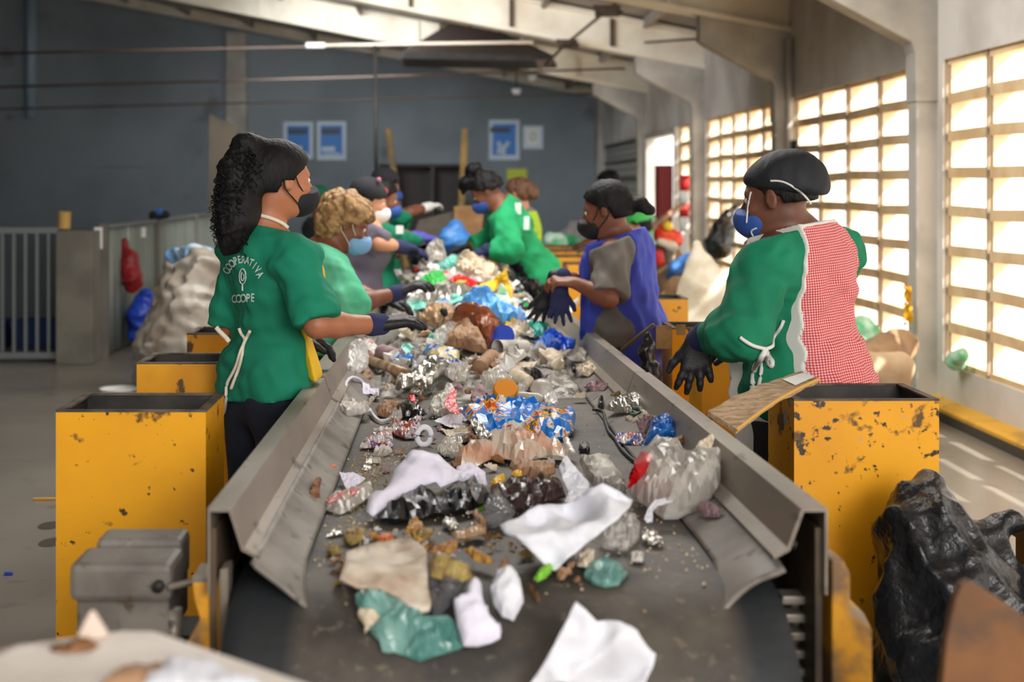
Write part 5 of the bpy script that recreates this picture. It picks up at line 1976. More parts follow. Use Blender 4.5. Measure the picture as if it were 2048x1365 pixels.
def printed(name, base, stops, scale, rough=0.25):
    """printed packet film: hard-edged patches of several inks"""
    m, N, L, b = _mat(name)
    tc = N.new('ShaderNodeTexCoord')
    nz = N.new('ShaderNodeTexNoise'); nz.inputs['Scale'].default_value = scale; nz.inputs['Detail'].default_value = 3; nz.inputs['Distortion'].default_value = 1.2
    L.new(tc.outputs['Object'], nz.inputs['Vector'])
    cr = N.new('ShaderNodeValToRGB'); cr.color_ramp.interpolation = 'CONSTANT'
    e = cr.color_ramp.elements
    e[0].position, e[0].color = 0, rgb(base)
    e[1].position, e[1].color = stops[0][0], rgb(stops[0][1])
    for p_, c_ in stops[1:]:
        e.new(p_).color = rgb(c_)
    L.new(nz.outputs['Fac'], cr.inputs['Fac']); L.new(cr.outputs['Color'], b.inputs['Base Color'])
    b.inputs['Roughness'].default_value = rough
    n2 = N.new('ShaderNodeTexNoise'); n2.inputs['Scale'].default_value = 26; n2.inputs['Detail'].default_value = 4
    L.new(tc.outputs['Object'], n2.inputs['Vector'])
    bp = N.new('ShaderNodeBump'); bp.inputs['Strength'].default_value = 0.45; bp.inputs['Distance'].default_value = 0.01
    L.new(n2.outputs['Fac'], bp.inputs['Height']); L.new(bp.outputs['Normal'], b.inputs['Normal'])
    return m


M['blue_packet'] = printed('blue_snack_packet', (24, 118, 206), [(0.46, (24, 118, 206)), (0.50, (214, 206, 196)), (0.54, (206, 84, 40)), (0.575, (216, 170, 50)), (0.62, (70, 44, 34)), (0.65, (24, 118, 206))], 10)
M['purple_packet'] = printed('purple_orange_wrapper', (196, 186, 184), [(0.45, (196, 186, 184)), (0.5, (92, 70, 130)), (0.55, (186, 86, 44)), (0.6, (214, 210, 206))], 20)
M['red_packet'] = printed('red_white_packet', (226, 222, 218), [(0.5, (226, 222, 218)), (0.58, (206, 30, 34)), (0.64, (226, 222, 218))], 12)
M['blue_red_packet'] = printed('blue_red_packet', (34, 104, 190), [(0.46, (34, 104, 190)), (0.52, (206, 92, 80)), (0.58, (214, 210, 206))], 14)
M['cream_blue_packet'] = printed('cream_blue_packet', (206, 190, 140), [(0.48, (206, 190, 140)), (0.54, (40, 92, 190)), (0.6, (206, 206, 210))], 9)

# the compacted underlayer of the far heap, nobody could count it
xs = np.linspace(-0.335, 0.61, 70)
ys = np.concatenate([np.arange(4.5, 9.85, 0.045)])
gv = []
for y in ys:
    for x in xs:
        z = float(surf_z(x, y)) + 0.05 * (mnoise.noise(Vector((x * 14, y * 12, 0))) ) * min(1, max(0, (y - 4.6) * 1.5))
        gv.append((x, y, z - 0.012 - 0.03 * min(1, max(0, (5.1 - y) / 0.5)) - 0.05 * min(1, max(0, (abs(x - .138) - .40) / .07))))
nxs = len(xs)
gf = [(i * nxs + j, i * nxs + j + 1, (i + 1) * nxs + j + 1, (i + 1) * nxs + j) for i in range(len(ys) - 1) for j in range(nxs - 1)]
o = mesh_obj('litter_heap', gv, gf, M['litter_mix'], None, False)
md = o.modifiers.new('thick', 'SOLIDIFY'); md.thickness = 0.01; md.offset = -1
tag(o, 'compacted mixed litter under the far half of the belt load', 'litter', kind='stuff')

# ---- near end of the belt
item('cloth', 'crumpled white cloth with a lilac tint draped over black rubber, left of centre', 'cloth', 'B', [(355, 440), (372, 380), (470, 320), (520, 215), (600, 125), (740, 135), (870, 235), (855, 275), (760, 310), (735, 285), (660, 310), (560, 350), (470, 420), (395, 475)], M['lilac_cloth'], 0.55, 0.02, 0.03, 0.022, 8, 0.05, smooth=True, fine=0.2)
item('cloth', 'small white cloth scrap curling right of the big lilac-white cloth', 'cloth', 'B', [(845, 205), (920, 180), (1000, 230), (1012, 300), (970, 320), (945, 262), (890, 290), (845, 270)], M['lilac_cloth'], 0.5, 0.02, 0.012, 0.012, 14)
item('paper_scrap', 'pointed white scrap left of the big lilac-white cloth', 'paper', 'B', [(213, 232), (290, 232), (355, 262), (320, 300), (250, 325)], M['lilac_cloth'], 0.5, 0.006, 0, 0.008)
o = item('plastic_film', 'clear pinkish film with a red stripe beside the left skirt', 'plastic film', 'B', [(115, 390), (200, 340), (300, 305), (380, 280), (400, 340), (300, 420), (215, 460), (125, 425)], M['clear_dense'], 0.7, 0.004, 0.012, 0.012, 20)
item('red_stripe', None, None, 'B', [(140, 380), (230, 335), (330, 312), (300, 345), (220, 375), (150, 400)], M['red_film'], 0.7, 0.022, 0, 0.003, 20, parent=o)
item('rubber_sheet', 'black rubbery sheet folded under the lilac-white cloth', 'rubber sheet', 'B', [(420, 465), (500, 395), (590, 335), (620, 308), (720, 345), (860, 320), (940, 258), (970, 300), (1022, 350), (1000, 400), (900, 440), (700, 470), (510, 505), (440, 500)], M['black_film'], 0.75, 0.01, 0.03, 0.02, 10)
item('paper_sheet', 'large bright white folded paper sheet at the centre of the near end', 'paper', 'C', [(-5, 548), (150, 445), (260, 405), (340, 390), (420, 375), (500, 350), (545, 325), (640, 360), (712, 402), (690, 460), (620, 535), (480, 625), (400, 690), (300, 756), (268, 742), (130, 665), (20, 600)], M['paper'], 0.42, 0.02, 0.0, 0.085, 5, 0.03, 0.002, smooth=True, fine=0.10)
item('paper_sheet', 'upright white paper strip with pencil lines behind the large white sheet', 'paper', 'C', [(318, 205), (345, 145), (362, 140), (385, 180), (430, 230), (482, 295), (486, 345), (440, 385), (350, 390), (372, 335), (340, 270)], M['paper'], 0.25, 0.02, 0.008, 0.014, 14)
item('carton', 'small white carton with a tan side, right of the upright paper strip', 'carton', 'C', [(428, 168), (520, 160), (592, 166), (602, 200), (640, 240), (692, 335), (640, 370), (560, 325), (500, 300), (462, 250)], M['grey_white'], 0.5, 0.01, 0.05, 0.008, 12, 0.03)
o = item('plastic_bag', 'big crinkled clear plastic bag by the right skirt', 'plastic bag', 'C', [(685, 330), (705, 240), (745, 170), (790, 118), (830, 85), (890, 95), (1000, 150), (1120, 190), (1192, 212), (1188, 290), (1140, 370), (1070, 432), (960, 482), (885, 484), (830, 442), (740, 385)], M['clear_dense'], 0.62, 0.01, 0.10, 0.022, 11, fine=0.35)
bvg = bvh_of([o])
rl = [(690, 322), (702, 235), (735, 175), (770, 125), (800, 122), (818, 150), (812, 200), (790, 255), (745, 295)]
pts, tris = fill([(1000 + x / 2.703, 860 + y / 2.703) for x, y in rl], 5, 0.05, 3)
vs = [on(bvg, q.x, q.y, 0.005, 2.9) for q in pts]
mesh_obj('red_label', vs, tris, M['red_film'], o, True)
item('paper_strip', 'thin bent white paper strip in front of the big clear bag', 'paper', 'C', [(778, 485), (800, 425), (838, 380), (930, 364), (934, 394), (852, 412), (826, 442), (826, 500), (795, 503)], M['paper'], 0.5, 0.03, 0, 0.006)
item('board_scrap', 'dirty white board with a brown soaked lower edge hanging over the drum', 'cardboard', 'B', [(215, 810), (240, 740), (250, 655), (330, 640), (420, 622), (500, 606), (600, 598), (650, 620), (685, 670), (690, 760), (692, 860), (712, 930), (700, 975), (640, 990), (590, 960), (530, 905), (420, 868), (310, 850)], M['dirty_board'], 0.8, 0.03, 0, 0.012, 8, 0.06, 0.008, smooth=True, fine=0.3)
item('plastic_film', 'teal plastic film hanging lowest over the drum', 'plastic film', 'B', [(330, 1030), (300, 930), (340, 890), (440, 900), (540, 930), (620, 990), (710, 1005), (800, 1000), (870, 1060), (890, 1170), (780, 1212), (640, 1252), (540, 1205), (445, 1190), (430, 1140), (385, 1095)], M['teal_film'], 0.9, 0.012, 0.02, 0.025, 13)
item('plastic_film', 'smoky black plastic between the dirty board and the white sock', 'plastic film', 'B', [(690, 860), (700, 705), (780, 690), (880, 740), (905, 820), (870, 900), (800, 960), (760, 1005), (715, 1000)], M['smoke_film'], 0.8, 0.02, 0.02, 0.02, 14)
item('food_waste', 'olive brown mush in front of the black plastic at the drum', 'food waste', 'B', [(700, 715), (800, 698), (905, 755), (935, 800), (880, 820), (780, 812), (705, 790)], M['peel_olive'], 0.85, 0.05, 0.02, 0.008, 26)
item('sock', 'white sock hanging over the belt end', 'sock', 'B', [(830, 935), (895, 905), (920, 830), (945, 815), (980, 830), (990, 930), (1030, 1015), (1088, 1085), (1082, 1125), (1040, 1150), (960, 1175), (885, 1172), (850, 1060)], M['lilac_cloth'], 0.8, 0.03, 0.022, 0.006, 16, 0.04, smooth=True)
o = item('food_waste', 'white and brown onion end with a dry leaf, right of the hanging sock', 'food waste', 'B', [(1032, 875), (1065, 795), (1150, 780), (1195, 840), (1208, 930), (1155, 1032), (1095, 1010), (1050, 945)], M['paper'], 0.8, 0.025, 0.035, 0.006, 14)
item('leaf', None, None, 'B', [(1062, 792), (1088, 720), (1112, 672), (1130, 720), (1152, 785), (1110, 795)], M['leaf_brown'], 0.8, 0.04, 0.006, 0.006, parent=o)
item('paper_sheet', 'large blurred white paper sliding off the drum at the bottom edge', 'paper', 'C', [(150, 1400), (215, 1310), (290, 1190), (350, 1070), (405, 965), (455, 1005), (520, 1055), (570, 1050), (640, 1070), (735, 1115), (790, 1190), (838, 1235), (820, 1310), (775, 1400)], M['paper'], 0.5, 0.10, 0.0, 0.05, 7, 0.03, 0.002, smooth=True, fine=0.1)
for nm, lab, zm, pl, mm, li in (
        ('peel', 'round olive peel at the left of the peel pile', 'B', [(228, 595), (250, 545), (310, 525), (355, 545), (345, 595), (280, 625)], 'peel_olive', .006),
        ('peel', 'bright orange peel just above the dirty board', 'B', [(415, 605), (440, 570), (490, 565), (512, 600), (470, 622)], 'peel_orange', .01),
        ('peel', 'curled mustard leaf standing in the middle of the peels', 'B', [(570, 560), (590, 500), (630, 475), (660, 510), (675, 550), (620, 575)], 'peel', .014),
        ('peel', 'second mustard leaf leaning right of the curled one', 'B', [(625, 580), (660, 540), (730, 545), (700, 590), (660, 605)], 'peel_olive', .01),
        ('seed_pod', 'long tan pod lying right of the peels', 'B', [(815, 560), (880, 545), (960, 515), (1010, 535), (1005, 565), (930, 585), (840, 590)], 'tan_film', .014),
        ('peel', 'twisted orange-brown peel above the black plastic', 'B', [(690, 668), (740, 640), (800, 610), (855, 605), (845, 650), (800, 672), (740, 668)], 'peel', .03),
        ('seed_pod', 'bent tan pod right of the black plastic', 'B', [(885, 650), (920, 640), (1000, 680), (1050, 712), (1030, 728), (940, 705)], 'peel', .02),
        ('peel', 'upright tan husk under the smoky film', 'B', [(930, 455), (960, 440), (1010, 500), (1020, 530), (970, 515)], 'kraft', .01),
        ('peel', 'olive skin at the far left of the peels', 'B', [(138, 660), (165, 628), (215, 640), (225, 665), (175, 690)], 'peel_olive', .004),
        ('dry_leaf', 'curled dry leaf alone near the left skirt', 'B', [(50, 360), (60, 300), (90, 262), (118, 270), (105, 320), (112, 372), (80, 380)], 'leaf_brown', .012),
        ('peel', 'small orange sliver on the bare belt at the left', 'B', [(150, 212), (180, 198), (216, 200), (210, 216), (165, 222)], 'peel_orange', .003),
        ('foil_scrap', 'thin white foil strip left of the peels', 'B', [(138, 580), (170, 548), (235, 545), (240, 560), (180, 575)], 'foil', .004),
        ('leaf', 'lime green leaf scrap under the large white sheet', 'B', [(1265, 808), (1290, 760), (1340, 735), (1372, 750), (1330, 800), (1285, 822)], 'lime', .01),
        ('leaf', 'small lime leaf scrap left of the smoky film', 'B', [(948, 420), (975, 400), (1000, 415), (985, 445), (955, 440)], 'lime', .006),
        ('plastic_scrap', 'yellow plastic scrap above the maroon film', 'B', [(1028, 285), (1060, 255), (1105, 245), (1110, 270), (1060, 300)], 'yellow_film', .012),
        ('plastic_scrap', 'small yellow scrap in front of the kraft paper', 'B', [(1138, 240), (1160, 222), (1205, 235), (1200, 256), (1160, 252)], 'yellow_film', .02),
        ('foil_scrap', 'glittering white foil scrap in front of the black rubber', 'B', [(765, 500), (790, 470), (840, 480), (860, 530), (810, 545)], 'foil', .008),
        ('board_scrap', 'orange and white board scrap right under the big sheet', 'C', [(418, 735), (425, 680), (450, 660), (512, 665), (505, 720), (470, 745)], 'cream', .01),
        ('peel', 'brown lump beside the right skirt behind the rubber flap', 'C', [(1060, 430), (1090, 395), (1150, 405), (1205, 440), (1180, 475), (1100, 470)], 'mauve_paper', .01),
        ('foil_scrap', 'crumpled foil knot right of the clear wet film', 'C', [(770, 590), (765, 550), (820, 540), (885, 590), (880, 615), (810, 620)], 'foil', .01),
        ('plastic_scrap', 'pale scrap below the clear wet film', 'C', [(690, 690), (720, 668), (778, 680), (770, 715), (710, 712)], 'grey_white', .006),
        ('peel', 'tiny brown twig below the onion end', 'C', [(150, 850), (170, 850), (215, 920), (200, 932)], 'leaf_brown', .006),
        ('plastic_scrap', 'cream folded scrap left of the teal film', 'B', [(310, 1000), (330, 970), (400, 985), (440, 1030), (390, 1060), (350, 1100), (345, 1050)], 'cream', .02),
):
    item(nm, lab, 'peel' if nm in ('peel', 'seed_pod', 'dry_leaf', 'leaf') else 'scrap', zm, pl, M[mm], 0.7, li, 0.012 if mm not in ('foil',) else 0.006, 0.006, 40, 0.1, step=4)
item('kraft_paper', 'crumpled kraft paper piece under the cream film', 'paper', 'B', [(1132, 205), (1140, 175), (1200, 168), (1280, 182), (1372, 176), (1382, 232), (1320, 272), (1230, 262), (1155, 228)], M['kraft'], 0.6, 0.015, 0.02, 0.014, 20)
item('plastic_film', 'dark maroon film with wet highlights left of the large white sheet', 'plastic film', 'B', [(1040, 335), (1120, 282), (1280, 278), (1420, 300), (1435, 365), (1290, 400), (1160, 445), (1090, 395)], M['dark_film'], 0.75, 0.012, 0.03, 0.02, 16)
item('plastic_film', 'smoky clear film bulging in front of the maroon film', 'plastic film', 'B', [(985, 450), (1010, 380), (1060, 325), (1110, 380), (1165, 450), (1120, 500), (1040, 535), (1000, 500)], M['smoke_film'], 0.6, 0.012, 0.03, 0.012, 16)
item('plastic_bag', 'spread cream bag with orange print across the middle of the belt', 'plastic bag', 'B', [(835, 155), (900, 90), (960, 60), (1050, 28), (1130, 12), (1250, 55), (1390, 80), (1490, 130), (1430, 165), (1300, 150), (1190, 185), (1130, 160), (1040, 150), (960, 200), (870, 195)], M['orange_print_film'], 0.7, 0.01, 0.045, 0.03, 14)
item('drinking_straw', 'white tube end sticking out of the cream bag', 'straw', 'B', [(1420, 52), (1432, 40), (1450, 42), (1492, 128), (1470, 142), (1445, 120)], M['white_film'], 0.3, 0.02, 0.02, 0.001)
c = sp(848, 893, 0.0)
c2 = Vector((c.x, c.y, c.z + 0.030))
tr_ = [c2 + Vector((0.0, 0, 0)) + Vector((0.021 * math.cos(t), 0.006 * math.cos(t), 0.027 * math.sin(t))) for t in [i * 2 * math.pi / 24 for i in range(25)]]
tag(MB().tube(tr_, 0.009, 8).build('tape_roll', M['paper'], None, True), 'small white tape roll standing on edge on the left of the belt', 'tape roll')
item('wrapper', 'purple and orange sweet wrapper left of the white tape roll', 'wrapper', 'B', [(322, 98), (345, 60), (420, 15), (480, 0), (500, 30), (505, 85), (470, 108), (400, 100)], M['purple_packet'], 0.7, 0.006, 0.02, 0.012, 24)
item('foil_scrap', 'small bright white foil scrap above the lilac-white cloth', 'scrap', 'B', [(335, 215), (350, 165), (375, 145), (392, 165), (380, 210), (355, 222)], M['foil'], 0.5, 0.006, 0.006, 0.006, 40)
item('plastic_film', 'cloudy grey film behind the lilac-white cloth', 'plastic film', 'B', [(735, 110), (770, 60), (815, 40), (850, 80), (870, 130), (830, 150), (770, 140)], M['clear_dense'], 0.6, 0.01, 0.02, 0.014, 24)
item('lid', 'small black round cap at the right end of the cream bag', 'lid', 'B', [(1505, 110), (1510, 80), (1540, 65), (1565, 85), (1568, 115), (1535, 130)], M['black'], 0.6, 0.004, 0.02, 0.001)
item('plastic_film', 'wet clear film right of the large white sheet', 'plastic film', 'C', [(528, 605), (610, 535), (700, 488), (755, 520), (752, 590), (690, 650), (640, 655), (560, 640)], M['clear'], 0.8, 0.008, 0.03, 0.02, 20)
item('plastic_film', 'green tinted clear film low on the drum under the white sheet', 'plastic film', 'C', [(455, 800), (470, 740), (560, 700), (640, 720), (690, 780), (640, 840), (560, 850), (500, 830)], M['teal_film'], 0.9, 0.004, 0.01, 0.012, 24)

# ---- middle of the belt
item('snack_packet', 'shiny blue snack packet with orange and yellow print, middle of the belt', 'packet', 'A', [(1100, 905), (1190, 862), (1240, 822), (1300, 815), (1400, 826), (1520, 820), (1620, 840), (1700, 862), (1760, 900), (1838, 890), (1880, 940), (1872, 1030), (1822, 1082), (1700, 1097), (1600, 1077), (1500, 1070), (1400, 1042), (1330, 1062), (1262, 1102), (1210, 1060), (1165, 975)], M['blue_packet'], 0.62, 0.006, 0.05, 0.028, 12, 0.04)
item('foil_strip', 'crinkled silver foil end tucked under the blue snack packet', 'foil', 'A', [(1160, 965), (1200, 950), (1260, 1005), (1318, 1066), (1262, 1112), (1212, 1066)], M['foil'], 0.6, 0.05, 0.004, 0.012, 40)
o = item('packet', 'white packet with a red band behind the blue snack packet', 'packet', 'A', [(866, 895), (910, 805), (970, 782), (1000, 708), (1052, 732), (1072, 850), (1102, 905), (1062, 935), (940, 935)], M['grey_white'], 0.5, 0.008, 0.03, 0.012, 18)
item('red_band', None, None, 'A', [(985, 862), (1005, 790), (1038, 735), (1072, 758), (1062, 825), (1085, 880), (1100, 912), (1075, 922), (1020, 900)], M['red_film'], 0.5, 0.045, 0, 0.004, parent=o)
item('paper_scrap', 'white triangular paper in front of the red banded packet', 'paper', 'A', [(902, 965), (1008, 922), (1100, 915), (1162, 985), (1120, 1015), (1060, 1022), (960, 990)], M['paper'], 0.7, 0.006, 0, 0.012, 16)
item('carton', 'pinkish carton standing like a tent behind the blue packet', 'carton', 'A', [(1162, 805), (1185, 750), (1220, 700), (1265, 745), (1312, 790), (1292, 822), (1180, 852)], M['mauve_paper'], 0.3, 0.004, 0.02, 0.006, 14, 0.03)
item('plastic_tub', 'crushed cloudy plastic tub behind the orange lid', 'tub', 'A', [(1228, 665), (1290, 622), (1400, 640), (1462, 690), (1442, 732), (1330, 752), (1258, 740)], M['clear_dense'], 0.5, 0.01, 0.05, 0.02, 18)
lathe('lid', 'round orange plastic lid leaning in the middle of the belt', 'lid', sp(1011, 786, .022) + Vector((0, .006, .006)), sp(1011, 786, .022) + Vector((0, -.008, .02)), [(0, .001), (0, .046), (.6, .046), (1, .040), (1, .001)], M['orange_lid'], smooth=False, n=32)
lathe('lid', 'clear dome cup lid right of the orange lid', 'lid', sp(1084, 782, .002), sp(1084, 782, .002) + Vector((0.004, -.012, .042)), [(0, .046), (.12, .046), (.14, .042), (.75, .036), (1, .018), (1, .001)], M['clear_dense'])
bottle('bottle', 'small crushed clear bottle in front of the dome lid', sp(1037, 793, .018), sp(1098, 800, .018), .019, M['clear_dense'], M['white'])
item('plastic_scrap', 'crumpled white plastic at the right end of the small clear bottle', 'scrap', 'A', [(1658, 805), (1700, 775), (1752, 780), (1765, 840), (1740, 872), (1690, 862)], M['white_film'], 0.5, 0.008, 0.02, 0.012, 30)
cup('cup', 'beige paper cup lying above the orange lid', sp(1058, 764, .03), sp(1030, 752, .035), .022, .030, M['cream'])
item('plastic_bag', 'knotted pale bag the size of a fist against the left rail', 'plastic bag', 'A', [(298, 525), (310, 470), (342, 432), (400, 408), (452, 430), (472, 520), (462, 600), (400, 645), (330, 632), (305, 585)], M['white_film'], 0.35, 0.006, 0.05, 0.022, 18)
item('wrapper', 'white wrapper with red print tucked behind the knotted pale bag', 'wrapper', 'A', [(425, 440), (440, 395), (500, 415), (545, 480), (480, 525), (470, 480)], M['red_packet'], 0.4, 0.01, 0.012, 0.012, 24)
tr_ = [sp(600 + x / 3.413, 560 + y / 3.413, l_) for x, y, l_ in ((312, 742, .006), (318, 700, .02), (350, 668, .03), (395, 675, .03), (430, 705, .02), (450, 740, .006))]
tag(MB().tube(smooth_path(tr_), 0.006, 8).build('plastic_hoop', M['lilac_cloth'], None, True), 'white plastic hoop on the left of the belt', 'hoop')
item('plastic_scrap', 'torn white plastic piece at the end of the hoop', 'scrap', 'A', [(425, 705), (470, 710), (478, 742), (540, 742), (535, 790), (475, 780), (430, 782)], M['lilac_cloth'], 0.7, 0.006, 0.004, 0.008, 30)
item('plastic_sheet', 'flat grey plastic sheet under the hoop', 'plastic sheet', 'A', [(440, 662), (555, 652), (540, 800), (425, 792)], M['skirt'], 0.95, 0.003, 0, 0.003, 12, 0.02)
item('carton_scrap', 'small torn kraft scrap below the knotted pale bag', 'scrap', 'A', [(425, 650), (440, 622), (482, 618), (492, 662), (460, 692), (430, 682)], M['kraft'], 0.4, 0.004, 0.012, 0.006, 30)
item('plastic_scrap', 'torn white container with a long pointed flap beside the left rail', 'scrap', 'A', [(265, 880), (300, 800), (322, 790), (345, 842), (362, 795), (400, 860), (450, 850), (520, 772), (532, 778), (470, 868), (480, 900), (420, 920), (320, 935)], M['grey_white'], 0.45, 0.006, 0.03, 0.016, 20)
item('carton', 'large crushed kraft carton under clear film near the brown bag', 'carton', 'A', [(975, 415), (1010, 370), (1080, 290), (1150, 282), (1240, 380), (1295, 505), (1185, 492), (1090, 462), (1000, 445)], M['kraft'], 0.5, 0.03, 0.06, 0.02, 9, 0.05)
item('plastic_film', 'clear film wrapped over the left of the kraft carton', 'plastic film', 'A', [(905, 430), (920, 350), (1000, 300), (1075, 288), (1040, 350), (1000, 420), (960, 455)], M['clear'], 0.5, 0.06, 0.02, 0.025, 16)
o = item('plastic_bag', 'tan food bag with a dark hole under the gloved hand', 'plastic bag', 'A', [(775, 275), (850, 222), (935, 178), (1050, 200), (1072, 240), (1045, 292), (985, 332), (900, 312), (800, 300)], M['tan_film'], 0.6, 0.03, 0.05, 0.025, 14)
c = P(890, 625, float(hit(890, 625, .10)[0]) - .02)
lathe('dark_hole', None, None, c + Vector((0, .02, -.01)), c + Vector((-.008, -.014, .012)), [(0, .001), (0, .016), (.8, .018), (1, .014), (1, .001)], M['black'], parent=o)  # black plug, its colour stands in for the dark hole
item('paper_bag', 'large shiny brown bag in the middle of the heap', 'paper bag', 'A', [(1035, 290), (1065, 215), (1120, 195), (1200, 193), (1300, 230), (1385, 332), (1335, 400), (1280, 475), (1225, 385), (1135, 305)], M['brown_bag'], 0.5, 0.03, 0.09, 0.022, 8, 0.04)
lathe('lid', 'round cobalt blue lid standing in the heap right of the brown bag', 'lid', sp(1006, 680, .05) + Vector((.002, .012, .01)), sp(1006, 680, .05) + Vector((-.002, -.004, .022)), [(0, .001), (0, .050), (1, .050), (1, .001)], M['cobalt'], smooth=False, n=32)
cup('cup', 'white plastic cup lying in front of the cobalt lid', sp(1052, 693, .04), sp(995, 697, .035), .028, .036, M['grey_white'])
item('plastic_bag', 'glossy cobalt blue bag by the right rail', 'plastic bag', 'A', [(1588, 465), (1640, 400), (1690, 348), (1740, 340), (1800, 390), (1882, 440), (1870, 468), (1780, 480), (1700, 492), (1600, 488)], M['blue_film'], 0.55, 0.01, 0.035, 0.025, 13)
item('rubber_glove', 'teal rubber glove crumpled beyond the cobalt bag', 'glove', 'A', [(1548, 300), (1580, 280), (1640, 290), (1690, 300), (1692, 332), (1650, 380), (1595, 392), (1600, 342)], M['teal'], 0.5, 0.02, 0.03, 0.02, 22)
item('plastic_scrap', 'black plastic shard right of the white cup', 'scrap', 'A', [(1440, 545), (1460, 470), (1480, 428), (1502, 480), (1510, 520), (1575, 535), (1560, 555)], M['black_film'], 0.4, 0.012, 0.015, 0.012, 26)
item('food_packet', 'cream and blue food packet in clear film', 'packet', 'A', [(865, 500), (900, 455), (960, 450), (1090, 498), (1085, 560), (1150, 580), (1130, 602), (980, 562), (885, 560)], M['cream_blue_packet'], 0.5, 0.01, 0.03, 0.016, 14)
item('foil_bag', 'crumpled silver foil bag left of centre', 'foil bag', 'A', [(655, 705), (750, 642), (820, 590), (880, 550), (950, 560), (1012, 582), (980, 645), (920, 700), (862, 752), (720, 735), (650, 745)], M['foil'], 0.6, 0.008, 0.04, 0.035, 14)
item('plastic_film', 'grey cloudy film right of the silver foil bag', 'plastic film', 'A', [(975, 640), (1000, 605), (1060, 588), (1142, 580), (1155, 640), (1130, 690), (1060, 702)], M['clear_dense'], 0.6, 0.01, 0.03, 0.02, 20)
cup('cup', 'kraft paper cup with its round base towards the front', sp(958, 735, .035), sp(975, 722, .04) + Vector((0.02, 0.08, 0)), .028, .036, M['kraft'])
tag(MB().tube([sp(738, 722, .025), sp(775, 734, .025), sp(815, 750, .02)], .022, 14).build('cardboard_tube', M['tan_film'], None, True), 'short tan cardboard tube behind the knotted pale bag', 'tube')
cup('cup', 'dirty brown cup with a dark mouth behind the cardboard tube', sp(800, 712, .035), sp(765, 706, .045), .026, .036, M['mauve_paper'])
item('carton_scrap', 'torn tan carton right of the kraft cup', 'scrap', 'A', [(1275, 600), (1330, 540), (1400, 488), (1462, 560), (1540, 565), (1622, 560), (1590, 600), (1450, 592), (1365, 605)], M['cream'], 0.6, 0.012, 0.02, 0.014, 16)
item('plastic_scrap', 'small red plastic piece beside the torn tan carton', 'scrap', 'A', [(1310, 610), (1330, 565), (1355, 560), (1345, 600), (1325, 625)], M['red_film'], 0.5, 0.02, 0.005, 0.004, 30)
item('plastic_scrap', 'dark green plastic strip in front of the torn tan carton', 'scrap', 'A', [(1370, 570), (1400, 560), (1470, 590), (1490, 615), (1440, 622), (1390, 600)], mat('bottle_green', (24, 92, 70), 0.4), 0.6, 0.012, 0.01, 0.006, 30)
item('rubber_sheet', 'black crumpled rag on the left of the belt', 'rag', 'A', [(640, 885), (690, 865), (760, 850), (870, 915), (820, 935), (720, 942), (680, 920)], M['black_film'], 0.7, 0.006, 0.03, 0.016, 20)
item('plastic_scrap', 'bright red twist of plastic above the black rag', 'scrap', 'A', [(738, 805), (750, 790), (782, 788), (800, 858), (775, 872), (755, 840)], M['red_film'], 0.5, 0.012, 0.008, 0.006, 30)
item('plastic_scrap', 'yellow torn plastic left of the black rag', 'scrap', 'A', [(548, 885), (570, 870), (622, 890), (615, 930), (580, 925)], M['yellow_film'], 0.5, 0.01, 0.008, 0.006, 30)
item('paper_wad', 'brown wad of paper around the yellow torn plastic', 'paper', 'A', [(515, 885), (560, 840), (640, 825), (690, 850), (640, 880), (650, 930), (590, 950), (530, 920)], M['kraft'], 0.6, 0.004, 0.02, 0.012, 24)
tr_ = [sp(600 + x / 3.413, 560 + y / 3.413, .010) for x, y in ((475, 885), (500, 925), (540, 960), (585, 962), (610, 950))]
tag(MB().tube(smooth_path(tr_), 0.006, 8).build('plastic_hose', M['paper'], None, True), 'short bent white hose on the left of the belt', 'hose')
item('wrapper', 'cellophane with orange print left of the small tape roll', 'wrapper', 'A', [(620, 1010), (640, 945), (700, 985), (760, 960), (830, 935), (820, 1010), (790, 1080), (720, 1085), (650, 1060)], M['purple_packet'], 0.6, 0.006, 0.02, 0.018, 22)
item('plastic_film', 'shiny clear film over the black rag', 'plastic film', 'A', [(600, 950), (640, 900), (690, 890), (700, 940), (660, 970)], M['clear'], 0.6, 0.02, 0.02, 0.02, 26)
item('carton_scrap', 'grey board scrap in front of the white triangular paper', 'scrap', 'A', [(935, 1010), (1060, 1030), (1160, 1000), (1180, 1040), (1100, 1075), (1000, 1060)], M['cream'], 0.9, 0.004, 0, 0.008, 18)
item('paper_scrap', 'rust coloured scrap beside the blue packet front corner', 'paper', 'A', [(1095, 1085), (1130, 1060), (1200, 1065), (1230, 1090), (1170, 1110), (1120, 1105)], M['leaf_brown'], 0.7, 0.01, 0.01, 0.01, 24)

# ---- right side strip
item('blister_pack', 'clear ribbed tray near the right skirt', 'tray', 'D', [(372, 880), (410, 835), (452, 810), (540, 785), (637, 784), (628, 850), (600, 885), (560, 912), (460, 905)], M['foil'], 0.6, 0.008, 0.025, 0.008, 60)
item('plastic_film', 'curled azure film loop against the right skirt', 'plastic film', 'D', [(640, 1130), (660, 1050), (690, 962), (740, 930), (795, 914), (862, 1000), (850, 1080), (780, 1140)], M['sky_film'], 0.35, 0.008, 0.035, 0.025, 15)
item('paper_scrap', 'crumpled mauve paper left of the azure loop', 'paper', 'D', [(588, 975), (640, 935), (690, 928), (742, 950), (705, 1010), (722, 1100), (640, 1085)], M['mauve_paper'], 0.45, 0.02, 0.02, 0.02, 26)
item('wrapper', 'red and blue wrapper lying flat left of the azure loop', 'wrapper', 'D', [(448, 1045), (462, 1038), (530, 1040), (620, 1050), (642, 1130), (580, 1132), (450, 1112)], M['blue_red_packet'], 0.8, 0.004, 0.006, 0.008, 20)
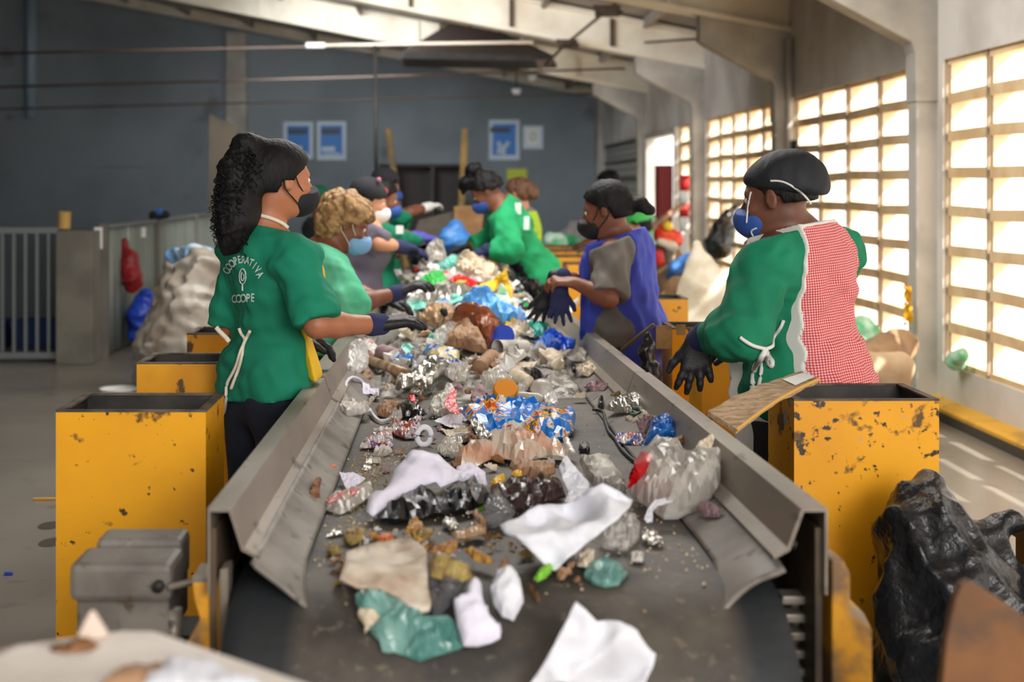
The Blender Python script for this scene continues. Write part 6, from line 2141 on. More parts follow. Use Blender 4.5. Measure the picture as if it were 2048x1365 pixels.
item('paper_scrap', 'beige scrap behind the mauve paper', 'paper', 'D', [(510, 945), (560, 920), (640, 888), (682, 935), (620, 955), (560, 975)], M['cream'], 0.7, 0.004, 0.008, 0.01, 26)
item('paper_scrap', 'torn white scrap leaning up on the right skirt', 'paper', 'D', [(978, 1175), (1020, 1100), (1070, 1075), (1100, 1045), (1122, 1080), (1095, 1165), (1085, 1232), (1030, 1205)], M['cream'], 0.25, 0.05, 0.006, 0.014, 22)
item('carton_scrap', 'dark brown card scrap behind the big clear bag', 'scrap', 'D', [(778, 1140), (820, 1090), (905, 1058), (915, 1110), (840, 1172)], M['leaf_brown'], 0.4, 0.02, 0.008, 0.01, 22)
tr_ = [sp(1100 + x / 3.412, 560 + y / 3.412, .012) for x, y in ((548, 915), (570, 885), (610, 880), (622, 905), (590, 925), (552, 920))]
tag(MB().tube(smooth_path(tr_), 0.006, 8).build('rubber_ring', mat('green_rubber', (20, 70, 56), .5), None, True), 'dark green rubber ring in front of the ribbed tray', 'ring')
tr_ = [sp(1100 + x / 3.412, 560 + y / 3.412, .008) for x, y in ((290, 885), (330, 890), (365, 905), (382, 980), (405, 1040), (445, 1085), (470, 1130), (505, 1175), (560, 1225), (590, 1245))]
tag(MB().tube(smooth_path(tr_), 0.005, 8).build('cord', M['black'], None, True), 'dark cord trailing along the belt below the ribbed tray', 'cord')
for k, (pl, mm, lab) in enumerate((([(95, 515), (150, 480), (220, 458), (252, 500), (232, 560), (150, 552)], 'grey_white', 'dirty pale rag by the right skirt, nearest the cobalt bag'),
                                   ([(175, 605), (220, 575), (280, 558), (325, 615), (260, 662), (200, 640)], 'cream', 'dirty cream lump by the right skirt, next after the pale rag'),
                                   ([(228, 730), (270, 700), (330, 688), (402, 720), (370, 755), (280, 762)], 'mauve_paper', 'mauve dirty lump by the right skirt beyond the ribbed tray'),
                                   ([(325, 870), (330, 815), (360, 795), (372, 850), (350, 885)], 'black_film', 'black plastic shard standing left of the ribbed tray'),
                                   ([(155, 800), (180, 778), (250, 785), (240, 805)], 'cream', 'small pale scrap on the bare belt right of the dome lid'),
                                   ([(410, 790), (440, 772), (500, 785), (470, 802)], 'peel_olive', 'olive scrap behind the ribbed tray'),
                                   ([(540, 720), (560, 665), (592, 672), (580, 720)], 'black_film', 'black scrap stuck on the right rail'),
                                   ([(140, 590), (160, 572), (190, 610), (175, 645), (150, 630)], 'black_film', 'small black lump left of the cream lump'))):
    item('rag' if k < 3 else 'scrap', lab, 'scrap', 'D', pl, M[mm], 0.5, 0.006, 0.02, 0.014, 30, step=4)

# ---- far heap, named pieces
item('plastic_bag', 'big light blue bag draped over the heap', 'plastic bag', 'E', [(408, 965), (430, 900), (452, 858), (560, 808), (650, 830), (722, 900), (785, 962), (900, 1002), (932, 1050), (880, 1112), (765, 1105), (640, 1022), (560, 980), (480, 990)], M['light_blue'], 0.6, 0.02, 0.06, 0.035, 9)
item('plastic_film', 'yellow film peak standing on the heap', 'plastic film', 'E', [(528, 795), (600, 765), (680, 740), (740, 690), (795, 648), (800, 720), (842, 830), (835, 930), (800, 860), (745, 760), (690, 830), (610, 815)], M['yellow_film'], 0.4, 0.01, 0.03, 0.02, 10)
item('plastic_film', 'pale green film hanging under the yellow peak', 'plastic film', 'E', [(695, 900), (720, 820), (752, 755), (800, 830), (832, 940), (785, 972), (725, 955)], M['pale_green'], 0.35, 0.02, 0.02, 0.02, 12)
item('plastic_film', 'red film strip across the heap', 'plastic film', 'E', [(308, 742), (360, 720), (400, 698), (442, 720), (500, 740), (562, 760), (530, 792), (450, 772)], M['red_film'], 0.5, 0.015, 0.03, 0.02, 14)
item('plastic_pouch', 'white pouch behind the red strip', 'pouch', 'E', [(305, 695), (340, 660), (370, 640), (450, 642), (560, 700), (625, 762), (560, 755), (470, 712)], M['white_film'], 0.5, 0.015, 0.03, 0.015, 12)
item('plastic_film', 'grass green film beside the blond woman hand', 'plastic film', 'E', [(15, 790), (80, 745), (130, 700), (220, 660), (302, 690), (292, 752), (200, 792), (100, 802)], M['green_film'], 0.5, 0.015, 0.03, 0.02, 12)
bottle('bottle', 'yellow bottle lying under the blond woman hand', sp(803, 582, .03), sp(846, 574, .03), .028, M['yellow_film'], M['yellow_film'])
item('plastic_film', 'clear and silver wrapping spread below the green film', 'plastic film', 'E', [(-60, 870), (20, 845), (130, 808), (300, 778), (420, 768), (495, 808), (430, 870), (260, 922), (60, 915)], M['foil'], 0.7, 0.012, 0.03, 0.03, 12)
item('plastic_film', 'aqua film edge below the silver wrapping', 'plastic film', 'E', [(-160, 960), (0, 920), (200, 930), (350, 900), (475, 850), (462, 900), (330, 945), (100, 972), (-60, 990)], M['aqua'], 0.7, 0.012, 0.02, 0.016, 12)
item('plastic_bag', 'black bag at the right edge of the heap behind the dangling gloves', 'plastic bag', 'E', [(838, 745), (920, 718), (1030, 738), (1102, 800), (1085, 880), (1000, 962), (950, 962), (880, 862)], M['black_film'], 0.5, 0.01, 0.06, 0.03, 10)
item('plastic_scrap', 'teal scrap left of the dangling gloves', 'scrap', 'E', [(855, 860), (890, 845), (942, 855), (930, 885), (870, 890)], M['teal'], 0.5, 0.01, 0.02, 0.014, 22)
item('plastic_scrap', 'pale teal plastic below the black bag', 'scrap', 'E', [(830, 930), (880, 900), (940, 915), (978, 955), (900, 965)], M['aqua'], 0.5, 0.01, 0.02, 0.014, 22)
item('plastic_scrap', 'white torn plastic below the dangling gloves', 'scrap', 'E', [(1245, 1015), (1300, 940), (1382, 878), (1378, 930), (1330, 1000), (1285, 1030)], M['white_film'], 0.3, 0.02, 0.02, 0.016, 16)
item('plastic_film', 'long white film strip running down right of the blue bag', 'plastic film', 'E', [(830, 965), (920, 990), (1020, 1030), (1110, 1060), (1080, 1075), (980, 1050), (860, 1000)], M['white_film'], 0.7, 0.01, 0.02, 0.016, 16)
item('plastic_bag', 'tall grey white bag at the back left of the heap', 'plastic bag', 'E', [(90, 560), (140, 480), (200, 400), (270, 430), (300, 540), (260, 640), (130, 640)], M['grey_white'], 0.3, 0.02, 0.08, 0.04, 9)
item('plastic_bag', 'cream bag at the back middle of the heap', 'plastic bag', 'E', [(370, 660), (390, 560), (440, 500), (520, 510), (620, 600), (720, 640), (720, 700), (600, 740), (450, 700)], M['cream'], 0.35, 0.02, 0.08, 0.04, 9)
item('plastic_film', 'pale aqua film between the two back bags', 'plastic film', 'E', [(260, 640), (290, 570), (350, 530), (390, 540), (370, 620), (300, 660)], M['aqua'], 0.4, 0.03, 0.03, 0.02, 12)
item('plastic_film', 'white film spread left of the red strip, behind the green film', 'plastic film', 'F', [(975, 905), (1060, 885), (1180, 890), (1200, 950), (1100, 975), (1000, 960)], M['white_film'], 0.5, 0.012, 0.03, 0.02, 10)
item('plastic_bag', 'cloudy bag with a pink knot at the left of the heap', 'plastic bag', 'F', [(920, 790), (960, 745), (1040, 740), (1110, 800), (1080, 880), (970, 870)], M['clear_dense'], 0.35, 0.02, 0.06, 0.03, 10)
c = sp(757, 512, .05)
tag(sdf_obj('bottle_stopper', SD().ell(c, (.034, .03, .03)).mod(lambda X, d: d + waves(X, .004, 60, 2)), [q - .07 for q in c], [q + .07 for q in c], .006, M['pink_plastic']), 'bright pink plastic stopper on the left of the heap', 'stopper')
item('plastic_scrap', 'dark red plastic piece under the mauve sleeve', 'scrap', 'F', [(1115, 720), (1130, 695), (1175, 690), (1180, 760), (1140, 775)], M['dark_red'], 0.3, 0.02, 0.02, 0.01, 18)
item('rubber_sheet', 'black film on the heap below the blond woman', 'plastic film', 'F', [(740, 1240), (790, 1190), (860, 1175), (960, 1200), (960, 1270), (880, 1310), (780, 1290)], M['black_film'], 0.6, 0.012, 0.03, 0.025, 14)
item('carton_scrap', 'tan board leaning at the heap beside the blond woman', 'scrap', 'F', [(820, 970), (850, 890), (930, 850), (970, 880), (960, 980), (880, 1000)], M['cream'], 0.3, 0.02, 0.01, 0.012, 14)

# ---- many small scraps: individuals that nothing tells apart within a kind
def scrap_mesh(seed, size, puff, mm, nsd=7, crump=0.55):
    r = random.Random(seed)
    poly = []
    for k in range(nsd):
        a = 2 * math.pi * k / nsd + r.uniform(-.3, .3)
        q = size * r.uniform(0.5, 1.0)
        poly.append((q * math.cos(a), q * math.sin(a) * r.uniform(.5, 1)))
    pts, tris = fill(poly, size / 4.2, 0.3, seed)
    pos = [Vector((q.x, q.y, 0)) for q in pts]
    return sheet('scrap_shape', pts, tris, pos, Vector((0, 0, 1)), mm, 0.0015, puff, size * crump, 0.9 / size, seed, False)


def scatter(name, label, cat, group, mats_, n, ymin, ymax, size, seed, tiltr=0.7, xr=(-0.25, 0.53), puffr=0.22):
    r = random.Random(seed)
    protos = []
    for k, mm in enumerate(mats_):
        for j in range(2):
            protos.append(scrap_mesh(seed * 50 + k * 7 + j, size * r.uniform(.8, 1.25), size * puffr, mm))
    used = set()
    for i in range(n):
        y = ymin + (ymax - ymin) * (i + r.random()) / n
        x = r.uniform(*xr)
        p = protos[i % len(protos)]
        if p in used:
            o = p.copy()
            COL.objects.link(o)
        else:
            o = p
            used.add(p)
        o.name = name
        s_ = r.uniform(.75, 1.3)
        o.scale = (s_, s_, s_)
        o.rotation_euler = (r.uniform(-tiltr, tiltr), r.uniform(-tiltr, tiltr), r.uniform(0, 6.28))
        o.location = (x, y, float(surf_z(x, y)) + 0.006 + size * 0.25 * r.random())
        tag(o, label, cat, group)
    for p in protos:
        if p not in used:
            bpy.data.objects.remove(p)


scatter('plastic_scrap', 'crumpled white or clear plastic scrap in the far heap on the belt', 'scrap', 'pale scraps in the far heap', [M['white_film'], M['grey_white'], M['clear_dense'], M['cream']], 96, 5.2, 9.5, 0.075, 3)
scatter('plastic_scrap', 'crumpled black or brown scrap in the far heap on the belt', 'scrap', 'dark scraps in the far heap', [M['black_film'], M['kraft'], M['smoke_film']], 34, 5.0, 9.0, 0.06, 4)
scatter('plastic_scrap', 'crumpled bright coloured scrap in the far heap on the belt', 'scrap', 'coloured scraps in the far heap', [M['light_blue'], M['aqua'], M['green_film'], M['yellow_film'], M['red_film']], 30, 5.4, 9.4, 0.055, 5)
scatter('plastic_scrap', 'small pale torn scrap on the middle of the belt', 'scrap', 'small pale scraps on the middle belt', [M['grey_white'], M['cream'], M['clear_dense'], M['foil']], 60, 3.4, 5.6, 0.030, 6, 0.5, (-0.2, 0.33))
scatter('plastic_scrap', 'small dark torn scrap on the middle of the belt', 'scrap', 'small dark scraps on the middle belt', [M['leaf_brown'], M['black_film'], M['kraft'], M['mauve_paper']], 50, 3.2, 5.4, 0.026, 7, 0.5, (-0.22, 0.36))
scatter('peel', 'small brown peel bit among the peels at the near end', 'peel', 'brown peel bits at the near end', [M['peel_olive'], M['leaf_brown'], M['peel'], M['kraft']], 46, 2.44, 2.78, 0.018, 8, 0.5, (-0.2, 0.26))
scatter('plastic_scrap', 'small pale fleck among the peels at the near end', 'scrap', 'pale flecks at the near end', [M['grey_white'], M['foil'], M['clear_dense']], 26, 2.46, 3.0, 0.014, 9, 0.5, (-0.22, 0.36))

# crumbs and grit: beyond counting
r = random.Random(77)
cm = MB()
for i in range(1500):
    if r.random() < .4:
        x, y = r.gauss(-0.19, .03), r.gauss(3.35, .25)
    else:
        x, y = r.uniform(-.26, .53), r.triangular(2.30, 5.0, 2.7)
    y = max(y, 2.28)
    z = float(surf_z(x, y)) + .001
    s_ = r.uniform(.0012, .0042)
    q = [Vector((x + r.uniform(-s_, s_), y + r.uniform(-s_, s_), z + (s_ * 1.4 if k == 3 else -.001))) for k in range(4)]
    cm.add([Vector((x - s_, y - s_, z)), Vector((x + s_, y - s_ * .5, z)), Vector((x, y + s_, z)), Vector((x + r.uniform(-s_, s_) * .5, y, z + s_ * 1.3))], [(0, 1, 3), (1, 2, 3), (2, 0, 3), (2, 1, 0)])
tag(cm.build('crumbs', M['crumb']), 'pale food crumbs and grit strewn over the near belt', 'crumbs', kind='stuff')
# ------------------------------------------------------------------ things held, leant and standing around the belt
def sack(name, label, cat, pts, m, amp=0.02, freq=16, seed=1, res=0.012, k=0.06, floor=True, parent=None, flat=0.0):
    """pts: (point, radius) chain of a soft sack"""
    s = SD()
    if len(pts) == 1:
        s.ell(pts[0][0], (pts[0][1],) * 3)
    for (a, ra), (b, rb) in zip(pts, pts[1:]):
        s.cone(a, b, ra, rb, k)

    def rough(X, d):
        w = waves(X, amp, freq, seed)
        d = d + np.abs(w) * 1.4 - amp * 0.5 + waves(X, amp * .35, freq * 2.6, seed + 3)
        if floor:
            d = np.maximum(d, 0.004 - X[:, 2])
        return d
    s.mod(rough)
    lo = [min(p[i] - r_ for p, r_ in pts) - 0.05 for i in range(3)]
    hi = [max(p[i] + r_ for p, r_ in pts) + 0.05 for i in range(3)]
    o = sdf_obj(name, s, lo, hi, res, m, parent)
    return tag(o, label, cat) if label else o


M['sack_black'] = mat('black_sack_film', (30, 31, 34), 0.3, bump=0.9, bscale=34, spec=0.6)
M['sack_clear'] = mat('clear_sack_film', (176, 168, 156), 0.35, c2=(140, 122, 106), scale=5, lo=0.4, hi=0.7, bump=0.6, bscale=18)
M['sack_white'] = mat('white_raffia_sack', (226, 216, 196), 0.7, c2=(200, 186, 160), scale=5, bump=0.3, bscale=60)
M['sack_tan'] = mat('tan_tarpaulin', (156, 126, 92), 0.8, c2=(120, 94, 66), scale=6)
M['sack_green'] = mat('green_bag_film', (86, 176, 120), 0.35, c2=(190, 220, 200), scale=8)
M['sack_blue'] = mat('blue_bag_film', (30, 64, 190), 0.35, c2=(50, 90, 210), scale=6, bump=0.3)
M['sack_red'] = mat('red_bag_film', (150, 24, 30), 0.5, c2=(120, 18, 24), scale=6)
M['sack_grey'] = mat('grey_bundle', (120, 116, 112), 0.8, c2=(90, 86, 84), scale=6)

# black sack slumped over a cart in front of the right bin
V = lambda px, py, Y: P(px, py, Y)
sack('black_sack', 'big black plastic sack slumped in front of the nearest right bin', 'sack',
     [(V(1846, 980, 3.44), 0.034), (V(1850, 1055, 3.38), 0.10), (V(1880, 1170, 3.34), 0.155), (V(1925, 1300, 3.3), 0.20), (V(1935, 1600, 3.3), 0.24), (P(1935, 1850, 3.3), 0.24)], M['sack_black'], 0.030, 17, 8, 0.009)
o = bpy.data.objects['black_sack']
s = SD().cone(V(1905, 1050, 3.36), V(1960, 1075, 3.36), 0.03, 0.05, .03).cone(V(1960, 1075, 3.36), V(2026, 1045, 3.36), 0.035, 0.028, .03).cone(V(1960, 1090, 3.36), V(2020, 1180, 3.36), 0.06, 0.07, .04)
s.mod(lambda X, d: d + np.abs(waves(X, .02, 20, 3)) * 1.3 - .008)
sdf_obj('sack_flap', s, [1.2, 3.2, 0.45], [1.65, 3.5, 0.80], 0.008, M['sack_black'], o)
MB().box(1.50, 1.95, 3.2, 3.6, 0.0, 0.60).box(1.47, 1.98, 3.17, 3.63, 0.60, 0.63)
cr = empty('crate', (1.78, 3.42, 0), 'black plastic crate half hidden behind the black sack', 'crate')
MB().box(1.60, 1.63, 3.22, 3.62, 0.0, 0.56).box(1.97, 2.0, 3.22, 3.62, 0.0, 0.56).box(1.63, 1.97, 3.22, 3.25, 0, 0.56).box(1.63, 1.97, 3.59, 3.62, 0, 0.56).box(1.63, 1.97, 3.25, 3.59, 0, 0.03).build('body', M['black'], cr)
MB().box(1.585, 1.60, 3.2, 3.64, 0.53, 0.565).box(2.0, 2.015, 3.2, 3.64, 0.53, 0.565).box(1.60, 2.0, 3.2, 3.22, 0.53, 0.565).box(1.60, 2.0, 3.62, 3.64, 0.53, 0.565).build('rim', M['steel_dark'], cr)

# rusty plate close to the camera on the right
Yr = 2.0
rp = [V(1884, 1380, Yr), V(1893, 1280, Yr), V(1912, 1195, Yr), V(1924, 1171, Yr), V(1940, 1163, Yr), V(1962, 1176, Yr), V(2060, 1240, Yr), V(2110, 1270, Yr)]
bot = [Vector((V(2110, 1380, Yr).x, Yr, 0.0)), Vector((V(1884, 1380, Yr).x, Yr, 0.0))]
tag(MB().prism(rp + bot, (0.0, 0.02, 0.0)).build('steel_plate', M['rust'], None, bevel=0.003), 'rusty brown steel plate standing in the bottom right corner', 'steel plate')

# wooden board resting on the rail and the bin
wb = empty('wooden_board', P(1500, 820, 3.5), 'splintered wooden board resting on the right rail and the nearest right bin', 'board')
a0, a1, b1, b0 = P(1415, 822, 3.50), P(1603, 745, 3.72), P(1636, 757, 3.64), P(1472, 858, 3.42)
n = 14
top = []
rr_ = random.Random(3)
for i in range(n + 1):
    t = i / n
    sag = Vector((0, 0, 0.012 * math.sin(math.pi * t)))
    top.append((a0.lerp(a1, t) + sag + Vector((0, rr_.uniform(-.004, .004), rr_.uniform(-.003, .003))), b0.lerp(b1, t) + sag + Vector((0, rr_.uniform(-.004, .004), rr_.uniform(-.003, .003)))))
vs, fs = [], []
for a, b in top:
    vs += [a, b, a - Vector((0, 0, .014)), b - Vector((0, 0, .014))]
for i in range(n):
    k = i * 4
    fs += [(k, k + 4, k + 5, k + 1), (k + 2, k + 3, k + 7, k + 6), (k, k + 2, k + 6, k + 4), (k + 1, k + 5, k + 7, k + 3)]
fs += [(0, 1, 3, 2), (n * 4, n * 4 + 2, n * 4 + 3, n * 4 + 1)]
mesh_obj('board', vs, fs, M['wood'], wb)
vs = []
for t in (0.74, 0.82, 0.9, 0.985):
    i = t * n
    a, b = a0.lerp(a1, t), b0.lerp(b1, t)
    sg = Vector((0, 0, 0.012 * math.sin(math.pi * t) + .004))
    vs += [a.lerp(b, .22) + sg, a.lerp(b, .9) + sg]
mesh_obj('paint_patch', vs, [(0, 2, 3, 1), (2, 4, 5, 3), (4, 6, 7, 5)], M['white'], wb)
MB().tube([b0.lerp(b1, t) + Vector((0, -.003, -.003 + .012 * math.sin(math.pi * t))) for t in [k / 10 for k in range(11)]], 0.005, 6).build('raw_edge', M['wood_edge'], wb)

# metal stick and black rag on the far right rail
tag(MB().tube([P(1243, 702, 5.05), P(1275, 675, 5.0), P(1308, 650, 4.95)], 0.008, 8).build('metal_rod', M['brown_steel'], None, True), 'thin brown metal rod leaning up from the right rail', 'rod')
sack('black_rag', 'black plastic hanging below the thin brown rod behind the right rail', 'rag', [(P(1298, 668, 4.92), 0.012), (P(1295, 700, 4.92), 0.026), (P(1300, 745, 4.92), 0.034), (P(1305, 800, 4.92), 0.036)], M['black_film'], 0.008, 40, 2, 0.006, 0.03, False)

# gloves dangling from the blue-apron woman's hand
for i, (px, py, Yg, lab, mm, dd) in enumerate(((1118, 578, 5.92, 'dark navy work glove dangling from the blue apron woman hand, nearer one', 'glove_navy', V3(.02, 0.05, -1)),
                                              (1102, 580, 6.02, 'black work glove dangling from the blue apron woman hand, farther one', 'glove_black', V3(-.38, 0.05, -1)))):
    s = SD()
    W = P(px, py, Yg)
    hand_prims(s, W, dd, V3(0, -1, 0.05), V3(-1, 0, 0) if i else V3(1, 0, 0), (3, 5, 5), 0.35, 0.98, 0.001)
    s.cone(W, W + V3(0.02, 0, 0.06), 0.034, 0.036, 0.02)
    s.mod(lambda X, d: d + waves(X, .0015, 60, 3))
    tag(sdf_obj('work_glove', s, [q - .26 for q in W], [q + .12 if j != 2 else q + .13 for j, q in enumerate(W)], 0.0055, M[mm]), lab, 'glove')

# foreground: pale crate top, bottom left
bx = empty('wooden_crate', (-0.45, 1.6, 0), 'pale wooden crate top in the bottom left corner, close to the camera', 'crate')
zt = 0.90
cs = [Vector((-0.385, 1.755, zt)), Vector((-0.43, 1.757, zt)), Vector((-0.80, 1.60, zt)), Vector((-0.80, 1.15, zt)), Vector((0.0, 1.15, zt)), Vector((0.02, 1.40, zt)), Vector((-0.165, 1.575, zt))]
M['pale_board'] = mat('pale_dusty_board', (226, 218, 210), 0.8, c2=(204, 194, 184), scale=4, c3=(130, 106, 90), scale3=6, lo3=0.62, hi3=0.72)
MB().prism([c - Vector((0, 0, .03)) for c in cs], (0, 0, 0.03)).build('lid', M['pale_board'], bx, bevel=0.006)
cin = [c + (Vector((-0.38, 1.42, zt)) - c) * 0.08 for c in cs]
MB().prism([Vector((c.x, c.y, 0)) for c in cin], (0, 0, zt - 0.03)).build('box', M['kraft'], bx)


def board_pt(px, py, z):
    Y = (z - HC) * FPX / (CY - py)
    return P(px, py, Y)


def board_item(name, label, cat, poly, m, puff, crumple, lift=0.002, freq=14):
    _seed[0] += 1
    pts, tris = fill(poly, 12, 0.08, _seed[0])
    pos = [board_pt(q.x, q.y, zt + lift) for q in pts]
    return tag(sheet(name, pts, tris, pos, Vector((0, 0, 1)), m, 0.0015, puff, crumple, freq, _seed[0]), label, cat)


board_item('paper_wad', 'crumpled white paper on the pale crate top', 'paper', [(270, 1390), (312, 1350), (335, 1322), (372, 1315), (430, 1330), (465, 1356), (520, 1372), (560, 1390)], M['paper'], 0.012, 0.010)
board_item('paper_bag', 'brown folded paper beside the white paper on the crate top', 'paper', [(190, 1385), (240, 1345), (320, 1325), (335, 1350), (280, 1385)], M['kraft'], 0.012, 0.01)
lf = [board_pt(150, 1284, zt + .003), board_pt(215, 1274, zt + .003), board_pt(188, 1296, zt + .003)]
dv = MB()
tp_ = P(182, 1222, lf[0].y)
dv.add([lf[0], lf[1], tp_, lf[0] + Vector((0.01, .02, 0)), lf[1] + Vector((-.004, .02, 0)), tp_ + Vector((.002, .012, -.004))], [(0, 1, 2), (5, 4, 3), (0, 3, 4, 1), (1, 4, 5, 2), (2, 5, 3, 0)])
tag(dv.build('paper_cone', mat('pale_pink_paper', (226, 206, 190), .8)), 'pale pink paper standing up like a sail on the crate top', 'paper')
board_item('dry_leaf', 'curled brown leaf lying at the foot of the pink paper', 'leaf', [(100, 1300), (150, 1285), (165, 1278), (200, 1290), (180, 1302), (130, 1306)], M['leaf_brown'], 0.01, 0.006)

# ------------------------------------------------------------------ left background
gt = empty('barred_gate', (-3.4, 11.0, 0), 'grey barred gate at the far left in front of blue crates', 'gate')
zt_g, zb_g = 1.148, 0.03
x0g, x1g = -4.6, -3.235
bars = 0
MB().box(x0g, x1g, 10.98, 11.02, zt_g - 0.05, zt_g).build('top_rail', M['galvanised'], gt)
MB().box(x0g, x1g, 10.98, 11.02, 0.04, 0.09).build('bottom_rail', M['galvanised'], gt)
x = P(10, 500, 11).x
while x > x0g:
    x -= 0.1
k = 0
while x < x1g:
    if x > x0g:
        MB().box(x - 0.012, x + 0.012, 10.985, 11.015, 0.09, zt_g - 0.05).build('bar', M['galvanised'], gt)
    x += 0.098
tag(MB().box(P(118, 500, 11).x, P(190, 500, 11).x, 10.9, 11.2, 0, 1.12).build('gate_pillar', M['pillar'], None, bevel=0.01), 'broad grey rendered pillar between the barred gate and the panel fence', 'pillar')
cup('cup', 'yellowish cup standing on the broad grey pillar', P(128, 458, 11.03) , P(129, 424, 11.03), .05, .055, mat('ochre_cup', (200, 160, 90), .6))
pf_ = empty('panel_fence', (-2.92, 14, 0), 'pale grey corrugated panel fence running back along the left aisle', 'fence')
vs, fs = [], []
ny = 160
for i in range(ny + 1):
    y = 11.25 + (18.5 - 11.25) * i / ny
    dx = 0.012 * math.sin(i * 1.1)
    vs += [(-2.93 + dx, y, 0.02), (-2.93 + dx, y, 1.14)]
fs = [(2 * i, 2 * i + 1, 2 * i + 3, 2 * i + 2) for i in range(ny)]
o = mesh_obj('panel', vs, fs, M['panel_grey'], pf_, True)
md = o.modifiers.new('thick', 'SOLIDIFY'); md.thickness = 0.01; md.offset = 0
for y in (11.24, 13.3, 15.4, 17.5):
    MB().box(-2.96, -2.89, y, y + 0.08, 0, 1.17).build('post', M['pillar'], pf_)
MB().box(-2.955, -2.90, 11.25, 18.5, 1.13, 1.16).build('top_rail', M['galvanised'], pf_)
for (px, py0, py1, Yq, lab) in ((197, 455, 498, 11.18, 'white tag hanging on the panel fence right beside the pillar'), (250, 450, 482, 12.2, 'white tag hanging above the red bag on the panel fence'),
                                (284, 455, 475, 12.75, 'small white tag hanging right of the red bag on the panel fence')):
    a, b = P(px - 8, py1, Yq), P(px + 8, py0, Yq)
    tag(MB().box(a.x, b.x, Yq - .01, Yq, a.z, b.z).build('paper_tag', M['white']), lab, 'tag')
sack('hanging_bag', 'dark red bag hanging on the panel fence', 'bag', [(P(249, 485, 11.95), 0.035), (P(257, 520, 11.9), 0.075), (P(265, 562, 11.85), 0.10)], M['sack_red'], 0.02, 18, 4, 0.012, floor=False)
sack('blue_sack', 'bright blue sack standing at the foot of the panel fence', 'sack', [(P(292, 590, 12.0), 0.06), (P(282, 630, 12.0), 0.13), (P(283, 664, 12.0), 0.12)], M['sack_blue'], 0.025, 14, 5, 0.014, floor=False)
sk = bpy.data.objects['blue_sack']
sk.location.z += 0.0
sack('white_sack', 'huge cloudy sack of plastics behind the left bins', 'sack', [(P(405, 545, 8.7), 0.16), (P(398, 610, 8.7), 0.24), (P(380, 700, 8.7), 0.29), (P(380, 790, 8.7), 0.29)], M['sack_clear'], 0.05, 13, 6, 0.016)
sack('white_sack', 'cloudy sack with a torn top standing left of the huge one', 'sack', [(P(352, 520, 9.3), 0.06), (P(356, 600, 9.3), 0.14), (P(335, 690, 9.3), 0.20), (P(330, 775, 9.3), 0.22)], M['sack_clear'], 0.045, 14, 7, 0.016)
sack('blue_bag', 'pale blue and white bag lying on top of the cloudy sack', 'bag', [(P(345, 512, 9.0), 0.05), (P(385, 508, 8.85), 0.055), (P(420, 512, 8.8), 0.05)], mat('pale_blue_bag', (190, 212, 226), .4, c2=(110, 160, 210), scale=9), 0.02, 20, 9, 0.012, floor=False)
e = empty('plastic_tub', P(238, 800, 8.4), 'white plastic tub on the floor behind the second left bin', 'tub')
c = P(238, 800, 8.6); c.z = 0
lathe('tub', None, None, c, c + Vector((0, 0, .16)), [(0, .001), (0, .10), (1, .125), (1, .118), (.05, .095), (.05, .001)], M['white'], parent=e)
lathe('rim', None, None, c + Vector((0, 0, .15)), c + Vector((0, 0, .165)), [(0, .126), (0, .133), (1, .133), (1, .126)], M['grey_white'], parent=e)
# blue crates behind the gate
ck = 0
for (xa, ya, za) in ((-4.25, 12.0, 0), (-3.75, 12.0, 0), (-3.28, 12.05, 0)):
    labs = ('blue crate on the floor behind the barred gate, leftmost', 'blue crate on the floor behind the barred gate, middle', 
            'blue crate on the floor behind the gate, next to the pillar')
    e = empty('blue_crate', (xa, ya, za), labs[ck], 'crate', 'blue crates behind the gate')
    ck += 1
    b = MB()
    b.box(xa - .21, xa + .21, ya, ya + .02, za + .005, za + .25).box(xa - .21, xa + .21, ya + .33, ya + .35, za + .005, za + .25).box(xa - .21, xa - .19, ya + .02, ya + .33, za + .005, za + .25).box(xa + .19, xa + .21, ya + .02, ya + .33, za + .005, za + .25).box(xa - .19, xa + .19, ya + .02, ya + .33, za + .005, za + .03)
    b.build('body', M['crate_blue'], e)
    MB().box(xa - .225, xa + .225, ya - .015, ya, za + .2, za + .26).build('rim', M['crate_blue'], e)
# dark partition behind the gate
tag(MB().box(-9.5, -3.1, 13.4, 13.5, 0, 1.05).build('partition', M['left_wall']), 'dark low partition behind the barred gate', 'partition')
sack('work_gloves', 'dark bundle with a blue patch on top of the panel fence', 'bundle', [(P(308, 432, 13.3), 0.05), (P(330, 430, 13.3), 0.045)], M['dark_cloth'], 0.01, 30, 3, 0.01, floor=False)
c = P(318, 423, 13.25)
tag(MB().box(c.x - .03, c.x + .03, c.y - .02, c.y + .02, c.z - .03, c.z + .035).build('bottle_carton', M['sky_film'], None, bevel=.008), 'small blue carton on top of the panel fence', 'carton')
# brown board leaning behind the ponytail
tag(MB().prism([P(418, 440, 16.5), P(475, 440, 16.5), P(475, 255, 16.5), P(418, 228, 16.5)], (0, .05, 0)).build('brown_board', mat('brown_board', (92, 82, 68), .8, c2=(72, 64, 54), scale=3)), 'tall brown board standing behind the ponytail', 'board')
bo_ = bpy.data.objects['brown_board']
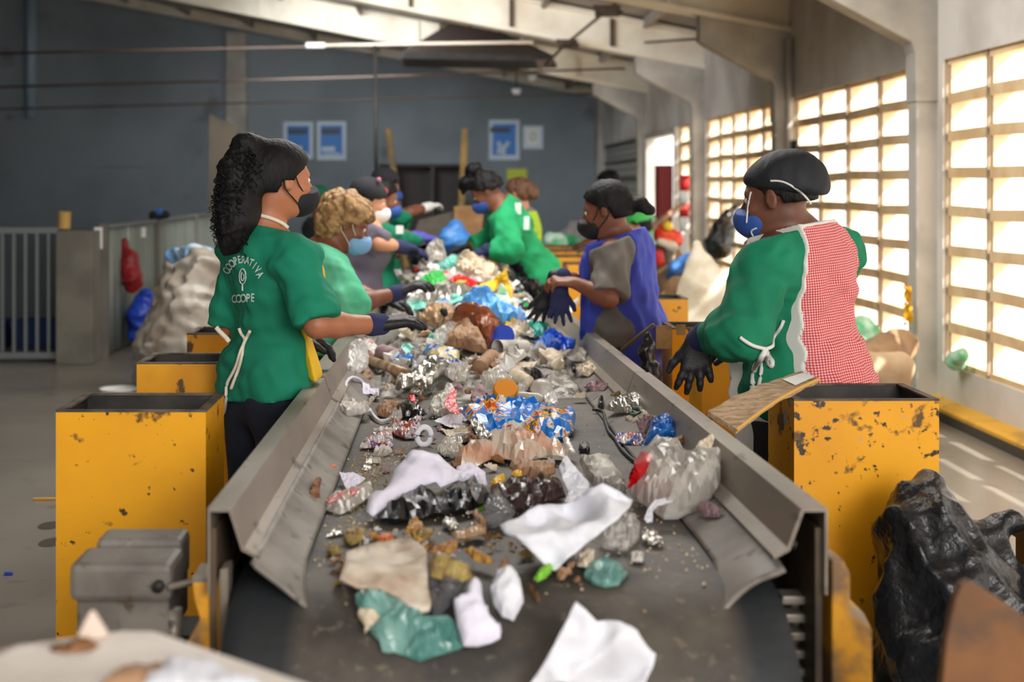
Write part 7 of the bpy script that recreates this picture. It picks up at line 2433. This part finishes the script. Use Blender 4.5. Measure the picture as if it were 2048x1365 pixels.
# floor litter at the left
c = P(92, 1003, 1.5 * FPX / (1003 - CY))
tag(MB().box(c.x - .06, c.x + .05, c.y, c.y + .02, 0, .012).build('wood_stick', M['wood_edge']), 'small yellow stick on the floor left of the nearest bin', 'stick')
c = P(14, 1152, 1.5 * FPX / (1152 - CY))
tag(MB().box(c.x - .012, c.x + .02, c.y, c.y + .012, 0, .012).build('plastic_chip', M['sack_blue'], None, bevel=.003), 'tiny dark blue plastic chip on the floor at the far left', 'chip')
for (px, py, lab) in ((100, 1052, 'round dark wet stain on the floor, upper of two'), (102, 1086, 'round dark wet stain on the floor, lower of two')):
    Ys = 1.5 * FPX / (py - CY)
    c = P(px, py, Ys)
    tag(MB().prism([Vector((c.x + .05 * math.cos(t), c.y + .07 * math.sin(t), 0.0005)) for t in [i * math.pi / 10 for i in range(20)]], (0, 0, .001)).build('floor_stain', mat('wet_floor_stain', (82, 74, 66), .4)), lab, 'stain')

# ------------------------------------------------------------------ far wall things
def poster(px0, py0, px1, py1, label, kind):
    Yq = YB - 0.03
    a, b = P(px0, py1, Yq), P(px1, py0, Yq)
    e = empty('wall_poster', ((a.x + b.x) / 2, Yq, a.z), label, 'poster', None)
    MB().box(a.x, b.x, Yq, Yq + .025, a.z, b.z).build('sheet', M['pale_print'], e)
    w, h = b.x - a.x, b.z - a.z

    def pt(u0, v0, u1, v1, m, nm, dy=.004):
        MB().box(a.x + u0 * w, a.x + u1 * w, Yq - dy, Yq + .001, a.z + v0 * h, a.z + v1 * h).build(nm, m, e)
    if kind == 'blue':
        pt(.12, .12, .88, .9, M['blue_print'], 'blue_field')
        pt(.04, .68, .70, .82, M['dark_print'], 'title_band', .007)
        MB().tube([Vector((a.x + u * w, Yq - .006, a.z + v * h)) for u, v in ((.32, .16), (.36, .34), (.30, .46))], .05 * w + .02, 8).tube([Vector((a.x + u * w, Yq - .006, a.z + v * h)) for u, v in ((.45, .14), (.5, .3), (.66, .44))], .05 * w + .02, 8).build('hand_print', M['pale_print'], e)
    elif kind == 'form':
        pt(.16, .14, .84, .9, M['white'], 'paper_field')
        MB().tube([Vector((a.x + w * (.5 + .14 * math.cos(t)), Yq - .004, a.z + h * (.55 + .16 * math.sin(t)))) for t in [i * .5236 for i in range(13)]], .012, 6).build('stamp', M['teal'], e)
    else:
        pt(.12, .12, .88, .9, M['blue_print'], 'blue_field')
        pt(.14, .66, .80, .82, M['dark_print'], 'title_band', .007)
        pt(.16, .22, .62, .34, M['pale_print'], 'text_block', .007)
        pt(.2, .14, .8, .18, M['pale_print'], 'text_line', .007)
    return e


poster(567, 244, 626, 318, 'blue and white poster partly behind the ponytail woman head, left of a pair', 'text')
poster(634, 243, 692, 320, 'blue and white poster on the far wall, right of a pair', 'text')
poster(978, 240, 1039, 320, 'blue poster with white hands on the far wall right of centre', 'blue')
poster(1046, 252, 1086, 298, 'small white notice on the far wall beside the blue poster with hands', 'form')
a, b = P(1014, 360, YB - .03), P(1054, 338, YB - .03)
tag(MB().box(a.x, b.x, YB - .03, YB - .001, a.z, b.z).build('wall_sign', M['yellow_print']), 'yellow-green sign low on the far wall', 'sign')
# dark shelf opening with two yellow posts
sh = empty('dark_cabinet', P(845, 440, 24.6), 'dark open cabinet against the far wall between two yellow posts', 'cabinet')
Yc = 24.6
a, b = P(757, 440, Yc), P(930, 328, Yc)
MB().box(a.x, b.x, Yc + .4, Yc + .45, 0, b.z).box(a.x, a.x + .06, Yc, Yc + .4, 0, b.z).box(b.x - .06, b.x, Yc, Yc + .4, 0, b.z).box(a.x + .06, b.x - .06, Yc, Yc + .4, b.z - .05, b.z).build('carcass', M['black_hole'], sh)
for px in (793, 865):
    q = P(px, 400, Yc)
    MB().box(q.x - .03, q.x + .03, Yc - .01, Yc + .4, 0, b.z - .05).build('divider', M['steel_dark'], sh)
for (p0, p1, lab) in (((790, 412), (776, 258), 'yellow painted post leaning left of the dark cabinet'), ((925, 420), (930, 258), 'yellow painted post right of the dark cabinet')):
    q0, q1 = P(*p0, 24.2), P(*p1, 24.2)
    q2 = Vector((q0.x + (q0.x - q1.x) * 1.6, q0.y, 0.0))
    MB()
    w = .055
    tag(MB().prism([q2 + Vector((-w, 0, 0)), q2 + Vector((w, 0, 0)), q1 + Vector((w, 0, 0)), q1 + Vector((-w, 0, 0))], (0, .08, 0)).build('wooden_post', M['wood_yellow']), lab, 'post')
# feed chute rising behind the heap
fc = empty('feed_chute', (0.0, 11.5, 0), 'dark grey feed chute rising behind the heap', 'chute')
q = [P(815, 500, 11.2), P(948, 455, 11.2), P(948, 412, 12.6), P(838, 440, 12.6)]
MB().prism(q, (0, 0, -0.05)).build('trough', M['steel'], fc)
MB().prism([P(815, 500, 11.2), P(948, 455, 11.2), P(948, 472, 11.2), P(815, 520, 11.2)], (0, .03, 0)).build('front_lip', M['steel_dark'], fc)
for px in (830, 930):
    g0 = P(px, 500, 11.6)
    MB().box(g0.x - .03, g0.x + .03, 11.6, 11.66, 0, g0.z + .12).build('leg', M['steel_dark'], fc)
cb = P(936, 470, 10.3)
tag(MB().prism([P(906, 476, 10.3), P(962, 480, 10.3), P(968, 418, 10.3), P(950, 412, 10.3), P(908, 414, 10.3)], (0, .25, 0)).build('cardboard_box', M['cardboard'], None, bevel=.006), 'brown cardboard box on the far end of the heap', 'box')
sack('blue_bag', 'blue bag lying against the cardboard box at the far heap', 'bag', [(P(912, 455, 9.9), .05), (P(908, 478, 9.9), .11), (P(925, 488, 9.9), .09)], mat('mid_blue_bag', (54, 122, 206), .4, c2=(80, 146, 220), scale=7), .015, 20, 4, .012, floor=False)

# ------------------------------------------------------------------ right background
def stand(px, py, Y, r_):
    return (P(px, py, Y), r_)


sack('green_sack', 'green sack behind the far yellow bins, left of two', 'sack', [stand(1110, 488, 13.9, .13), (Vector((P(1110, 560, 13.9).x, 13.9, .1)), .2)], M['sack_green'], .03, 12, 3, .018)
sack('green_sack', 'green sack behind the far yellow bins, right of two', 'sack', [stand(1140, 490, 14.6, .12), (Vector((P(1142, 560, 14.6).x, 14.6, .1)), .2)], mat('deep_green_bag', (24, 130, 84), .4, c2=(60, 160, 110), scale=8), .03, 12, 4, .018)
sack('grey_bundle', 'pale grey bundle against the far wall right of the green sacks', 'bundle', [stand(1150, 470, 16.5, .18), (Vector((P(1150, 520, 16.5).x, 16.5, .2)), .3)], M['sack_grey'], .04, 9, 5, .022)
sack('green_bag', 'bright green and white bag on the heap behind the hair of the blue apron woman', 'bag', [stand(1262, 440, 14.0, .08), stand(1290, 445, 14.0, .10), (Vector((P(1285, 520, 14.0).x, 14.0, .3)), .22), (Vector((P(1285, 520, 14.0).x, 14.0, .1)), .24)], M['sack_green'], .03, 14, 6, .016)
# red cabinet and striped pole by the doorway
Yd = 17.0
a, b = P(1318, 470, Yd), P(1346, 330, Yd)
rc_ = empty('red_cabinet', (a.x, Yd, 0), 'dark red metal cabinet in front of the far doorway', 'cabinet')
MB().box(a.x, b.x, Yd, Yd + .35, 0.0, b.z).build('body', M['dark_red'], rc_, bevel=.01)
MB().box(a.x + .03, b.x - .03, Yd - .012, Yd, 0.15, b.z - .06).build('door', M['dark_red'], rc_, bevel=.004)
ps = P(1369, 470, 14.6)
bar = empty('striped_pole', (ps.x, 14.6, 0), 'red and white banded pole beside the third column', 'pole')
for k, (p0, p1, mm) in enumerate(((462, 434, 'white'), (434, 408, 'red'), (408, 382, 'white'), (382, 350, 'red'))):
    z0, z1 = P(0, p0, 14.6).z, P(0, p1, 14.6).z
    MB().tube([Vector((ps.x, 14.6, z0)), Vector((ps.x, 14.6, z1))], .055, 16).build('band', M[mm], bar, True)
MB().tube([Vector((ps.x, 14.6, 0)), Vector((ps.x, 14.6, P(0, 462, 14.6).z))], .05, 16).build('shaft', M['white'], bar, True)
tag(MB().tube([P(1302, 455, 13.2), P(1362, 412, 14.3)], .03, 8).build('wooden_pole', M['kraft'], None, True), 'brown wooden pole leaning towards the striped pole', 'pole')
sack('red_bag', 'bright red bag with a yellow and white top on the sack pile', 'bag', [stand(1330, 472, 11.6, .10), stand(1345, 478, 11.6, .09)], mat('scarlet_bag', (226, 44, 30), .4, c2=(240, 90, 50), scale=7), .015, 16, 2, .014, floor=False)
sack('yellow_bag', 'small yellow bag on top of the bright red bag', 'bag', [stand(1337, 452, 11.5, .05)], M['yellow_film'], .008, 20, 2, .012, floor=False)
sack('red_bag', 'narrow red bag hanging below the cream cloth on the sack pile', 'bag', [stand(1318, 508, 11.3, .04), stand(1319, 524, 11.3, .045)], M['red'], .008, 16, 3, .012, floor=False)
sack('cream_cloth', 'cream cloth folded between the two red bags', 'cloth', [stand(1322, 484, 11.5, .035), stand(1345, 494, 11.5, .035), stand(1338, 515, 11.75, .05)], M['cream'], .008, 16, 3, .012, floor=False)
sack('brown_sack', 'tall brown sack heap behind the blue apron woman', 'sack', [stand(1330, 520, 11.9, .16), (Vector((P(1332, 560, 11.9).x, 11.9, .45)), .26), (Vector((P(1332, 560, 11.9).x, 11.9, .1)), .28)], M['sack_tan'], .03, 9, 7, .018)
sack('blue_bag', 'blue bag lying beside the pointed white sack', 'bag', [stand(1350, 535, 11.3, .06), stand(1378, 522, 11.3, .055), stand(1345, 550, 11.6, .06)], mat('denim_blue_bag', (44, 100, 178), .4, c2=(70, 130, 200), scale=8), .012, 20, 3, .012, floor=False)
sack('white_sack', 'big pointed white sack behind the red apron woman', 'sack', [stand(1395, 490, 9.6, .03), stand(1400, 530, 9.6, .07), stand(1412, 590, 9.6, .22), (Vector((P(1412, 640, 9.6).x, 9.6, .28)), .32), (Vector((P(1412, 640, 9.6).x, 9.6, .12)), .33)], M['sack_white'], .025, 9, 8, .016)
sack('white_sack', 'smaller white sack left of the big pointed one', 'sack', [stand(1358, 580, 10.4, .1), (Vector((P(1356, 640, 10.4).x, 10.4, .25)), .19), (Vector((P(1356, 640, 10.4).x, 10.4, .1)), .19)], M['sack_tan'], .025, 9, 9, .016)
sack('black_bag', 'black bag hanging on the louvred window left of the cap', 'bag', [(P(1478, 412, 14.6), .025), (P(1468, 418, 14.5), .03), (P(1456, 430, 14.4), .05), (P(1446, 460, 14.3), .13), (P(1440, 486, 14.3), .18)], M['black_film'], .02, 10, 4, .014, floor=False)
# gold tinsel on the first column
tn = MB()
r = random.Random(9)
for i in range(60):
    c = P(1818 + r.uniform(-8, 5), 575 + 72 * i / 60, 8.72)
    tn.add([c + V3(r.uniform(-.03, .03), r.uniform(-.02, .02), r.uniform(-.03, .03)) for _ in range(3)] + [c], [(0, 1, 2), (0, 1, 3), (1, 2, 3), (2, 0, 3)])
tn.tube([P(1818, 570, 8.72), P(1818, 650, 8.72)], .008, 5)
tag(tn.build('tinsel', mat('gold_tinsel', (230, 180, 30), .25, .7)), 'strip of gold tinsel hanging on the first column', 'tinsel')
# tan sacks and green bag by the wall right of the apron
def tarp(name, label, m, pts, seed, flo=True):
    return sack(name, label, 'sack', pts, m, .03, 9, seed, .014, .07, flo)


tarp('tan_sack', 'tan tarpaulin sack heaped against the first column', M['sack_tan'], [stand(1800, 690, 8.2, .10), stand(1760, 715, 8.0, .13), stand(1720, 770, 7.9, .2), (Vector((P(1740, 800, 7.9).x, 7.9, .1)), .25)], 12)
tarp('tan_sack', 'folded tan sack lying below the tarpaulin heap', mat('pale_tan_sack', (186, 160, 128), .8, c2=(160, 132, 100), scale=5), [stand(1735, 740, 7.4, .1), stand(1790, 745, 7.4, .1), (Vector((P(1760, 800, 7.4).x, 7.4, .1)), .22)], 13)
tarp('green_bag', 'clear and green bag of plastic bottles by the window behind the apron', M['sack_green'], [stand(1715, 672, 8.6, .13), stand(1728, 700, 8.6, .16), (Vector((P(1725, 760, 8.6).x, 8.6, .15)), .22)], 14)
tarp('clear_bag', 'small clear bag of green bottles on the sill right of the first column', M['sack_green'], [stand(1912, 722, 8.3, .05), stand(1925, 712, 8.2, .04)], 15, False)
